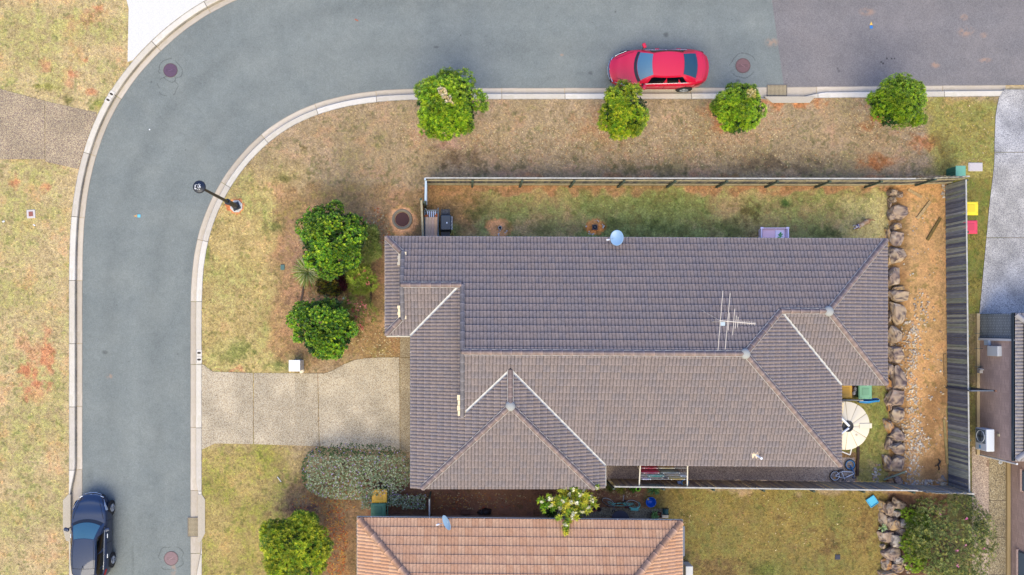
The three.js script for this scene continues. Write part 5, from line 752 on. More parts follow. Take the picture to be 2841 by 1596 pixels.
boulders('boulder retaining wall between the grey roofed house and the orange dirt strip', [[2482, 532, 20, 20, 2], [2500, 538, 22, 18, 0], [2484, 552, 14, 20, 2], [2474, 566, 8, 20, 0, 0.1], [2501, 588, 54, 46, 0], [2478, 600, 20, 22, 0, 0.15], [2491, 628, 22, 24, 3], [2493, 662, 34, 46, 0], [2498, 708, 44, 44, 2], [2471, 652, 12, 48, 3, 0.02], [2472, 720, 12, 40, 3, 0], [2484, 766, 34, 56, 1], [2500, 800, 40, 16, 3, 0.2], [2503, 822, 54, 38, 2], [2500, 872, 50, 62, 2], [2474, 878, 12, 40, 1, 0.05], [2492, 928, 34, 50, 2], [2476, 950, 18, 30, 3, 0.05], [2496, 984, 54, 50, 1], [2472, 992, 12, 30, 3, 0], [2501, 1046, 40, 72, 0], [2473, 1027, 22, 42, 0, 0.12], [2471, 1068, 20, 44, 4, 0.02], [2490, 1104, 44, 48, 0], [2469, 1118, 14, 56, 4, 0], [2497, 1156, 32, 48, 2], [2472, 1188, 22, 52, 4, 0.02], [2497, 1208, 42, 44, 1], [2469, 1232, 16, 42, 0, 0.05], [2501, 1246, 52, 40, 1], [2498, 1288, 42, 50, 1], [2467, 1288, 26, 54, 3, 0.1], [2497, 1336, 24, 28, 1], [2474, 1334, 26, 20, 4, 0.05]], 0, 300);
boulders('lower boulder wall between the neighbouring lawn and the big dark bush', [[2452, 1408, 20, 36, 3, 0.05], [2473, 1418, 26, 46, 0], [2498, 1402, 36, 26, 2], [2493, 1427, 28, 24, 5], [2457, 1448, 20, 42, 2, 0.1], [2472, 1452, 14, 34, 0], [2489, 1460, 30, 48, 3], [2516, 1454, 34, 28, 5, 0.4], [2504, 1478, 16, 22, 0], [2466, 1492, 36, 36, 0, 0.1], [2496, 1505, 40, 40, 5], [2455, 1520, 14, 16, 2, 0.05], [2482, 1540, 42, 40, 1], [2500, 1556, 30, 28, 5], [2466, 1568, 30, 36, 4, 0.1], [2496, 1582, 36, 28, 3], [2475, 1600, 50, 30, 3]], 0, 400);
{ // loose stones and gravel on the dirt
  const g = boulderGeo(500), n = 1500, m = new THREE.InstancedMesh(g, rockMat0(), n), r = rngOf(91); m.name = numbered('scattered_stones'); m.castShadow = m.receiveShadow = true; const c = new THREE.Color();
  const cs = [[232, 218, 196], [214, 196, 170], [196, 182, 166], [226, 200, 160], [206, 164, 124], [180, 164, 150], [220, 184, 140]];
  function rockMat0() { return mt(0xffffff, 0.9); }
  const spots = [[2555, 830, 30, 24, 0.05, 20], [2560, 870, 34, 40, 0.05, 34], [2526, 960, 26, 70, 0.05, 240], [2524, 1110, 24, 80, 0.045, 250], [2530, 1220, 34, 60, 0.05, 250], [2550, 1240, 34, 40, 0.06, 60], [2530, 1300, 26, 40, 0.04, 130], [2560, 1340, 60, 8, 0.06, 70], [2612, 1335, 14, 14, 0.11, 14], [2618, 526, 5, 22, 0.06, 26], [2570, 900, 60, 60, 0.05, 26], [2590, 1100, 50, 160, 0.045, 70], [2530, 700, 60, 180, 0.03, 60], [2580, 650, 50, 120, 0.03, 30], [2520, 1560, 14, 40, 0.07, 26], [2450, 1320, 14, 30, 0.06, 24]];
  let k = 0; for (const [x, y, rx, ry, s, q] of spots) for (let i = 0; i < q && k < n; i++) { const a = r() * 6.283, d = Math.sqrt(r()), px = x + Math.cos(a) * d * rx * (0.8 + 0.4 * r()), p = S(px, y + Math.sin(a) * d * ry, 0.6), e = s * (0.4 + 0.9 * r() * r() + 0.2 * r()); m.setMatrixAt(k, M4([p.x, landH(p.x, p.z) + e * 0.35, p.z], [0, r() * 6.28, (r() - 0.5) * 0.5], [e * (0.8 + 0.7 * r()), e * 0.7, e])); const w = cs[Math.floor(r() * cs.length)]; m.setColorAt(k, c.setRGB(...pc(...w, 0.46 * (0.8 + 0.3 * r())))); k++; }
  m.count = k; m.instanceMatrix.needsUpdate = true; tag(m, 'loose pale stones and gravel scattered over the orange dirt strip', 'stones', null, 'stuff'); scene.add(m);
}
// ---------------------------------------------------------------- cars
const chrome = mt(col(230, 234, 240, 0.5), 0.15, { metalness: 0.9 }), blackP = mt(0x141518, 0.5), rubber = mt(0x17181a, 0.9), alloy = mt(col(206, 212, 220, 0.5), 0.3, { metalness: 0.7 }), darkGap = mt(0x08090a, 0.9), lampGlass = mt(col(226, 236, 246, 0.5), 0.08, { metalness: 0.3 });
function car(name, label, pos, turn, paintC, o) {
  const t = thing(name, label, 'car', pos, turn), L = o.L / 2, Wd = o.W / 2;
  const body = new THREE.MeshPhysicalMaterial({ color: paintC, roughness: 0.4, metalness: 0.0, specularIntensity: 0.3, clearcoat: 0.7, clearcoatRoughness: 0.05 });
  const glass = new THREE.MeshPhysicalMaterial({ color: new THREE.Color().setRGB(...o.glass), roughness: 0.05, metalness: 0, clearcoat: 1 }), dark = mt(0x05060a, 0.06);
  const plan = (x) => { const s = x / L; return Wd * (s > 0 ? (1 - Math.max(0, s - 0.36) ** 2.2 * 0.85) * (s > 0.93 ? 1 - (s - 0.93) * 2.4 : 1) : (1 - Math.max(0, -s - 0.42) ** 2.2 * 0.62) * (s < -0.94 ? 1 + (s + 0.94) * 2.2 : 1)); };
  const deck = o.deck, sx = (k) => -L + 2 * L * k;
  const dk = (x) => { for (let i = 0; i + 1 < deck.length; i++) if (x <= deck[i + 1][0]) return lerp(deck[i][1], deck[i + 1][1], sstep(0, 1, (x - deck[i][0]) / (deck[i + 1][0] - deck[i][0]))); return deck[deck.length - 1][1]; };
  const NS = 56, prof = (x) => { const w = plan(x), y = dk(x), e = Math.max(0, Math.abs(x) / L - 0.9) * 10, lo = 0.22 + 0.1 * e * e; return [[w * 0.86, lo - 0.04], [w * 0.95, lo], [w * 0.985, lo + 0.12], [w, lerp(lo, y, 0.55)], [w * 0.985, y - 0.15], [w * 0.955, y - 0.07], [w * 0.9, y - 0.022], [w * 0.82, y], [w * 0.6, y + 0.022], [w * 0.3, y + 0.034], [0, y + 0.038]]; };
  const warp = (q) => { const s = q[0] / L, z = q[2] / Wd; return [q[0] - (s > 0 ? 0.36 * sstep(0.55, 1, s) : -0.26 * sstep(-0.6, -1, s)) * z * z, q[1], q[2]]; };
  const half = 11, cols = half * 2 - 1;
  const bg = grid(NS, cols - 1, (u, v) => { const x = sx(0.5 - 0.5 * Math.cos(Math.PI * (0.03 + 0.94 * u)) ), p = prof(Math.max(-L, Math.min(L, x))), k = Math.round(v * (cols - 1)), q = k < half ? p[k] : p[cols - 1 - k]; return warp([x, q[1], k < half ? -q[0] : q[0]]); });
  bg.setIndex([...bg.index.array].reverse()); bg.computeVertexNormals();
  const ends = [-1, 1].map((s) => { const x = sx(0.5 - 0.5 * Math.cos(Math.PI * (s < 0 ? 0.03 : 0.97))), p = prof(x), pts = [...p.map((q) => [q[0], q[1]]), ...p.slice(0, -1).reverse().map((q) => [-q[0], q[1]])], sh = new THREE.ShapeGeometry(new THREE.Shape(pts.map((q) => new THREE.Vector2(q[0], q[1])))); sh.rotateY(s * Math.PI / 2); sh.translate(x, 0, 0); return sh; }); ends.forEach((sh, i) => { const q = sh.attributes.position; for (let k = 0; k < q.count; k++) q.setX(k, warp([q.getX(k), 0, q.getZ(k)])[0]); });
  obj('body', [bg, ...ends], body, t);
  // greenhouse
  const g = o.gh, gb = (x) => plan(x) * 0.9, belt = (x) => dk(Math.max(g.x3, Math.min(g.x0, x))) - 0.004;
  const roofW = (x) => g.rw * (1 - 0.10 * ((x - (g.x1 + g.x2) / 2) / ((g.x1 - g.x2) / 2)) ** 2), roofY = (x) => g.yr - 0.05 * ((x - (g.x1 + g.x2) / 2 + 0.1) / ((g.x1 - g.x2) / 2)) ** 2;
  const ws = (s, k) => { const bx = g.x0 - 0.2 * s * s, tx = g.x1 - 0.06 * s * s, b = [bx, dk(bx) + 0.03 - 0.02 * s * s, s * gb(bx) * 0.93], e = [tx, roofY(g.x1) - 0.03 * s * s, s * roofW(g.x1)], f = 0.035 * Math.sin(Math.PI * k); return [lerp(b[0], e[0], k) + f * 0.5, lerp(b[1], e[1], k) + f, lerp(b[2], e[2], k)]; };
  const rwn = (s, k) => { const bx = g.x3 + 0.12 * s * s, tx = g.x2 + 0.04 * s * s, b = [bx, dk(bx) + 0.03, s * gb(bx) * 0.84], e = [tx, roofY(g.x2) - 0.03 * s * s, s * roofW(g.x2)], f = 0.04 * Math.sin(Math.PI * k); return [lerp(b[0], e[0], k) - f * 0.5, lerp(b[1], e[1], k) + f, lerp(b[2], e[2], k)]; };
  const rf = (s, k) => { const x = lerp(g.x1 - 0.06 * s * s, g.x2 + 0.04 * s * s, k); return [x, lerp(roofY(g.x1), roofY(g.x2), k) * 0 + roofY(lerp(g.x1, g.x2, k)) - 0.03 * s * s, s * roofW(lerp(g.x1, g.x2, k))]; };
  const patch = (f, s0, s1, k0, k1, lift = 0, nu = 12, nv = 8) => { const q = grid(nu, nv, (u, v) => { const p = f(lerp(s0, s1, u), lerp(k0, k1, v)); return [p[0], p[1] + lift, p[2]]; }); return q; };
  obj('roof', [patch(rf, -1, 1, 0, 1, 0, 14, 10)], body, t);
  obj('windscreen_frame', [patch(ws, -1, 1, 0, 1)], body, t); obj('windscreen', [patch(ws, -0.93, 0.93, 0.17, 0.97, 0.012)], glass, t); obj('cowl', [patch(ws, -0.97, 0.97, -0.02, 0.15, 0.014)], blackP, t);
  obj('rear_window_frame', [patch(rwn, -1, 1, 0, 1)], body, t); obj('rear_window', [patch(rwn, -0.92, 0.92, 0.06, 0.95, 0.012)], mt(new THREE.Color().setRGB(...o.rear), 0.06), t);
  for (const s of [-1, 1]) {
    const top = (k) => k < 0.3 ? ws(s, sstep(0, 0.3, k) * 0.999) : k > 0.76 ? rwn(s, 1 - sstep(0.76, 1, k)) : rf(s, (k - 0.3) / 0.46);
    const bot = (k) => { const x = lerp(g.x0 - 0.2, g.x3 + 0.12, k); return [x, belt(x), s * gb(x) * lerp(1, 0.97, k)]; };
    const side = (k, v) => { const a = bot(k), b = top(k), f = 0.035 * Math.sin(Math.PI * v); return [lerp(a[0], b[0], v), lerp(a[1], b[1], v), lerp(a[2], b[2], v) + s * f]; };
    obj('side_panel', grid(24, 6, (u, v) => side(u, v)), body, t);
    const win = (k0, k1, n) => { const w = grid(8, 4, (u, v) => { const k = lerp(k0, k1, u), vv = lerp(0.1, 0.84, v), p = side(k + (n ? (v - 0.5) * n : 0), vv); return [p[0], p[1], p[2] + s * 0.012]; }); obj('side_window', w, dark, t); };
    win(0.19, 0.47, 0.07); win(0.505, o.hatch ? 0.74 : 0.70, 0); win(o.hatch ? 0.755 : 0.715, o.hatch ? 0.9 : 0.82, -0.06);
    obj('window_trim', tube([0.12, 0.3, 0.5, 0.7, 0.85].map((k) => { const p = side(k, 0.04); return [p[0], p[1], p[2] + s * 0.012]; }), 0.012, 6), chrome, t);
    const mx = g.x0 - 0.42, mz = s * (gb(mx) + 0.05), my = belt(mx) + 0.1; const mir = obj('mirror', [at(new RoundedBoxGeometry(0.16, 0.14, 0.24, 2, 0.05), [mx - 0.04, my, mz + s * 0.13], [0, s * 0.35, 0])], body, t); obj('mirror_stem', rod([mx + 0.05, my - 0.06, mz - s * 0.04], [mx, my - 0.03, mz + s * 0.06], 0.03, 0.025), blackP, mir);
    for (const hx of o.handles) obj('door_handle', at(new RoundedBoxGeometry(0.2, 0.035, 0.05, 2, 0.015), [hx, dk(0) - 0.13, s * (plan(hx) * 0.985 + 0.018)]), o.hatch ? chrome : body, t);
    for (const gx of o.gaps) { obj('door_gap', tube([0.3, 0.5, 0.7, 0.88].map((y) => [gx + 0.02 * y, lerp(0.22, dk(gx), y), s * (plan(gx) * (y > 0.8 ? 0.972 : 1) + 0.001)]), 0.008, 5), darkGap, t); }
    for (const wx of o.wheels) {
      obj('wheel_arch', at(new THREE.CylinderGeometry(o.wr + 0.055, o.wr + 0.055, 0.05, 28, 1, false), [wx, o.wr + 0.01, s * (plan(wx) - 0.006)], [Math.PI / 2, 0, 0]), darkGap, t);
      const wpos = [wx, o.wr, s * (plan(wx) - 0.055)], wh = obj('wheel', at(new THREE.TorusGeometry(o.wr - 0.075, 0.078, 10, 30), wpos, [0, 0, 0], [1, 1, 1.35]), rubber, t);
      const rim = [at(new THREE.TorusGeometry(o.wr - 0.13, 0.016, 6, 28), [wpos[0], wpos[1], wpos[2] + s * 0.1])]; for (let k = 0; k < (o.spokes || 5) * 2; k++) { const a = Math.floor(k / 2) / (o.spokes || 5) * 6.283 + (k % 2 ? 0.17 : -0.17); rim.push(rod([wpos[0], wpos[1], wpos[2] + s * 0.105], [wpos[0] + Math.cos(a) * (o.wr - 0.13), wpos[1] + Math.sin(a) * (o.wr - 0.13), wpos[2] + s * 0.1], 0.018, 0.016, 6)); } rim.push(cyl(0.05, 0.045, 0.03, wpos[0], wpos[1], wpos[2] + s * 0.095, 14, [s * Math.PI / 2, 0, 0]));
      obj('rim', rim, alloy, wh); obj('rim_back', at(new THREE.CylinderGeometry(o.wr - 0.12, o.wr - 0.12, 0.03, 24), [wpos[0], wpos[1], wpos[2] + s * 0.07], [Math.PI / 2, 0, 0]), darkGap, wh);
    }
    // lamps hugging the front and rear corners
    const hug = (x0, x1, y0, y1, off) => grid(10, 3, (u, v) => { const x = lerp(x0, x1, u), w = plan(x), y = lerp(y0(u), y1(u), v); return warp([x + off * 0.4, y, s * (w * lerp(1.0, 0.955, v) + off)]); });
    obj('headlight', hug(L * 0.66, L * 0.945, (u) => dk(L * 0.8) - 0.14 + 0.02 * u, (u) => dk(lerp(L * 0.66, L * 0.945, u)) - 0.045 + 0.0 * u, 0.012), lampGlass, t);
    obj('headlight_trim', tube([0.68, 0.76, 0.84, 0.91, 0.945].map((k) => warp([L * k + 0.012, dk(L * k) - 0.035, s * (plan(L * k) * 0.955 + 0.012)])), 0.014, 6), chrome, t);
    obj('tail_light', hug(-L * 0.96, -L * 0.74, (u) => dk(-L * 0.9) - 0.2, (u) => dk(-L * 0.9) - 0.07, 0.012), mt(col(170, 16, 24, 0.5), 0.15), t);
    obj('bonnet_gap', tube([0.05, 0.3, 0.6, 0.85, 1].map((k) => { const x = lerp(g.x0 - 0.05, L * 0.9, k), w = plan(x) * lerp(0.84, 0.66, k), y = prof(x); return warp([x, dk(x) + 0.006 + 0.014 * k, s * w]); }), 0.007, 5), darkGap, t);
  }
  const fx = L * 0.962; obj('grille', [grid(16, 3, (u, v) => { const z = lerp(-0.62, 0.62, u) * Wd, y = lerp(0.36, dk(fx) - 0.06, v), x = L - 0.02 - 0.34 * Math.abs(lerp(-0.62, 0.62, u)) ** 2.2 - 0.06 * v + 0.015; return [x, y, z]; })], blackP, t);
  obj('grille_trim', [tube([-0.66, -0.5, -0.25, 0, 0.25, 0.5, 0.66].map((k) => [L + 0.012 - 0.34 * Math.abs(k) ** 2.2 - 0.05, dk(fx) - 0.05, k * Wd]), 0.024, 8), tube([-0.5, -0.25, 0, 0.25, 0.5].map((k) => [L + 0.015 - 0.34 * Math.abs(k) ** 2.2, 0.5, k * Wd]), 0.016, 8)], chrome, t);
  obj('number_plate', [box(0.015, 0.1, 0.36, L + 0.02, 0.38, 0)], mt(col(230, 230, 226, 0.5), 0.5), t);
  obj('badge', at(new THREE.CylinderGeometry(0.045, 0.045, 0.02, 18), [L - 0.03, dk(fx) + 0.0, 0], [0, 0, 1.1]), chrome, t);
  if (o.extra) o.extra(t, { dk, plan, roofY, rf, body, L, Wd });
  return t;
}
car('sedan', 'shiny red sedan parked against the kerb at the top', [S(1826, 0, 0.5).x, -0.13, -12.02], Math.PI, new THREE.Color().setRGB(0.36, 0.0025, 0.022), {
  L: 4.6, W: 1.74, wr: 0.325, glass: [0.04, 0.10, 0.14], rear: [0.008, 0.035, 0.055], deck: [[-2.3, 0.88], [-2.05, 1.02], [-1.5, 1.05], [0.9, 0.95], [1.35, 0.92], [1.9, 0.8], [2.3, 0.62]],
  gh: { x0: 1.2, x1: 0.42, x2: -0.98, x3: -1.76, rw: 0.56, yr: 1.44 }, wheels: [1.38, -1.29], handles: [0.1, -0.9], gaps: [0.92, -0.25, -1.25], spokes: 5,
  extra: (t, c) => obj('boot_gap', tube([-0.8, -0.4, 0, 0.4, 0.8].map((k) => [-1.9 - 0.1 * (1 - k * k), c.dk(-1.95) + 0.03 - 0.03 * k * k, k * c.Wd * 0.8]), 0.006, 5), darkGap, t) });
car('hatchback', 'dark blue hatchback parked on the left kerb at the bottom', [-17.42, -0.13, 7.9 + 2.0], Math.PI / 2, new THREE.Color().setRGB(0.008, 0.017, 0.042), {
  L: 4.05, W: 1.7, wr: 0.31, hatch: true, glass: [0.02, 0.07, 0.085], rear: [0.02, 0.04, 0.06], deck: [[-2.02, 0.9], [-1.8, 1.0], [-1.2, 1.02], [0.7, 0.98], [1.1, 0.95], [1.7, 0.82], [2.02, 0.62]],
  gh: { x0: 0.92, x1: 0.12, x2: -1.55, x3: -1.9, rw: 0.54, yr: 1.5 }, wheels: [1.3, -1.16], handles: [0.12, -0.82], gaps: [0.8, -0.24, -0.98], spokes: 7,
  extra: (t, c) => { obj('roof_gap', tube([-1, -0.5, 0, 0.5, 1].map((k) => { const p = c.rf(k, 0.82); return [p[0], p[1] + 0.004, p[2]]; }), 0.007, 5), darkGap, t); for (const s of [-1, 1]) obj('roof_gap', tube([0.02, 0.3, 0.6, 0.82].map((k) => { const p = c.rf(s * 0.9, k); return [p[0], p[1] + 0.004, p[2]]; }), 0.007, 5), darkGap, t); obj('aerial', [rod([-1.1, c.roofY(-1.1) + 0.0, 0], [-1.35, c.roofY(-1.1) + 0.12, 0], 0.014, 0.006)], blackP, t); } });

// ---------------------------------------------------------------- street furniture
{ const b = S(656, 573), t = thing('street_lamp', 'dark post top street lamp with bird droppings at the inner kerb bend', 'street lamp', [b.x, 0, b.z]), navy = mt(col(24, 32, 48, 0.5), 0.45), H = 5.35;
  const oc = [...Array(8).keys()].map((i) => { const a = i / 8 * 6.283 + 0.39; return V(Math.cos(a) * 0.3, 0, Math.sin(a) * 0.3); }); obj('concrete_base', slab(oc, -0.05, 0.06), concrete(236, 232, 222), t);
  obj('base_plate', [box(0.36, 0.025, 0.36, 0, 0.06, 0, [0, 0.4, 0])], navy, t); for (let i = 0; i < 4; i++) { const a = i * 1.571 + 0.4 + 0.785; obj('bolt', cyl(0.02, 0.02, 0.07, Math.cos(a) * 0.21, 0.08, Math.sin(a) * 0.21, 6), chrome, t); }
  obj('lower_post', [cyl(0.13, 0.11, 1.35, 0, 0.085, 0, 20), cyl(0.14, 0.14, 0.05, 0, 1.42, 0, 20)], navy, t); obj('post', [cyl(0.075, 0.055, H - 1.85, 0, 1.45, 0, 16)], navy, t); obj('neck', [cyl(0.04, 0.04, 0.46, 0, H - 0.44, 0, 12)], mt(col(90, 100, 116, 0.5), 0.4), t);
  const hd = obj('lamp_head', new THREE.LatheGeometry([[0.001, 0.2], [0.06, 0.19], [0.1, 0.12], [0.22, 0.075], [0.262, 0.02], [0.262, -0.01], [0.2, -0.03], [0.001, -0.03]].map((p) => new THREE.Vector2(p[0], p[1])), 32), navy, t); hd.position.y = H; obj('lamp_lens', at(new THREE.CylinderGeometry(0.19, 0.17, 0.05, 24), [0, -0.055, 0]), mt(col(220, 222, 214, 0.5), 0.3), hd);
  const L = rngOf(5), sp = []; for (let i = 0; i < 26; i++) sp.push(at(new THREE.CylinderGeometry(0.014 + 0.022 * L(), 0.02, 0.006, 7), [-0.03 + 0.24 * (L() - 0.5), H + 0.128 + 0.006, 0.24 * (L() - 0.5)], [0, L() * 3, 0], [1, 1, 1 + L()])); sp.forEach((g) => { const p = g.attributes.position; const cx = (p.getX(0) + p.getX(3)) / 2, cz = (p.getZ(0) + p.getZ(3)) / 2, r = Math.hypot(cx, cz), y = r < 0.06 ? 0.19 : r < 0.1 ? 0.15 : 0.11 - (r - 0.1) * 0.3; g.translate(0, y - 0.128, 0); }); obj('bird_droppings', sp, mt(col(244, 244, 244, 0.52), 0.9), t); }
function manhole(label, px, r, c, o = {}) { const p = S(px[0], px[1]), y = o.y ?? -0.118, t = thing('manhole_cover', label, 'manhole cover', [p.x, y, p.z]); if (o.collar) obj('concrete_collar', new THREE.LatheGeometry([[r + 0.02, -0.1], [r + 0.02, 0.03], [o.collar - 0.03, 0.04], [o.collar, 0.02], [o.collar, -0.1]].map((q) => new THREE.Vector2(q[0], q[1])), 40), concrete(176, 160, 130), t);
  const h = o.collar ? 0.03 : 0.008; obj('cover', [cyl(r, r, h + 0.05, 0, -0.05, 0, 36)], mt(c, 0.85, { map: tiled(grainTex, 2, 2) }), t); if (!o.collar) obj('frame_ring', at(new THREE.TorusGeometry(r + 0.012, 0.012, 6, 40), [0, h - 0.004, 0], [Math.PI / 2, 0, 0]), mt(col(128, 106, 100, 0.42), 0.9), t);
  const ribs = []; for (let i = -6; i <= 6; i++) for (let j = -6; j <= 6; j++) if (Math.hypot(i, j) < 6.2 && (Math.abs(j) > 1 || Math.abs(i) > 4)) ribs.push(box(r * 0.09, 0.006, r * 0.09, i * r * 0.145, h, j * r * 0.145)); ribs.push(box(r * 0.7, 0.008, r * 0.12, 0, h, 0, [0, o.turn || 0.4, 0])); if (!o.collar) obj('tread_pattern', ribs, mt(c.clone().multiplyScalar(1.35), 0.8), t); return t; }
manhole('purple brown manhole cover on the road at the top left bend', [470, 193], 0.315, col(112, 84, 108, 0.4)); manhole('rusty manhole cover on the road right of the red car', [2064, 180], 0.335, col(146, 108, 106, 0.42), { turn: -0.6 }); manhole('rusty manhole cover on the road at the bottom left', [472, 1552], 0.32, col(160, 130, 128, 0.44), { turn: 0.5 });
manhole('concrete ringed sewer manhole with dark red lid on the front lawn', [1116, 609], 0.33, col(112, 66, 58, 0.42), { collar: 0.49, y: 0 });
for (const [px, w, d, n, m, label, y] of [[[2158.5, 249], 0.94, 0.52, 15, 9, 'black grid drain grate in the gutter at the top right', -0.12], [[533.5, 1464], 0.5, 0.9, 9, 15, 'black grid drain grate in the gutter at the bottom left', -0.12]]) {
  const p = S(...px), t = thing('drain_grate', label, 'drain grate', [p.x, y, p.z]), fr = mt(col(150, 140, 128, 0.4), 0.8), bl = mt(col(206, 186, 146, 0.5), 0.7), b1 = [], b2 = [];
  obj('pit', [box(w - 0.02, 0.012, d - 0.02, 0, -0.006, 0)], darkGap, t); obj('grate_frame', [box(w, 0.05, 0.03, 0, -0.02, -d / 2), box(w, 0.05, 0.03, 0, -0.02, d / 2), box(0.03, 0.05, d - 0.034, -w / 2, -0.02, 0), box(0.03, 0.05, d - 0.034, w / 2, -0.02, 0)], fr, t);
  for (let i = 1; i < n; i++) b1.push(box(0.02, 0.02, d - 0.04, -w / 2 + w * i / n, 0.008, 0)); for (let i = 1; i < m; i++) b2.push(box(w - 0.04, 0.016, 0.02, 0, 0.009, -d / 2 + d * i / m)); obj('grate_bars', [...b1, ...b2], bl, t); }
for (const [x, y, turn, a, b, label] of [[2421, 68, 0, pc(250, 204, 90, 0.5), pc(40, 130, 206, 0.5), 'yellow arrow and blue square road marker at the top right'], [378, 598.5, Math.PI / 2, pc(216, 170, 110, 0.5), pc(110, 210, 236, 0.5), 'faded orange arrow and pale blue square road marker on the bend']]) { const p = S(x, y), t = thing('road_marker', label, 'road marker', [p.x, -0.117, p.z], turn), s = new THREE.Shape([[-0.07, 0.02], [0.07, 0.02], [0, 0.19]].map((q) => new THREE.Vector2(...q))); obj('painted_arrow', at(new THREE.ShapeGeometry(s), [0, 0.002, 0], [-Math.PI / 2, 0, 0]), mt(new THREE.Color().setRGB(...a), 0.8), t); obj('blue_marker', [box(0.14, 0.018, 0.14, 0, 0, 0.08, null, 0.006)], mt(new THREE.Color().setRGB(...b), 0.4), t); }
{ const p = S(817, 1015, 1.0), t = thing('letterbox', 'white block letterbox beside the driveway', 'letterbox', [p.x, 0, p.z], 0), w = mt(col(244, 242, 240, 0.5), 0.7, { map: grainTex }); obj('pillar', [box(0.47, 0.98, 0.46, 0, 0, 0, null, 0.01)], w, t); obj('cap', [box(0.52, 0.05, 0.52, 0, 0.98, 0, null, 0.012)], mt(col(252, 252, 254, 0.52), 0.6), t); obj('mail_slot', [box(0.012, 0.04, 0.26, -0.238, 0.78, 0)], darkGap, t); obj('number_plate', [box(0.012, 0.1, 0.14, -0.24, 0.6, 0)], chrome, t);
  const q = S(838, 1030), st = thing('white_stone', 'small cream stone beside the white letterbox', 'stone', [q.x, 0, q.z]); const g = boulderGeo(611); obj('stone', at(g, [0, 0.05, 0], [0, 0, 0], [0.12, 0.08, 0.1]), mt(col(240, 226, 200), 0.9), st); }
{ const p = S(2648, 482, 0.95), t = thing('electricity_pillar', 'green electricity pillar outside the top right fence corner', 'utility box', [S(2634, 0, 0.5).x, landH(22.5, S(0, 486, 0.5).z), S(0, 486, 0.5).z]), g = mt(col(70, 140, 108, 0.46), 0.5); obj('cabinet', [box(0.42, 0.72, 0.5, 0, 0, 0, null, 0.02)], g, t); obj('lid', [box(0.46, 0.06, 0.54, 0, 0.72, 0, null, 0.02)], mt(col(120, 190, 156, 0.48), 0.5), t); obj('door_gap', [box(0.01, 0.6, 0.01, -0.213, 0.06, 0)], darkGap, t); }
for (const [x, y, w, d, label, inner, h, nm] of [[2695, 467, 0.66, 0.4, 'pale concrete pit lid on the grass near the right driveway', null, 0.3, 'pit_lid'], [86, 594, 0.4, 0.4, 'white framed pit lid with a brown centre on the left lawn', col(170, 100, 84), 0, 'pit_lid'], [784, 742, 0.2, 0.26, 'small green valve box lid at the left of the front garden', col(92, 128, 120), 0, 'valve_box'], [2318, 1581, 0.24, 0.24, 'small dark square lid on the bottom lawn', col(52, 56, 74), 0, 'valve_box']]) {
  const p = S(x === 2318 ? 2324 : x, x === 2318 ? 1546 : y, h), t = thing(nm, label, 'pit lid', [p.x, landH(p.x, p.z), p.z], x === 86 ? 0.06 : 0); const solid = inner && w < 0.3; obj('frame', [box(w, 0.05, d, 0, -0.02, 0, null, 0.01)], solid ? mt(inner.clone().multiplyScalar(0.8), 0.7) : concrete(236, 226, 220), t); obj('lid', [box(w * (solid ? 0.84 : inner ? 0.5 : 0.9), 0.014, d * (solid ? 0.84 : inner ? 0.55 : 0.86), 0, 0.03, 0, null, 0.004)], inner ? mt(inner, 0.8, { map: grainTex }) : concrete(226, 216, 212), t); }

// ---------------------------------------------------------------- bins
function bin(label, p, turn, bodyC, lidC, group, tilt) {
  const t = thing('wheelie_bin', label, 'wheelie bin', p, turn, group), bm = mt(bodyC, 0.55), lm = mt(lidC, 0.5);
  const taper = (w0, d0, w1, d1, y0, y1) => { const g = new THREE.BoxGeometry(1, 1, 1), q = g.attributes.position; for (let i = 0; i < q.count; i++) { const up = q.getY(i) > 0; q.setXYZ(i, q.getX(i) * (up ? w1 : w0), up ? y1 : y0, q.getZ(i) * (up ? d1 : d0)); } g.computeVertexNormals(); return g; };
  obj('bin_body', [taper(0.44, 0.46, 0.56, 0.62, 0.05, 0.96), at(new RoundedBoxGeometry(0.6, 0.05, 0.66, 2, 0.02), [0, 0.94, 0])], bm, t);
  const lid = obj('lid', [at(new RoundedBoxGeometry(0.62, 0.06, 0.7, 3, 0.028), [0, 1.0, 0.01]), at(new RoundedBoxGeometry(0.56, 0.05, 0.62, 3, 0.024), [0, 1.03, 0.01])], lm, t); obj('lid_panel', [at(new RoundedBoxGeometry(0.34, 0.022, 0.34, 2, 0.01), [0, 1.06, 0.02]), box(0.08, 0.03, 0.05, -0.2, 1.03, 0.3), box(0.08, 0.03, 0.05, 0.2, 1.03, 0.3)], mt(lidC.clone().multiplyScalar(0.82), 0.55), lid);
  obj('handle', [rod([-0.26, 1.0, -0.42], [0.26, 1.0, -0.42], 0.02), rod([-0.24, 0.96, -0.3], [-0.24, 1.0, -0.42], 0.018), rod([0.24, 0.96, -0.3], [0.24, 1.0, -0.42], 0.018)], bm, t);
  for (const s of [-1, 1]) obj('wheel', [cyl(0.1, 0.1, 0.05, s * 0.27, 0.1, -0.24, 18, [0, 0, s * Math.PI / 2])], rubber, t); return t;
}
const binGreen = col(70, 128, 88, 0.44), binLight = col(132, 190, 146, 0.48), binYel = col(250, 206, 20, 0.5), binDk = col(44, 84, 60, 0.42);
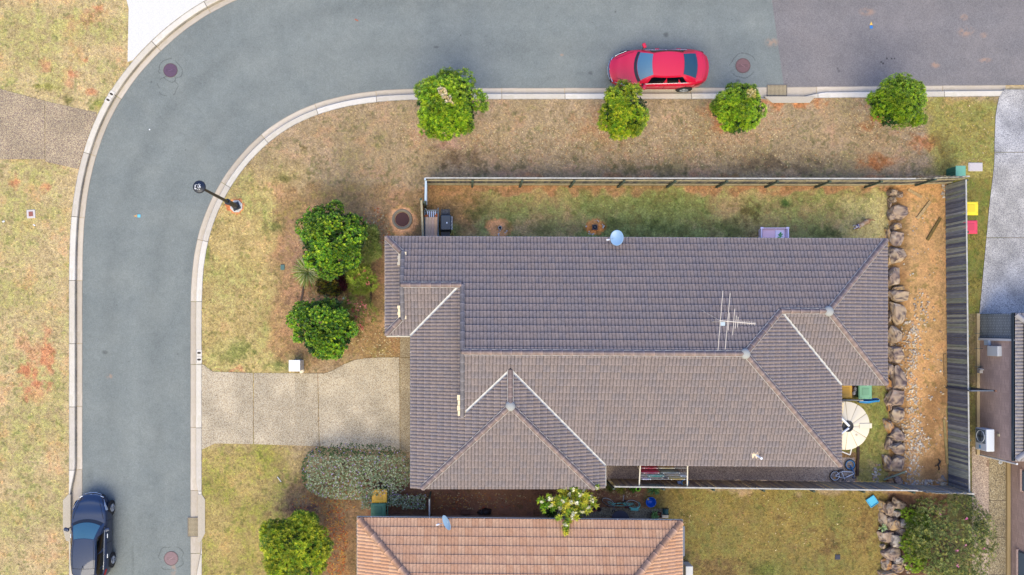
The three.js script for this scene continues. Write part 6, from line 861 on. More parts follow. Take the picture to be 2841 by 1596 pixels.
{ const h = 1.05, P = (x, y, g = 0) => { const q = S(x, y, h + g); return [q.x, g, q.z]; };
  bin('light green wheelie bin tucked in the corner below the right wing of the grey roof', P(2402, 1086), 0, binGreen, binLight); bin('yellow lidded wheelie bin half under the grey roof beside the light green bin', P(2347, 1084), 0, binDk, col(236, 180, 40, 0.5));
  bin('green lidded wheelie bin beside the orange roofed house', P(1050, 1416), -Math.PI / 2, binGreen, col(84, 138, 98, 0.46)); bin('yellow lidded wheelie bin half under the hedge by the orange roofed house', P(1053, 1377), -Math.PI / 2, binDk, col(252, 188, 20, 0.5));
  bin('yellow lidded wheelie bin outside the grey fence on the right', P(2694, 578, 0.6), Math.PI / 2, binDk, col(255, 226, 20, 0.52)); bin('red lidded wheelie bin outside the grey fence on the right', P(2692, 630, 0.6), Math.PI / 2, binDk, col(236, 62, 90, 0.5));
  const q = S(2376, 1085, 0.7), t = thing('storage_crate', 'brown crate with white bags between two bins under the eave', 'crate', [q.x, 0, q.z]); obj('crate_box', [box(0.32, 0.6, 0.44, 0, 0, 0, null, 0.02)], mt(col(120, 72, 52), 0.8), t); obj('bag', [at(boulderGeo(620), [0.02, 0.66, -0.1], [0, 0, 0], [0.12, 0.1, 0.14]), at(boulderGeo(621), [-0.05, 0.64, 0.1], [0, 0, 0], [0.08, 0.06, 0.09])], mt(col(240, 240, 248, 0.5), 0.7), t); }
// ---------------------------------------------------------------- things in the yards
{ // rain water tank
  const h = 1.95, p = S(2348, 1182, h), t = thing('water_tank', 'large round cream rainwater tank half under the grey roof', 'water tank', [p.x, 0, p.z]), cr = mt(col(248, 232, 200, 0.5), 0.6), R = 1.07;
  const prof = [[R, 0]]; for (let i = 0; i <= 24; i++) { const y = 0.05 + i * 0.076; prof.push([R + (i % 3 === 1 ? 0.02 : 0), y]); } obj('tank_wall', new THREE.LatheGeometry(prof.map((q) => new THREE.Vector2(...q)), 48), cr, t);
  const N = 12; for (let i = 0; i < N; i++) { const a0 = i / N * 6.283 + 0.012, a1 = (i + 1) / N * 6.283 - 0.012; obj('roof_panel', grid(6, 5, (u, v) => { const a = lerp(a0, a1, u), r = lerp(0.22, R + 0.02, v); return [Math.cos(a) * r, lerp(2.1, 1.88, v) + 0.02 * Math.sin(Math.PI * u), -Math.sin(a) * r]; }), cr, t); }
  obj('roof_underlay', new THREE.LatheGeometry([[0.2, 2.075], [R + 0.01, 1.865]].map((q) => new THREE.Vector2(...q)), 48), mt(col(196, 170, 120, 0.46), 0.8), t);
  obj('inlet_ring', at(new THREE.TorusGeometry(0.225, 0.035, 8, 36), [0, 2.11, 0], [Math.PI / 2, 0, 0]), mt(col(40, 40, 44), 0.6), t);
  const st = []; for (let i = 0; i < 18; i++) { const a = i / 18 * 6.283; st.push(rod([0, 2.1, 0], [Math.cos(a) * 0.21, 2.12, Math.sin(a) * 0.21], 0.006, 0.006, 4)); } st.push(cyl(0.2, 0.2, 0.015, 0, 2.07, 0, 24)); obj('strainer', st, mt(col(70, 68, 70), 0.6), t);
  obj('overflow_box', [box(0.62, 0.05, 0.22, R - 0.22, 1.935, 0, [0, 0, -0.26], 0.01), box(0.1, 0.22, 0.22, R + 0.05, 1.72, 0, null, 0.01)], cr, t); obj('panel_rib', [box(0.22, 0.03, 0.9, -0.28, 2.0, -0.62, [0.18, 0, 0]), box(0.06, 0.03, 0.7, -0.32, 1.98, 0.66, [-0.2, 0, 0])], mt(col(236, 214, 170, 0.5), 0.7), t); obj('label_plate', [box(0.09, 0.006, 0.07, 0.42, 2.045, 0.4, [0, -0.6, -0.18])], mt(col(210, 190, 160), 0.8), t);
  obj('inlet_pipe', [rod([-0.75, 2.36, -0.75], [0.02, 2.17, -0.03], 0.055, 0.055, 12), rod([-0.75, 2.36, 0.52], [0.0, 2.17, 0.08], 0.05, 0.05, 12)], mt(col(246, 246, 246, 0.5), 0.4), t);
  const q = S(2345, 1256, 0.4), u = thing('window_frame', 'white frame leaning in the corner below the water tank', 'frame', [q.x, 0, q.z]); const w = mt(col(244, 242, 236, 0.5), 0.5); obj('frame_bar', [beam([-0.3, 0.35, -0.1], [0.2, 0.45, 0.1], 0.05, 0.05), beam([0.2, 0.45, 0.1], [0.22, 0.6, -0.28], 0.05, 0.05), beam([-0.3, 0.5, -0.45], [0.22, 0.6, -0.28], 0.05, 0.05)], w, u); }
{ // long board and blue cover below the bins
  const a = S(2318, 1109, 0.5), b = S(2392, 1111, 0.5), t = thing('timber_board', 'weathered board lying below the bins by the water tank', 'board', [0, 0, 0]); obj('board', [beam(V(a.x, 0.35, a.z), V(b.x, 0.35, b.z), 0.05, 0.5)], mt(col(150, 130, 110, 0.44), 0.9, { map: timberTex }), t); obj('board_edge', [beam(V(a.x, 0.615, a.z + 0.0), V(b.x, 0.615, b.z), 0.06, 0.03)], capPale, t);
  const c = S(2384, 1112, 0.5), d = S(2440, 1111, 0.5), u = thing('blue_cover', 'rolled bright blue sheet sticking out below the bins', 'sheet', [0, 0, 0]), L = d.x - c.x; const g = grid(18, 8, (x, v) => { const a2 = v * 5.6, r = 0.07 + 0.035 * fbm(x * 7, v * 5, 2) + 0.03 * Math.sin(Math.PI * x); return [c.x + L * x, 0.42 + Math.cos(a2) * r * 1.5, c.z + 0.02 * Math.sin(x * 5) + Math.sin(a2) * r]; }); obj('sheet_roll', g, mt(col(46, 150, 216, 0.48), 0.45, { side: THREE.DoubleSide }), u); obj('sheet_end', [at(new THREE.CylinderGeometry(0.07, 0.07, 0.03, 12), [d.x, 0.42, d.z], [0, 0, Math.PI / 2], [1.4, 1, 1])], mt(col(170, 206, 232, 0.5), 0.5), u); }
// bicycles
function bicycle(name, label, p, e, o) {                            // in its own plane: x along, y up, z across; rear wheel at x = 0
  const t = thing(name, label, 'bicycle', p); t.rotation.set(...e, 'YXZ'); const R = o.R, wb = o.wb, m = o.frame, rim = o.rim, Y = R;
  const wheel = (x, y, mat, turn = 0, dx = 0, dz = 0) => { const w = obj('wheel', at(new THREE.TorusGeometry(R - o.tr, o.tr, 8, 36), [x, y, dz], [0, turn, 0]), rubber, t); obj('rim', at(new THREE.TorusGeometry(R - o.tr * 2.1, o.tr * 0.8, 6, 36), [x, y, dz], [0, turn, 0]), mat, w); const s = []; for (let i = 0; i < 14; i++) { const a = i / 14 * 6.283; s.push(rod([x, y, dz], [x + Math.cos(a) * (R - o.tr * 2) * Math.cos(turn), y + Math.sin(a) * (R - o.tr * 2), dz - Math.cos(a) * (R - o.tr * 2) * Math.sin(turn)], 0.0022, 0.0022, 3)); } s.push(rod([x - 0.0, y, dz - 0.04], [x, y, dz + 0.04], 0.025)); obj('spokes', s, alloy, w); return w; };
  wheel(0, Y, o.rimRear || rim); const bb = o.bb || [wb * 0.42, R * 0.86, 0], seat = o.seat || [wb * 0.27, R * o.sh, 0], head = o.head || [wb * 0.80, R * (o.sh + 0.05), 0], headL = o.headL || [wb * 0.845, R * (o.sh - 0.35), 0], tr = o.tube;
  obj('frame', [rod(bb, seat, tr), rod(seat, head, tr * (o.low ? 0.8 : 1)), rod(bb, headL, tr * 1.15), rod(headL, head, tr * 1.3), rod([0, Y, 0.04], bb, tr * 0.7), rod([0, Y, -0.04], bb, tr * 0.7), rod([0, Y, 0.04], seat, tr * 0.6), rod([0, Y, -0.04], seat, tr * 0.6)], m, t);
  const fa = o.fork || 0, fw = [wb, Y, 0], piv = headL; const fr2 = o.front; const rot = (q) => { if (fr2) return [fr2[0], fr2[1], 0]; const dx = q[0] - piv[0]; return [piv[0] + dx * Math.cos(fa), q[1], q[2] + dx * Math.sin(fa)]; }; const f = rot(fw); 
  obj('fork', [rod([headL[0], headL[1], 0.05], [f[0], f[1], f[2] + 0.05], tr * 0.8), rod([headL[0], headL[1], -0.05], [f[0], f[1], f[2] - 0.05], tr * 0.8)], o.forkM || m, t); const w2 = wheel(f[0], f[1], rim, -fa, 0, f[2]);
  const hb = o.hb || [head[0] - 0.02, head[1] + R * 0.28, 0], c = Math.cos(fa), s = Math.sin(fa), hbw = o.bar; obj('handlebar', [rod(head, hb, tr * 0.8), rod([hb[0] + s * hbw, hb[1] + 0.06, -hbw * c], hb, tr * 0.7), rod([hb[0] - s * hbw, hb[1] + 0.06, hbw * c], hb, tr * 0.7)], o.barM || m, t); obj('grip', [rod([hb[0] + s * hbw, hb[1] + 0.06, -hbw * c], [hb[0] + s * hbw * 0.7, hb[1] + 0.045, -hbw * c * 0.7], tr * 1.1), rod([hb[0] - s * hbw, hb[1] + 0.06, hbw * c], [hb[0] - s * hbw * 0.7, hb[1] + 0.045, hbw * c * 0.7], tr * 1.1)], blackP, t);
  obj('saddle', [at(new RoundedBoxGeometry(0.24, 0.06, 0.13, 3, 0.028), [seat[0] - 0.02, seat[1] + R * 0.24, 0]), rod(seat, [seat[0] - 0.02, seat[1] + R * 0.2, 0], tr * 0.7)], o.saddle, t);
  obj('crank', [at(new THREE.TorusGeometry(0.08, 0.01, 6, 24), [bb[0], bb[1], 0.05]), rod([bb[0] - 0.13, bb[1] - 0.05, 0.07], [bb[0] + 0.13, bb[1] + 0.05, -0.07], 0.012), box(0.09, 0.02, 0.08, bb[0] - 0.13, bb[1] - 0.06, 0.11), box(0.09, 0.02, 0.08, bb[0] + 0.13, bb[1] + 0.04, -0.11)], blackP, t);
  return { t, bb, seat, head, wheelF: f, rear: [0, Y, 0] };
}
{ const a = S(2316, 1321, 0.05), b = bicycle('bmx_bicycle', 'small white bicycle with blue front wheel lying on the pebbles', [a.x, 0.06, a.z + 0.0], [0, 0, 0], { R: 0.26, tr: 0.027, wb: 0.86, sh: 1.5, tube: 0.026, frame: mt(col(246, 246, 250, 0.5), 0.35), rim: mt(col(60, 160, 226, 0.5), 0.4), rimRear: mt(col(236, 238, 242, 0.5), 0.3), forkM: mt(col(30, 110, 180, 0.48), 0.4), barM: mt(col(30, 84, 130, 0.48), 0.4), saddle: blackP, bar: 0.2, fork: 0, bb: [0.4, 0.07, 0], seat: [0.34, 0.41, 0], head: [0.9, 0.27, 0], headL: [0.9, 0.2, 0], front: [0.8, 0.64], hb: [0.84, -0.02, 0] });
  b.t.quaternion.setFromRotationMatrix(new THREE.Matrix4().makeBasis(V(0.982, 0, -0.189), V(-0.189, 0, -0.982), V(0, 1, 0))); const q = V(0, 0.25, 0).applyQuaternion(b.t.quaternion); b.t.position.set(a.x - q.x, 0.1, a.z - q.z); obj('reflector', at(new THREE.CylinderGeometry(0.035, 0.035, 0.012, 12), [-0.05, 0.19, 0.03], [Math.PI / 2, 0, 0]), mt(col(250, 170, 30, 0.5), 0.4), b.t); }
{ const rear = S(1752, 1387, 0), front = S(1684, 1384, 0), teal = mt(col(126, 220, 200, 0.48), 0.4), d = V(front.x - rear.x, 0, front.z - rear.z), b = bicycle('bicycle', 'pale teal step through bicycle leaning beside the narrow patio', [rear.x, 0.0, rear.z], [0, 0, 0], { R: 0.33, tr: 0.018, wb: d.length(), sh: 1.55, low: true, tube: 0.018, frame: teal, rim: mt(col(220, 226, 226, 0.5), 0.3), saddle: mt(col(90, 34, 30, 0.46), 0.6), bar: 0.26, barM: alloy, fork: 0.25 });
  b.t.rotation.set(-0.42, Math.atan2(-d.z, d.x), 0, 'YXZ'); obj('mudguard', [at(new THREE.TorusGeometry(0.345, 0.022, 6, 24, 3.4), [0, 0.33, 0], [0, 0, 0.2], [1, 1, 1.5])], teal, b.t); obj('pannier_rack', [box(0.36, 0.015, 0.13, -0.02, 0.74, 0), rod([0, 0.33, 0.07], [-0.1, 0.74, 0.06], 0.008), rod([0, 0.33, -0.07], [-0.1, 0.74, -0.06], 0.008)], teal, b.t); obj('kick_stand', [rod([b.bb[0] - 0.05, b.bb[1] - 0.08, 0.03], [b.bb[0] - 0.1, 0.02, 0.26], 0.012)], alloy, b.t); }
{ // barbecue
  const p = S(1237, 618, 1.05), t = thing('barbecue', 'black hooded barbecue standing against the house at the top', 'barbecue', [p.x, 0, p.z]), bl = mt(col(40, 52, 62, 0.42), 0.35), dk = mt(col(30, 30, 34, 0.4), 0.6);
  const g = new RoundedBoxGeometry(0.5, 0.26, 0.74, 4, 0.07); obj('hood', [at(g, [0, 1.02, 0])], bl, t); obj('firebox', [box(0.48, 0.2, 0.74, 0, 0.72, 0, null, 0.02)], dk, t); obj('cabinet', [box(0.44, 0.6, 0.7, 0, 0.1, 0, null, 0.01)], dk, t); obj('handle', [rod([0.28, 1.0, -0.3], [0.28, 1.0, 0.32], 0.018), ...[-0.26, -0.05, 0.1, 0.28].map((z) => rod([0.22, 1.0, z], [0.28, 1.0, z], 0.014))], chrome, t); obj('badge', at(new THREE.CylinderGeometry(0.035, 0.035, 0.01, 14), [0.05, 1.155, 0.02], [0, 0, 0], [0.7, 1, 1.1]), chrome, t);
  obj('side_shelf', [box(0.42, 0.04, 0.26, -0.02, 0.84, -0.52, null, 0.015), box(0.42, 0.04, 0.26, -0.02, 0.84, 0.52, null, 0.015)], dk, t); obj('side_burner', [at(new THREE.TorusGeometry(0.1, 0.012, 6, 20), [-0.02, 0.885, -0.52], [Math.PI / 2, 0, 0]), at(new THREE.TorusGeometry(0.05, 0.012, 6, 16), [-0.02, 0.885, -0.52], [Math.PI / 2, 0, 0])], mt(col(90, 92, 98), 0.5), t); for (const [x, z] of [[-0.18, -0.3], [0.18, -0.3], [-0.18, 0.3], [0.18, 0.3]]) obj('castor', at(new THREE.CylinderGeometry(0.05, 0.05, 0.03, 14), [x, 0.05, z], [Math.PI / 2, 0, 0]), rubber, t);
  obj('gas_hose', [tube([[0.2, 0.5, 0.45], [0.28, 0.3, 0.5], [0.32, 0.06, 0.46], [0.3, 0.03, 0.3]], 0.014)], mt(col(206, 170, 60), 0.6), t); }
{ // steel rack with a sheet of plywood
  const p = S(1197, 622, 0.75), t = thing('steel_rack', 'grey steel frame rack with rusty corners beside the barbecue', 'rack', [p.x, 0, p.z]), gm = mt(col(150, 172, 186, 0.46), 0.4, { metalness: 0.4 }), W = 0.31, L = 0.62, b = []; for (const x of [-W, W]) { b.push(rod([x, 0.74, -L], [x, 0.74, L], 0.022)); for (const z of [-L, L]) b.push(rod([x, 0, z], [x, x < 0 ? 0.8 : 0.95, z], 0.02)); } for (const z of [-L + 0.06, L - 0.06, 0]) b.push(rod([-W, 0.7, z], [W, 0.7, z], 0.016)); obj('frame_tube', b, gm, t); for (let i = 0; i < 5; i++) obj('slat', [box(0.045, 0.015, 0.3, -0.18 + i * 0.09, 0.72, -L + 0.16)], alloy, t); obj('top_bar', [rod([-W + 0.06, 0.78, -L - 0.02], [W - 0.06, 0.8, -L - 0.02], 0.022), rod([-W, 0.82, -L - 0.1], [-W + 0.1, 0.78, -L - 0.02], 0.02), rod([W, 0.85, -L - 0.12], [W, 0.85, L], 0.02)], gm, t);
  obj('rusty_corner', [box(0.16, 0.03, 0.1, -0.24, 0.77, -0.38, [0, 0.3, 0]), box(0.13, 0.03, 0.14, 0.24, 0.77, -0.4, [0, -0.5, 0])], mt(col(186, 96, 40, 0.48), 0.9), t);
  const q = thing('plywood_sheet', 'pale plywood sheet lying on the steel rack beside the barbecue', 'board', [p.x + 0.0, 0.8, p.z + 0.12]); for (let i = 0; i < 4; i++) obj('ply_board', [box(0.136, 0.02, 0.92, -0.21 + i * 0.14, 0, 0.02, null, 0.004)], mt(col([236, 228, 222, 232][i], [204, 194, 186, 188][i], [176, 168, 164, 152][i], 0.85), 0.9, { map: timberTex }), q); }
{ // pink toddler bed
  const p = S(2150, 646, 0.45), t = thing('toddler_bed', 'pale pink plastic toddler bed with green print under the top eave', 'toddler bed', [p.x, 0, p.z]), pk = mt(col(248, 214, 226, 0.75), 0.5), W = 0.58; obj('base', [box(1.12, 0.2, 0.56, 0, 0.1, 0.06, null, 0.03)], pk, t); obj('mattress_panel', [box(0.58, 0.04, 0.46, -0.24, 0.3, 0.08, null, 0.015)], mt(col(250, 200, 204, 0.78), 0.6), t); obj('mattress_panel', [box(0.42, 0.035, 0.46, 0.28, 0.3, 0.08, null, 0.015)], mt(col(250, 226, 234, 0.78), 0.6), t);
  for (const s of [-1, 1]) obj('end_panel', [box(0.07, 0.5, 0.52, s * 0.57, 0, 0.06, [0, 0, -s * 0.12], 0.03), at(new RoundedBoxGeometry(0.16, 0.1, 0.1, 2, 0.04), [s * 0.6, 0.44, -0.22])], mt(col(244, 224, 240, 0.76), 0.5), t); obj('side_rail', [box(1.1, 0.16, 0.05, 0, 0.28, -0.22, null, 0.02)], mt(col(252, 222, 232, 0.76), 0.5), t); obj('foot', [box(0.08, 0.1, 0.08, -0.5, 0, -0.15), box(0.08, 0.1, 0.08, 0.5, 0, -0.15), box(0.08, 0.1, 0.08, -0.5, 0, 0.3), box(0.08, 0.1, 0.08, 0.5, 0, 0.3)], pk, t);
  const lf = []; for (const [x, z, a, l] of [[0.3, 0.02, 0.9, 0.16], [0.36, 0.06, 0.2, 0.14], [0.24, 0.1, 2.2, 0.12], [0.3, 0.16, 1.4, 0.14], [0.22, 0.2, 2.7, 0.1], [0.36, 0.14, -0.3, 0.1]]) lf.push(at(new THREE.CylinderGeometry(0.5, 0.5, 0.01, 16), [x, 0.342, z], [0, a, 0], [l, 1, l * 0.42])); obj('green_print', lf, mt(col(40, 190, 60, 0.48), 0.6), t); }
{ // satellite dishes
  const dish = (label, c, n, r, lnb, mount) => { const t = thing('satellite_dish', label, 'satellite dish', c), q = new THREE.Quaternion().setFromUnitVectors(V(0, 1, 0), n.clone().normalize()), dm = mt(col(150, 190, 226, 0.44), 0.4), prof = []; for (let i = 0; i <= 10; i++) { const s = i / 10; prof.push(new THREE.Vector2(r * s, 0.16 * r * s * s * 1.4)); } prof.push(new THREE.Vector2(r + 0.012, 0.16 * r * 1.4 - 0.012)); for (let i = 10; i >= 0; i--) { const s = i / 10; prof.push(new THREE.Vector2(r * s, 0.16 * r * s * s * 1.4 - 0.014)); } const g = new THREE.LatheGeometry(prof, 40); g.scale(0.92, 1, 1.06); g.applyQuaternion(q); obj('reflector', g, dm, t);
    const e = V(0, 0, 0).addScaledVector(n.clone().normalize(), 0.03), lv = V(...lnb); obj('feed_arm', [rod(n.clone().normalize().multiplyScalar(-0.02).add(V(lv.x, lv.y, lv.z).normalize().multiplyScalar(r * 0.75)), [lv.x, lv.y, lv.z], 0.012)], alloy, t); obj('feed_horn', [rod([lv.x, lv.y, lv.z], [lv.x * 0.82, lv.y * 0.82 - 0.02, lv.z * 0.82], 0.035, 0.045, 12), box(0.08, 0.05, 0.06, lv.x, lv.y - 0.03, lv.z)], mt(col(236, 238, 240, 0.5), 0.5), t); obj('mast', [rod([0, -0.02, 0], mount, 0.022, 0.025), rod([0, -0.04, 0], n.clone().normalize().multiplyScalar(-0.08).toArray(), 0.05, 0.06)], alloy, t); return t; };
  const a = S(1712.5, 660, 3.15); dish('round blue grey satellite dish on the top eave of the grey roof', [a.x, 3.15, a.z], V(-0.42, 0.9, 0.1), 0.31, [-0.48, 0.28, 0.12], [0.05, -0.6, 0.12]);
  const b = S(1242, 1449, 3.1); dish('tilted narrow satellite dish on the orange roof', [b.x, 3.1, b.z], V(-0.82, 0.52, 0.32), 0.33, [-0.46, 0.16, 0.08], [0.02, -0.5, 0.02]); }
{ // television aerial
  const h = 6.1, A = (x, y) => { const q = S(1400 + x * 0.28335, 800 + y * 0.28335, h); return q; }, t = thing('television_aerial', 'long television aerial standing on the grey roof', 'aerial'), al = mt(col(240, 226, 206, 0.5), 0.4); const m = A(2180, 325);
  obj('mast', [rod([m.x, 4.2, m.z], [m.x, 6.12, m.z], 0.02)], al, t); obj('boom', [rod(A(2105, 316), A(2458, 348), 0.016)], al, t); for (const [x0, y0, x1, y1] of [[2138, 25, 2090, 608], [2210, 45, 2160, 600], [2255, 200, 2233, 460], [2202, 240, 2190, 410], [2270, 268, 2258, 396], [2289, 280, 2280, 385]]) obj('element', [rod(A(x0, y0), A(x1, y1), 0.013, 0.013, 6)], al, t); for (let i = 0; i < 10; i++) { const x = 2298 + i * 17, y = 333 + i * 1.55; obj('element', [rod(A(x + 1, y - 17), A(x - 1, y + 17), 0.01, 0.01, 5)], al, t); }
  const b = A(2142, 348); obj('junction_box', [box(0.19, 0.05, 0.16, b.x, h - 0.09, b.z, null, 0.012)], mt(col(196, 212, 216, 0.5), 0.5), t); obj('stay', [rod([m.x, 5.4, m.z], [m.x + 0.5, 4.3, m.z - 0.5], 0.006), rod([m.x, 5.4, m.z], [m.x - 0.5, 4.3, m.z - 0.5], 0.006)], al, t); }
{ // wall mounted clothesline and laundry
  const h = 1.75, z0 = S(0, 1296, h).z, z1 = S(0, 1352, h).z, xa = S(1777, 0, h).x, xb = S(1908, 0, h).x, t = thing('clothesline', 'white wall mounted clothesline between the house and the fence', 'clothesline'), w = mt(col(240, 228, 200, 0.5), 0.5); obj('arm', [beam([xa, h, z0 - 0.3], [xa - 0.06, h, z1], 0.05, 0.05)], w, t); obj('arm', [beam([xb, h, z0 - 0.3], [xb - 0.02, h, z1], 0.05, 0.05)], w, t); const ys = [1299, 1312.5, 1318, 1321, 1326, 1330].map((y) => S(0, y, h).z); for (const z of ys) obj('line', [rod([xa, h + 0.02, z], [xb, h + 0.02, z], 0.006, 0.006, 5)], mt(col(220, 224, 230, 0.5), 0.5), t); obj('strut', [rod([S(1762, 1296, 1.2).x, 1.2, z0 - 0.2], [xa, h - 0.04, S(0, 1310, h).z], 0.015)], w, t);
  const X = (c) => S(1660 + c * 0.1087, 0, h).x, cloth = (name, label, cat, x0, x1, zi, len, c, fold) => { const z = ys[zi], g = grid(16, 10, (u, v) => { const k = v * 2 - 1, s = Math.abs(k), y = h + 0.035 - s * len - 0.02 * Math.sin(u * 9), dz = (k < 0 ? -1 : 1) * (0.018 + 0.1 * s * (fold || 0.4)) + 0.02 * Math.sin(u * 14 + s * 3) * s; return [lerp(x0, x1, u), y + (s < 0.06 ? 0.01 : 0), z + dz]; }), m = thing(name, label, cat, [0, 0, 0]); obj('cloth', g, mt(c, 0.95, { side: THREE.DoubleSide }), m); for (const px of [0.1, 0.9]) obj('peg', [box(0.02, 0.07, 0.03, lerp(x0, x1, px), h + 0.02, z)], mt(col(250, 250, 250), 0.5), m); };
  const tw = 'towel'; cloth('towel', 'dusky pink towel on the clothesline', tw, X(1115), X(1570), 1, 0.75, col(206, 96, 128, 0.48), 0.9); cloth('towel', 'grey blue towel on the clothesline', tw, X(1610), X(2110), 1, 0.7, col(146, 162, 170, 0.46), 0.8); cloth('shirt', 'red garment at the house end of the clothesline', 'clothing', X(1120), X(1530), 0, 0.4, col(226, 60, 90, 0.5), 0.2); cloth('shirt', 'cream garment at the house end of the clothesline', 'clothing', X(1550), X(1960), 0, 0.35, col(236, 220, 170, 0.5), 0.3); cloth('shirt', 'teal garment in the middle of the clothesline', 'clothing', X(1260), X(1690), 3, 0.45, col(40, 176, 164, 0.46), 0.7); cloth('shirt', 'black garment on the clothesline below the teal one', 'clothing', X(1600), X(1800), 4, 0.5, col(26, 26, 34, 0.5), 0.6); cloth('towel', 'mustard yellow towel on the fence side of the clothesline', tw, X(1820), X(2220), 5, 0.6, col(226, 184, 50, 0.48), 0.5); cloth('shirt', 'pale lilac garment on the fence side of the clothesline', 'clothing', X(1120), X(1350), 5, 0.3, col(220, 214, 232, 0.5), 0.2); cloth('shirt', 'pale blue garment at the far end of the clothesline', 'clothing', X(2090), X(2260), 3, 0.4, col(180, 204, 228, 0.5), 0.3);
  // peg basket hanging on the end arm
  const p = S(1901, 1340, 1.2), k = thing('peg_basket', 'bright blue round basket hanging at the clothesline end', 'basket', [p.x, 1.0, p.z]); const r = []; for (const y of [0, 0.12, 0.24]) r.push(at(new THREE.TorusGeometry(0.13 + y * 0.1, 0.012, 6, 24), [0, y, 0], [Math.PI / 2, 0, 0])); for (let i = 0; i < 8; i++) { const a = i * 0.785; r.push(rod([Math.cos(a) * 0.13, 0, Math.sin(a) * 0.13], [Math.cos(a) * 0.155, 0.24, Math.sin(a) * 0.155], 0.008)); } r.push(rod([0, 0.24, 0.15], [0, 0.7, 0.1], 0.008)); obj('basket_ring', r, mt(col(70, 180, 230, 0.5), 0.4), k); obj('bag', [at(boulderGeo(630), [-0.24, 0.05, 0], [0, 0, 0.3], [0.12, 0.14, 0.09])], mt(col(150, 166, 206, 0.48), 0.6), k); }
{ // dog walking on the back lawn, lying almost along its shadowless diagonal
  const c = S(2386, 623), t = thing('dog', 'small tan and white dog walking on the back lawn, head down left', 'dog', [c.x, 0, c.z]); const d = S(2361, 636).sub(S(2410, 611)).normalize(); t.rotation.y = Math.atan2(-d.z, d.x);
  const B = [];                                                    // [a, b, ra, rb] tapered capsules; x forward, y up
  const leg = (x, z, f, hind) => { if (hind) B.push([[x, 0.33, z * 0.8], [x + 0.05 + f * 0.4, 0.22, z], 0.075, 0.05], [[x + 0.05 + f * 0.4, 0.22, z], [x - 0.07 + f, 0.12, z], 0.045, 0.026], [[x - 0.07 + f, 0.12, z], [x - 0.05 + f, 0.025, z], 0.024, 0.022], [[x - 0.05 + f, 0.022, z], [x + f, 0.02, z], 0.026, 0.024]); else B.push([[x, 0.32, z * 0.85], [x - 0.03 + f * 0.4, 0.2, z], 0.06, 0.038], [[x - 0.03 + f * 0.4, 0.2, z], [x + f, 0.09, z], 0.034, 0.024], [[x + f, 0.09, z], [x + f, 0.025, z], 0.023, 0.022], [[x + f, 0.022, z], [x + 0.05 + f, 0.02, z], 0.026, 0.024]); };
  B.push([[0.22, 0.37, 0], [0.02, 0.38, 0.01], 0.115, 0.1], [[0.02, 0.38, 0.01], [-0.26, 0.385, 0.03], 0.1, 0.092], [[0.26, 0.38, 0], [0.4, 0.45, 0], 0.09, 0.062], [[0.42, 0.47, 0], [0.47, 0.48, 0.0], 0.074, 0.068], [[0.48, 0.465, 0], [0.58, 0.435, 0.0], 0.05, 0.032], [[-0.3, 0.4, 0.03], [-0.43, 0.42, -0.03], 0.034, 0.026], [[-0.43, 0.42, -0.03], [-0.5, 0.46, -0.12], 0.026, 0.014]);
  leg(0.22, 0.075, 0.06); leg(0.22, -0.075, -0.05); leg(-0.24, 0.08, -0.03, true); leg(-0.24, -0.07, 0.08, true);
  for (const s of [-1, 1]) B.push([[0.43, 0.5, s * 0.055], [0.40, 0.46, s * 0.1], 0.026, 0.018]);
  const sd = (p) => { let r = 1e9; for (const [a, b, ra, rb] of B) { const ax = b[0] - a[0], ay = b[1] - a[1], az = b[2] - a[2], l = ax * ax + ay * ay + az * az, h = Math.min(1, Math.max(0, ((p[0] - a[0]) * ax + (p[1] - a[1]) * ay + (p[2] - a[2]) * az) / l)), q = Math.hypot(p[0] - a[0] - ax * h, p[1] - a[1] - ay * h, p[2] - a[2] - az * h) - lerp(ra, rb, h), k = 0.035, m = Math.max(k - Math.abs(r - q), 0) / k; r = Math.min(r, q) - m * m * k * 0.25; } return r; };
  const N = 96, half = 0.62, mc = new MarchingCubes(N, mt(0xffffff), false, false, 200000); mc.isolation = 0; for (let z = 0; z < N; z++) for (let y = 0; y < N; y++) for (let x = 0; x < N; x++) mc.field[z * N * N + y * N + x] = -sd([(x / N * 2 - 1) * half, (y / N * 2 - 1) * half + 0.3, (z / N * 2 - 1) * half]); mc.update();
  const P = [], n = mc.count; for (let i = 0; i < n; i++) P.push(mc.positionArray[i * 3] * half, mc.positionArray[i * 3 + 1] * half + 0.3, mc.positionArray[i * 3 + 2] * half); const g = new THREE.BufferGeometry(); g.setAttribute('position', new THREE.Float32BufferAttribute(P, 3)); g.setAttribute('normal', new THREE.Float32BufferAttribute(mc.normalArray.slice(0, n * 3), 3)); g.computeVertexNormals();
  const tan = pc(198, 160, 122, 0.46), brown = pc(140, 84, 46, 0.46), white = pc(240, 232, 222, 0.5), dk = pc(70, 46, 36, 0.46); paint(g, (x, y, z) => { const f = 0.8 + 0.4 * noise3(x * 30, y * 30, z * 30); let q = tan; if (x < -0.22) q = pc(176, 128, 90, 0.46); if (x > -0.18 && x < 0.2 && vnoise(x * 9 + 4, z * 12 + 7) > 0.5) q = pc(214, 190, 162, 0.46); if (x > 0.26) q = vnoise(x * 16, z * 18 + 3) > 0.45 ? brown : white; if (x > 0.36 && Math.abs(z) < 0.022) q = white; if (x > 0.575) q = dk; if (y < 0.14) q = white; return q.map((v) => v * f); });
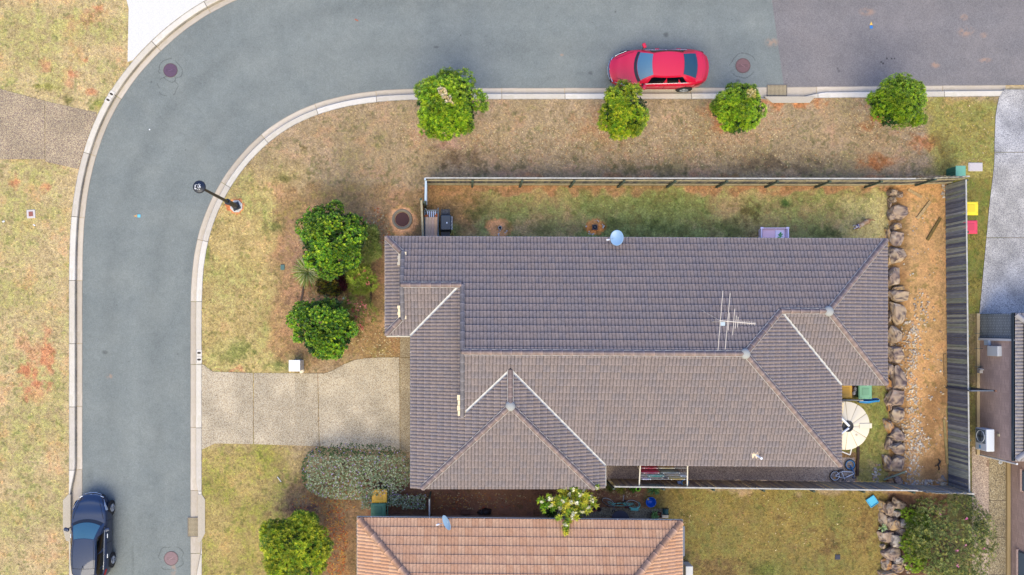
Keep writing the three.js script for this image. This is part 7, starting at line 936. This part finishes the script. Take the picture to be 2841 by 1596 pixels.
  obj('body', g, mt(0xffffff, 0.95, { vertexColors: true }), t); const col2 = obj('collar', at(new THREE.TorusGeometry(0.083, 0.014, 8, 24), [0.33, 0.415, 0], [0, Math.PI / 2 , 0.5]), mt(col(60, 96, 190, 0.48), 0.5), t); obj('tag', [cyl(0.018, 0.018, 0.006, 0.36, 0.335, 0, 12)], chrome, col2); for (const s of [-1, 1]) obj('eye', at(new THREE.SphereGeometry(0.011, 10, 8), [0.515, 0.505, s * 0.036]), mt(0x0c0806, 0.1), t); obj('nose', at(new THREE.SphereGeometry(0.016, 10, 8), [0.608, 0.436, 0], [0, 0, 0], [0.9, 0.8, 1.1]), mt(0x0c0a0a, 0.3), t); }
{ // drains in the back lawn
  const a = S(1387, 633), t = thing('drain_pipe', 'round white pipe opening in a ring of orange soil on the back lawn', 'pipe', [a.x, 0, a.z]); obj('pipe_wall', new THREE.LatheGeometry([[0.062, 0], [0.062, 0.16], [0.09, 0.16], [0.09, 0]].map((q) => new THREE.Vector2(...q)), 28), mt(col(244, 244, 240, 0.5), 0.5), t); obj('pipe_hole', [cyl(0.06, 0.06, 0.02, 0, 0.01, 0, 20)], darkGap, t);
  const b = S(1650, 631), u = thing('drain_inlet', 'small black square drain inlet in orange soil on the back lawn', 'drain', [b.x, 0, b.z]); obj('frame', [box(0.24, 0.1, 0.03, 0, 0, -0.105), box(0.24, 0.1, 0.03, 0, 0, 0.105), box(0.03, 0.1, 0.18, -0.105, 0, 0), box(0.03, 0.1, 0.18, 0.105, 0, 0)], mt(col(46, 48, 62), 0.5), u); obj('pit', [box(0.18, 0.02, 0.18, 0, 0.02, 0)], darkGap, u); obj('cross_bar', [box(0.2, 0.012, 0.014, 0, 0.07, 0, [0, 0.785, 0]), box(0.2, 0.012, 0.014, 0, 0.0825, 0, [0, -0.785, 0])], mt(col(120, 122, 130), 0.5), u);
  const r = rngOf(44), st = []; for (let i = 0; i < 16; i++) { const q = r() * 6.28, d = 0.34 + 0.1 * r(); st.push([b.x + Math.cos(q) * d * 1.05, b.z + Math.sin(q) * d * 0.85, 0.02 + 0.025 * r()]); } for (let i = 0; i < 9; i++) st.push([a.x - 0.2 + 0.6 * r(), a.z + 0.1 + 0.25 * r(), 0.02 + 0.02 * r()]); const g = boulderGeo(640); const m = obj('pebbles', st.map(([x, z, s]) => at(g, [x, s * 0.4, z], [0, s * 90, 0], [s, s * 0.7, s])), mt(col(232, 224, 212, 0.5), 0.9)); tag(m, 'pale pebbles ringed round the two small drains on the back lawn', 'pebbles', null, 'stuff'); }
{ // timbers on the dirt
  const plank = (label, x0, y0, x1, y1, w, c, h = 0.6, nm = 'timber_plank', th = 0.04) => { const a = S(x0, y0, h), b = S(x1, y1, h), t = thing(nm, label, 'plank', [0, 0, 0]); a.y = landH(a.x, a.z) + 0.05; b.y = landH(b.x, b.z) + 0.05; const g = beam(a, b, w, th); obj('plank_body', [g], mt(c, 0.9, { map: timberTex }), t); obj('plank_end', [beam(a.clone().lerp(b, -0.004), a.clone().lerp(b, 0.004), w * 0.96, th * 0.9)], mt(c.clone().multiplyScalar(0.75), 0.95), t); };
  const tc = col(226, 190, 136, 0.5); plank('pale broken plank pointing down right near the top fence', 2521, 526, 2557, 548, 0.13, tc); plank('pale plank lying diagonally on the dirt, middle of three', 2544, 607, 2580, 560, 0.13, tc); plank('dark greenish timber lying diagonally near the tall grey fence', 2572, 666, 2608, 605, 0.13, col(140, 116, 54, 0.46), 0.6, 'timber_plank', 0.06); plank('thin pale stick beside the top boulders', 2486, 558, 2508, 536, 0.07, tc, 0.6); plank('long narrow timber along the foot of the grey fence, upper one', 2620, 983, 2621.5, 1046, 0.13, col(206, 164, 108, 0.48)); plank('long narrow timber along the foot of the grey fence, lower one', 2618, 1164, 2627, 1288, 0.11, col(206, 180, 118, 0.48)); 
  const a = S(2452, 1331, 0.35), b = S(2513, 1308, 0.95), t = thing('steel_pole', 'grey green pole lying across the boulders near the bottom fence', 'pole', [0, 0, 0]); obj('pole', [rod(V(a.x, 0.4, a.z), V(b.x, 0.98, b.z), 0.045, 0.045, 12)], mt(col(120, 136, 118, 0.44), 0.5), t); obj('pole_cap', [rod(V(b.x, 0.98, b.z), V(b.x, 0.98, b.z).addScaledVector(V(b.x - a.x, 0.58, b.z - a.z).normalize(), 0.03), 0.048)], alloy, t);
  const s = S(2380, 1263, 0), e = S(2378, 1320, 0), k = thing('garden_edging', 'dark timber edging between the pebbles and the small lawn', 'edging', [0, 0, 0]); obj('edging_board', [beam(V(s.x, 0.03, s.z - 0.4), V(s.x, 0.03, s.z + 0.2), 0.12, 0.1)], mt(col(104, 76, 56, 0.46), 0.95, { map: timberTex }), k); obj('edging_board', [beam(V(s.x - 0.02, 0.035, s.z + 0.21), V(e.x, 0.035, e.z), 0.12, 0.1)], mt(col(112, 80, 58, 0.46), 0.95, { map: timberTex }), k);
  const br = S(2603, 1290, 0.62), q = thing('fallen_branch', 'small black twisted branch lying on the dirt near the bottom fence', 'branch', [br.x, 0.62, br.z]); obj('branch_piece', [tube([[0.02, 0.02, -0.26], [0.06, 0.06, -0.12], [-0.01, 0.05, 0], [0.04, 0.03, 0.14], [0.02, 0.02, 0.26]], 0.03, 6), tube([[-0.01, 0.05, 0], [-0.1, 0.06, 0.02], [-0.14, 0.02, 0.06]], 0.022, 5), tube([[0.02, 0.05, -0.08], [0.12, 0.04, -0.2]], 0.02, 5)], mt(col(44, 38, 36), 0.95), q); }
{ // front garden edging, light ball, and the kerb side bits
  const ed = (label, l) => { const t = thing('garden_edging', label, 'edging', [0, 0, 0]); const p = l.map((q) => S(q[0], q[1])); for (let i = 0; i + 1 < p.length; i++) obj('edging_board', [beam(V(p[i].x, 0.02, p[i].z), V(p[i + 1].x, 0.02, p[i + 1].z), 0.09, 0.1)], mt(col(116, 92, 78, 0.44), 0.95, { map: timberTex }), t); }; ed('curved dark timber edging on the left of the front garden bed', [[845, 780], [841, 810], [835, 838], [829, 866]]); ed('straight dark timber edging on the house side of the front bed', [[1030, 770], [1029, 812], [1027, 850]]);
  const p = S(955, 828, 0.5), t = thing('garden_light', 'small silver ball light on a stake in the front garden bed', 'garden light', [p.x, 0, p.z]); obj('stake', [cyl(0.015, 0.015, 0.42)], alloy, t); obj('globe', at(new THREE.SphereGeometry(0.085, 20, 14), [0, 0.5, 0]), mt(col(226, 236, 240, 0.5), 0.15, { metalness: 0.5 }), t);
  const bits = (name, label, cat, px, g, c, h = 0) => { const q = S(px[0], px[1], h), u = thing(name, label, cat, [q.x, landH(q.x, q.z), q.z]); obj('body', g, mt(c, 0.7), u); };
  bits('litter', 'white scrap on the left lawn below the pit lid', 'litter', [95, 625], [box(0.11, 0.012, 0.05, 0, 0.02, 0, [0, -0.5, 0])], col(250, 250, 250, 0.5)); bits('litter', 'white scrap at the far left edge of the lawn', 'litter', [10, 615], [box(0.1, 0.012, 0.07, 0, 0.02, 0, [0, 0.3, 0])], col(250, 250, 250, 0.5)); bits('stake', 'white stake lying at the bottom left corner of the hedge lawn', 'stake', [775, 1330], [beam([-0.09, 0.04, -0.12], [0.09, 0.04, 0.12], 0.035, 0.03)], col(230, 226, 220, 0.5)); bits('leaf', 'brown leaf lying on the road at the top', 'leaf', [988, 53], [at(new THREE.SphereGeometry(0.1, 10, 6), [0, -0.105, 0], [0, -0.5, 0], [1.1, 0.08, 0.3])], col(190, 104, 70)); bits('litter', 'small white spot of litter on the bend of the road', 'litter', [412, 358], [at(new THREE.SphereGeometry(0.035, 10, 6), [0, -0.115, 0], [0, 0, 0], [1, 0.3, 1])], col(255, 255, 255, 0.52)); bits('litter', 'white scrap beside the upper boulders', 'litter', [2504, 628], [box(0.13, 0.03, 0.05, 0, 0.02, 0, [0, 0.3, 0])], col(250, 250, 250, 0.5), 0.6);
  // the bottom neighbour's yard
  const P = (x, y, h = 0) => S(1480 + x * 0.1553, 1290 + y * 0.1553, h); const at0 = (q) => [q.x, 0.02, q.z];
  { const q = P(2095, 665, 0.25), u = thing('plastic_tub', 'bright blue plastic tub near the hose reel', 'tub', at0(q)); obj('tub_wall', new THREE.LatheGeometry([[0.001, 0.02], [0.17, 0.02], [0.225, 0.28], [0.245, 0.3], [0.235, 0.31], [0.205, 0.28], [0.16, 0.04], [0.001, 0.04]].map((v) => new THREE.Vector2(...v)), 32), mt(col(20, 104, 226, 0.48), 0.4), u); obj('sponge', [box(0.1, 0.08, 0.12, -0.1, 0.06, -0.12, null, 0.02)], mt(col(246, 226, 60, 0.5), 0.9), u); }
  const pot = (label, q, r, h, c, soil, plant) => { const u = thing('plant_pot', label, 'plant pot', at0(q)); obj('pot_wall', new THREE.LatheGeometry([[0.001, 0], [r * 0.7, 0], [r, h], [r + 0.02, h], [r + 0.02, h + 0.02], [r - 0.03, h + 0.02], [r * 0.8, h - 0.06], [0.001, h - 0.06]].map((v) => new THREE.Vector2(...v)), 28), mt(c, 0.8), u); obj('soil', [cyl(r * 0.8, r * 0.8, 0.02, 0, h - 0.065, 0, 20)], mt(soil, 1), u); if (plant) { const L = new Leaves(plant); for (let i = 0; i < 22; i++) { const a = i * 2.4, e = 0.5 + 0.7 * L.r(), dd = V(Math.cos(a) * Math.sin(e), Math.cos(e), Math.sin(a) * Math.sin(e)); L.leaf(V(0, h - 0.03, 0), dd, V(0, 1, 0).addScaledVector(dd, -dd.y).normalize(), 0.3 * (0.7 + 0.5 * L.r()), 0.07, pc(150, 190, 110, 0.5).map((v) => v * (0.8 + 0.4 * L.r())), 0.3); } obj('leaves', L.build(), leafMat, u); } };
  pot('orange clay pot at the left end of the narrow patio', P(1090, 790, 0.2), 0.1, 0.2, col(196, 120, 80), col(70, 50, 40)); pot('small dark pot beside the orange clay pot', P(1175, 795, 0.2), 0.09, 0.16, col(74, 52, 44), col(60, 42, 34)); pot('wide brown pot with a pale green plant by the hose reel', P(2165, 905, 0.3), 0.19, 0.28, col(96, 54, 44), col(60, 40, 30), 91); pot('round brown pot with bare soil beside the hose reel', P(2265, 905, 0.3), 0.12, 0.26, col(106, 60, 48), col(110, 64, 36)); pot('lime green pot outside the fence under the clothesline', S(1770, 1357, 0.2), 0.1, 0.2, col(150, 236, 40, 0.5), col(60, 44, 34));
  { const q = P(2365, 850, 0.5), u = thing('hose_reel', 'dark teal hose reel on a white stand at the patio end', 'hose reel', at0(q)); const tl = mt(col(30, 96, 92, 0.46), 0.5); obj('stand', [box(0.3, 0.4, 0.26, 0, 0, 0.16, null, 0.02)], mt(col(220, 206, 180, 0.48), 0.6), u); const coils = []; for (let i = 0; i < 7; i++) coils.push(at(new THREE.TorusGeometry(0.13, 0.014, 6, 26), [0, 0.42, -0.12 + i * 0.03])); obj('hose', coils, tl, u); obj('reel_flange', [at(new THREE.CylinderGeometry(0.17, 0.17, 0.02, 28), [0, 0.42, -0.16], [Math.PI / 2, 0, 0]), at(new THREE.CylinderGeometry(0.17, 0.17, 0.02, 28), [0, 0.42, 0.1], [Math.PI / 2, 0, 0])], mt(col(24, 60, 66, 0.46), 0.5), u); obj('crank_handle', [rod([0, 0.42, -0.17], [0.06, 0.5, -0.22], 0.012), rod([0.06, 0.5, -0.22], [0.06, 0.5, -0.3], 0.016)], blackP, u); }
  { const q = P(1550, 975, 0.7), u = thing('outdoor_table', 'round dark table top just showing under the orange roof eave', 'table', at0(q)); obj('table_top', [cyl(0.42, 0.42, 0.03, 0, 0.68, 0, 36)], mt(col(62, 60, 72, 0.46), 0.5), u); for (let i = 0; i < 3; i++) { const a = i * 2.09; obj('leg', [rod([0, 0.66, 0], [Math.cos(a) * 0.3, 0, Math.sin(a) * 0.3], 0.018)], blackP, u); } }
  { const q = S(2424, 1393, 0.2), u = thing('plastic_tray', 'bright blue plastic tray lying by the bottom fence and lower boulders', 'tray', [q.x, 0.03, q.z], 0.6); obj('tray_base', [box(0.42, 0.04, 0.42, 0, 0, 0, null, 0.015)], mt(col(80, 196, 236, 0.5), 0.4), u); obj('tray_rim', [box(0.44, 0.08, 0.03, 0, 0, -0.21, null, 0.01), box(0.44, 0.08, 0.03, 0, 0, 0.21, null, 0.01), box(0.03, 0.08, 0.39, -0.21, 0, 0, null, 0.01), box(0.03, 0.08, 0.39, 0.21, 0, 0, null, 0.01)], mt(col(60, 176, 226, 0.5), 0.4), u); }
  { const q = S(1912, 1590, 0.75), u = thing('air_conditioner', 'cream outdoor air conditioner beside the orange roofed house at the bottom', 'air conditioner', [q.x, 0, q.z]); const wm = mt(col(226, 224, 216, 0.5), 0.5); obj('case', [box(0.34, 0.75, 0.85, 0, 0.06, 0.1, null, 0.03)], wm, u); obj('grille', at(new THREE.TorusGeometry(0.24, 0.02, 6, 30), [0.18, 0.44, 0.0], [0, Math.PI / 2, 0]), mt(col(60, 60, 64), 0.6), u); obj('fan', [at(new THREE.CylinderGeometry(0.22, 0.22, 0.01, 24), [0.172, 0.44, 0], [0, 0, Math.PI / 2])], mt(col(90, 60, 60), 0.6), u); obj('foot', [box(0.36, 0.06, 0.08, 0, 0, -0.2), box(0.36, 0.06, 0.08, 0, 0, 0.4)], blackP, u); }
  { const q = S(1345, 1423, 0.3), u = thing('storage_box', 'dark bags and a small brown box in the mulch under the orange eave', 'box', at0(q)); obj('bag', [at(boulderGeo(651), [0.1, 0.12, 0], [0, 0, 0], [0.22, 0.16, 0.15]), at(boulderGeo(652), [-0.2, 0.1, 0.02], [0, 0, 0], [0.14, 0.12, 0.12])], mt(col(34, 28, 30), 0.7), u); obj('box_body', [box(0.42, 0.16, 0.2, -0.9, 0, 0.02, null, 0.01)], mt(col(112, 74, 56), 0.9), u); }
}
// ---------------------------------------------------------------- grass and fallen leaves
{
  const r = rngOf(777), east = innerBack.concat([V(40, 0, 40), V(innerBack[0].x, 0, 40)]), west = outerBack.filter((p) => p.x < 32).concat([V(32, 0, -40), V(-60, 0, -40), V(-60, 0, 40)]);
  const hard = [driveA, driveB, driveC, driveD, driveE, drL1, drL2, drW, [[1600, 1270], [2372, 1270], [2372, 1338], [1600, 1330]], [[1560, 1408], [1838, 1410], [1838, 1800], [1010, 1800], [1010, 1470], [1560, 1470]], [[1080, 668], [2440, 672], [2440, 1060], [2320, 1060], [2320, 1290], [1150, 1340], [1150, 930], [1080, 930]], [[2462, 505], [2608, 505], [2608, 1345], [2462, 1345]], [[2680, 1230], [3200, 1230], [3200, 1900], [2680, 1900]], [[2762, 240], [3200, 240], [3200, 1900], [2690, 1900], [2690, 860]], [[2462, 1345], [2700, 1345], [2700, 1900], [2462, 1900]], [[1010, 1350], [1480, 1350], [1480, 1470], [1010, 1470]]].map((l) => PP(l));
  const bare = [[1117, 610, 36], [1387, 633, 26], [1650, 631, 24], [655, 573, 20]]; const spot = () => { for (;;) { const x = rr(-40, 2860, r), y = rr(-40, 1640, r), p = S(x, y); if (!(inPoly(p.x, p.z, west) || inPoly(p.x, p.z, east))) continue; if (hard.some((h) => inPoly(p.x, p.z, h)) || bare.some((q) => Math.hypot(x - q[0], y - q[1]) < q[2])) continue; return [x, y, p]; } };
  const blades = []; for (let i = 0; i < 5; i++) { const a = i * 1.2566 + 0.3 * (i % 2), c = Math.cos(a), s = Math.sin(a), l = 1 + 0.3 * (i % 3); blades.push(-s * 0.16, 0, c * 0.16, s * 0.16, 0, -c * 0.16, c * l, 0.55 + 0.25 * (i % 2), s * l); }
  const g = new THREE.BufferGeometry(); g.setAttribute('position', new THREE.Float32BufferAttribute(blades, 3)); g.computeVertexNormals();
  const n = 190000, m = new THREE.InstancedMesh(g, new THREE.MeshStandardMaterial({ color: 0xffffff, roughness: 1, side: THREE.DoubleSide }), n); m.name = numbered('grass'); m.receiveShadow = true; const c = new THREE.Color();
  for (let i = 0; i < n; i++) { const [x, y, p] = spot(), q = groundColour(x, y), k = 0.5 + 1.15 * r(), s = 0.03 + 0.04 * r() * r(); m.setMatrixAt(i, M4([p.x, landH(p.x, p.z) - 0.004, p.z], [(r() - 0.5) * 0.4, r() * 6.28, (r() - 0.5) * 0.4], [s, s * (0.5 + 0.7 * r()), s])); m.setColorAt(i, c.setRGB(q[0] * k * 1.12, q[1] * k * 1.12, q[2] * k)); }
  tag(m, 'short dry grass over all the lawns and verges', 'grass', null, 'stuff'); scene.add(m);
  const lg = new THREE.BufferGeometry(); lg.setAttribute('position', new THREE.Float32BufferAttribute([-0.5, 0, 0, 0, 0.12, -0.22, 0, 0.02, 0.0, -0.5, 0, 0, 0, 0.02, 0, 0, 0.12, 0.22, 0, 0.12, -0.22, 0.5, 0.06, 0, 0, 0.02, 0, 0, 0.02, 0, 0.5, 0.06, 0, 0, 0.12, 0.22], 3)); lg.computeVertexNormals();
  const N = 5200, f = new THREE.InstancedMesh(lg, new THREE.MeshStandardMaterial({ color: 0xffffff, roughness: 0.9, side: THREE.DoubleSide }), N); f.name = numbered('fallen_leaves'); f.castShadow = f.receiveShadow = true;
  const tanL = [[226, 196, 140], [206, 166, 110], [180, 130, 84], [236, 214, 160]], redL = [[206, 104, 48], [226, 140, 60], [180, 80, 44], [236, 180, 70]];
  const areas = [[1700, 400, 420, 60, 900, tanL], [2050, 350, 160, 60, 420, tanL], [1250, 370, 150, 60, 320, tanL], [1900, 440, 520, 30, 500, tanL], [1720, 360, 70, 40, 160, tanL], [2450, 340, 110, 70, 260, tanL], [930, 1500, 34, 110, 520, redL], [900, 1400, 90, 30, 240, redL], [1040, 640, 46, 70, 260, redL.concat(tanL)], [1250, 1390, 240, 24, 620, redL.concat(tanL)], [1700, 1375, 90, 12, 120, tanL], [930, 850, 100, 130, 420, tanL], [1060, 960, 60, 50, 200, tanL], [2700, 380, 60, 90, 60, tanL], [2160, 1450, 280, 80, 120, tanL]];
  let i = 0; for (const [x, y, rx, ry, k, cs] of areas) for (let j = 0; j < k && i < N; j++, i++) { const a = r() * 6.283, d = Math.sqrt(r()), p = S(x + Math.cos(a) * d * rx, y + Math.sin(a) * d * ry), s = 0.05 + 0.07 * r(); m.count; f.setMatrixAt(i, M4([p.x, landH(p.x, p.z) + 0.014, p.z], [(r() - 0.5) * 0.7, r() * 6.28, (r() - 0.5) * 0.7], [s, s, s])); const w = cs[Math.floor(r() * cs.length)]; f.setColorAt(i, c.setRGB(...pc(...w, 0.5 * (0.75 + 0.4 * r())))); }
  f.count = i; tag(f, 'dry fallen leaves scattered on the verge and under the trees', 'leaves', null, 'stuff'); scene.add(f);
}
renderer.render(scene, camera);
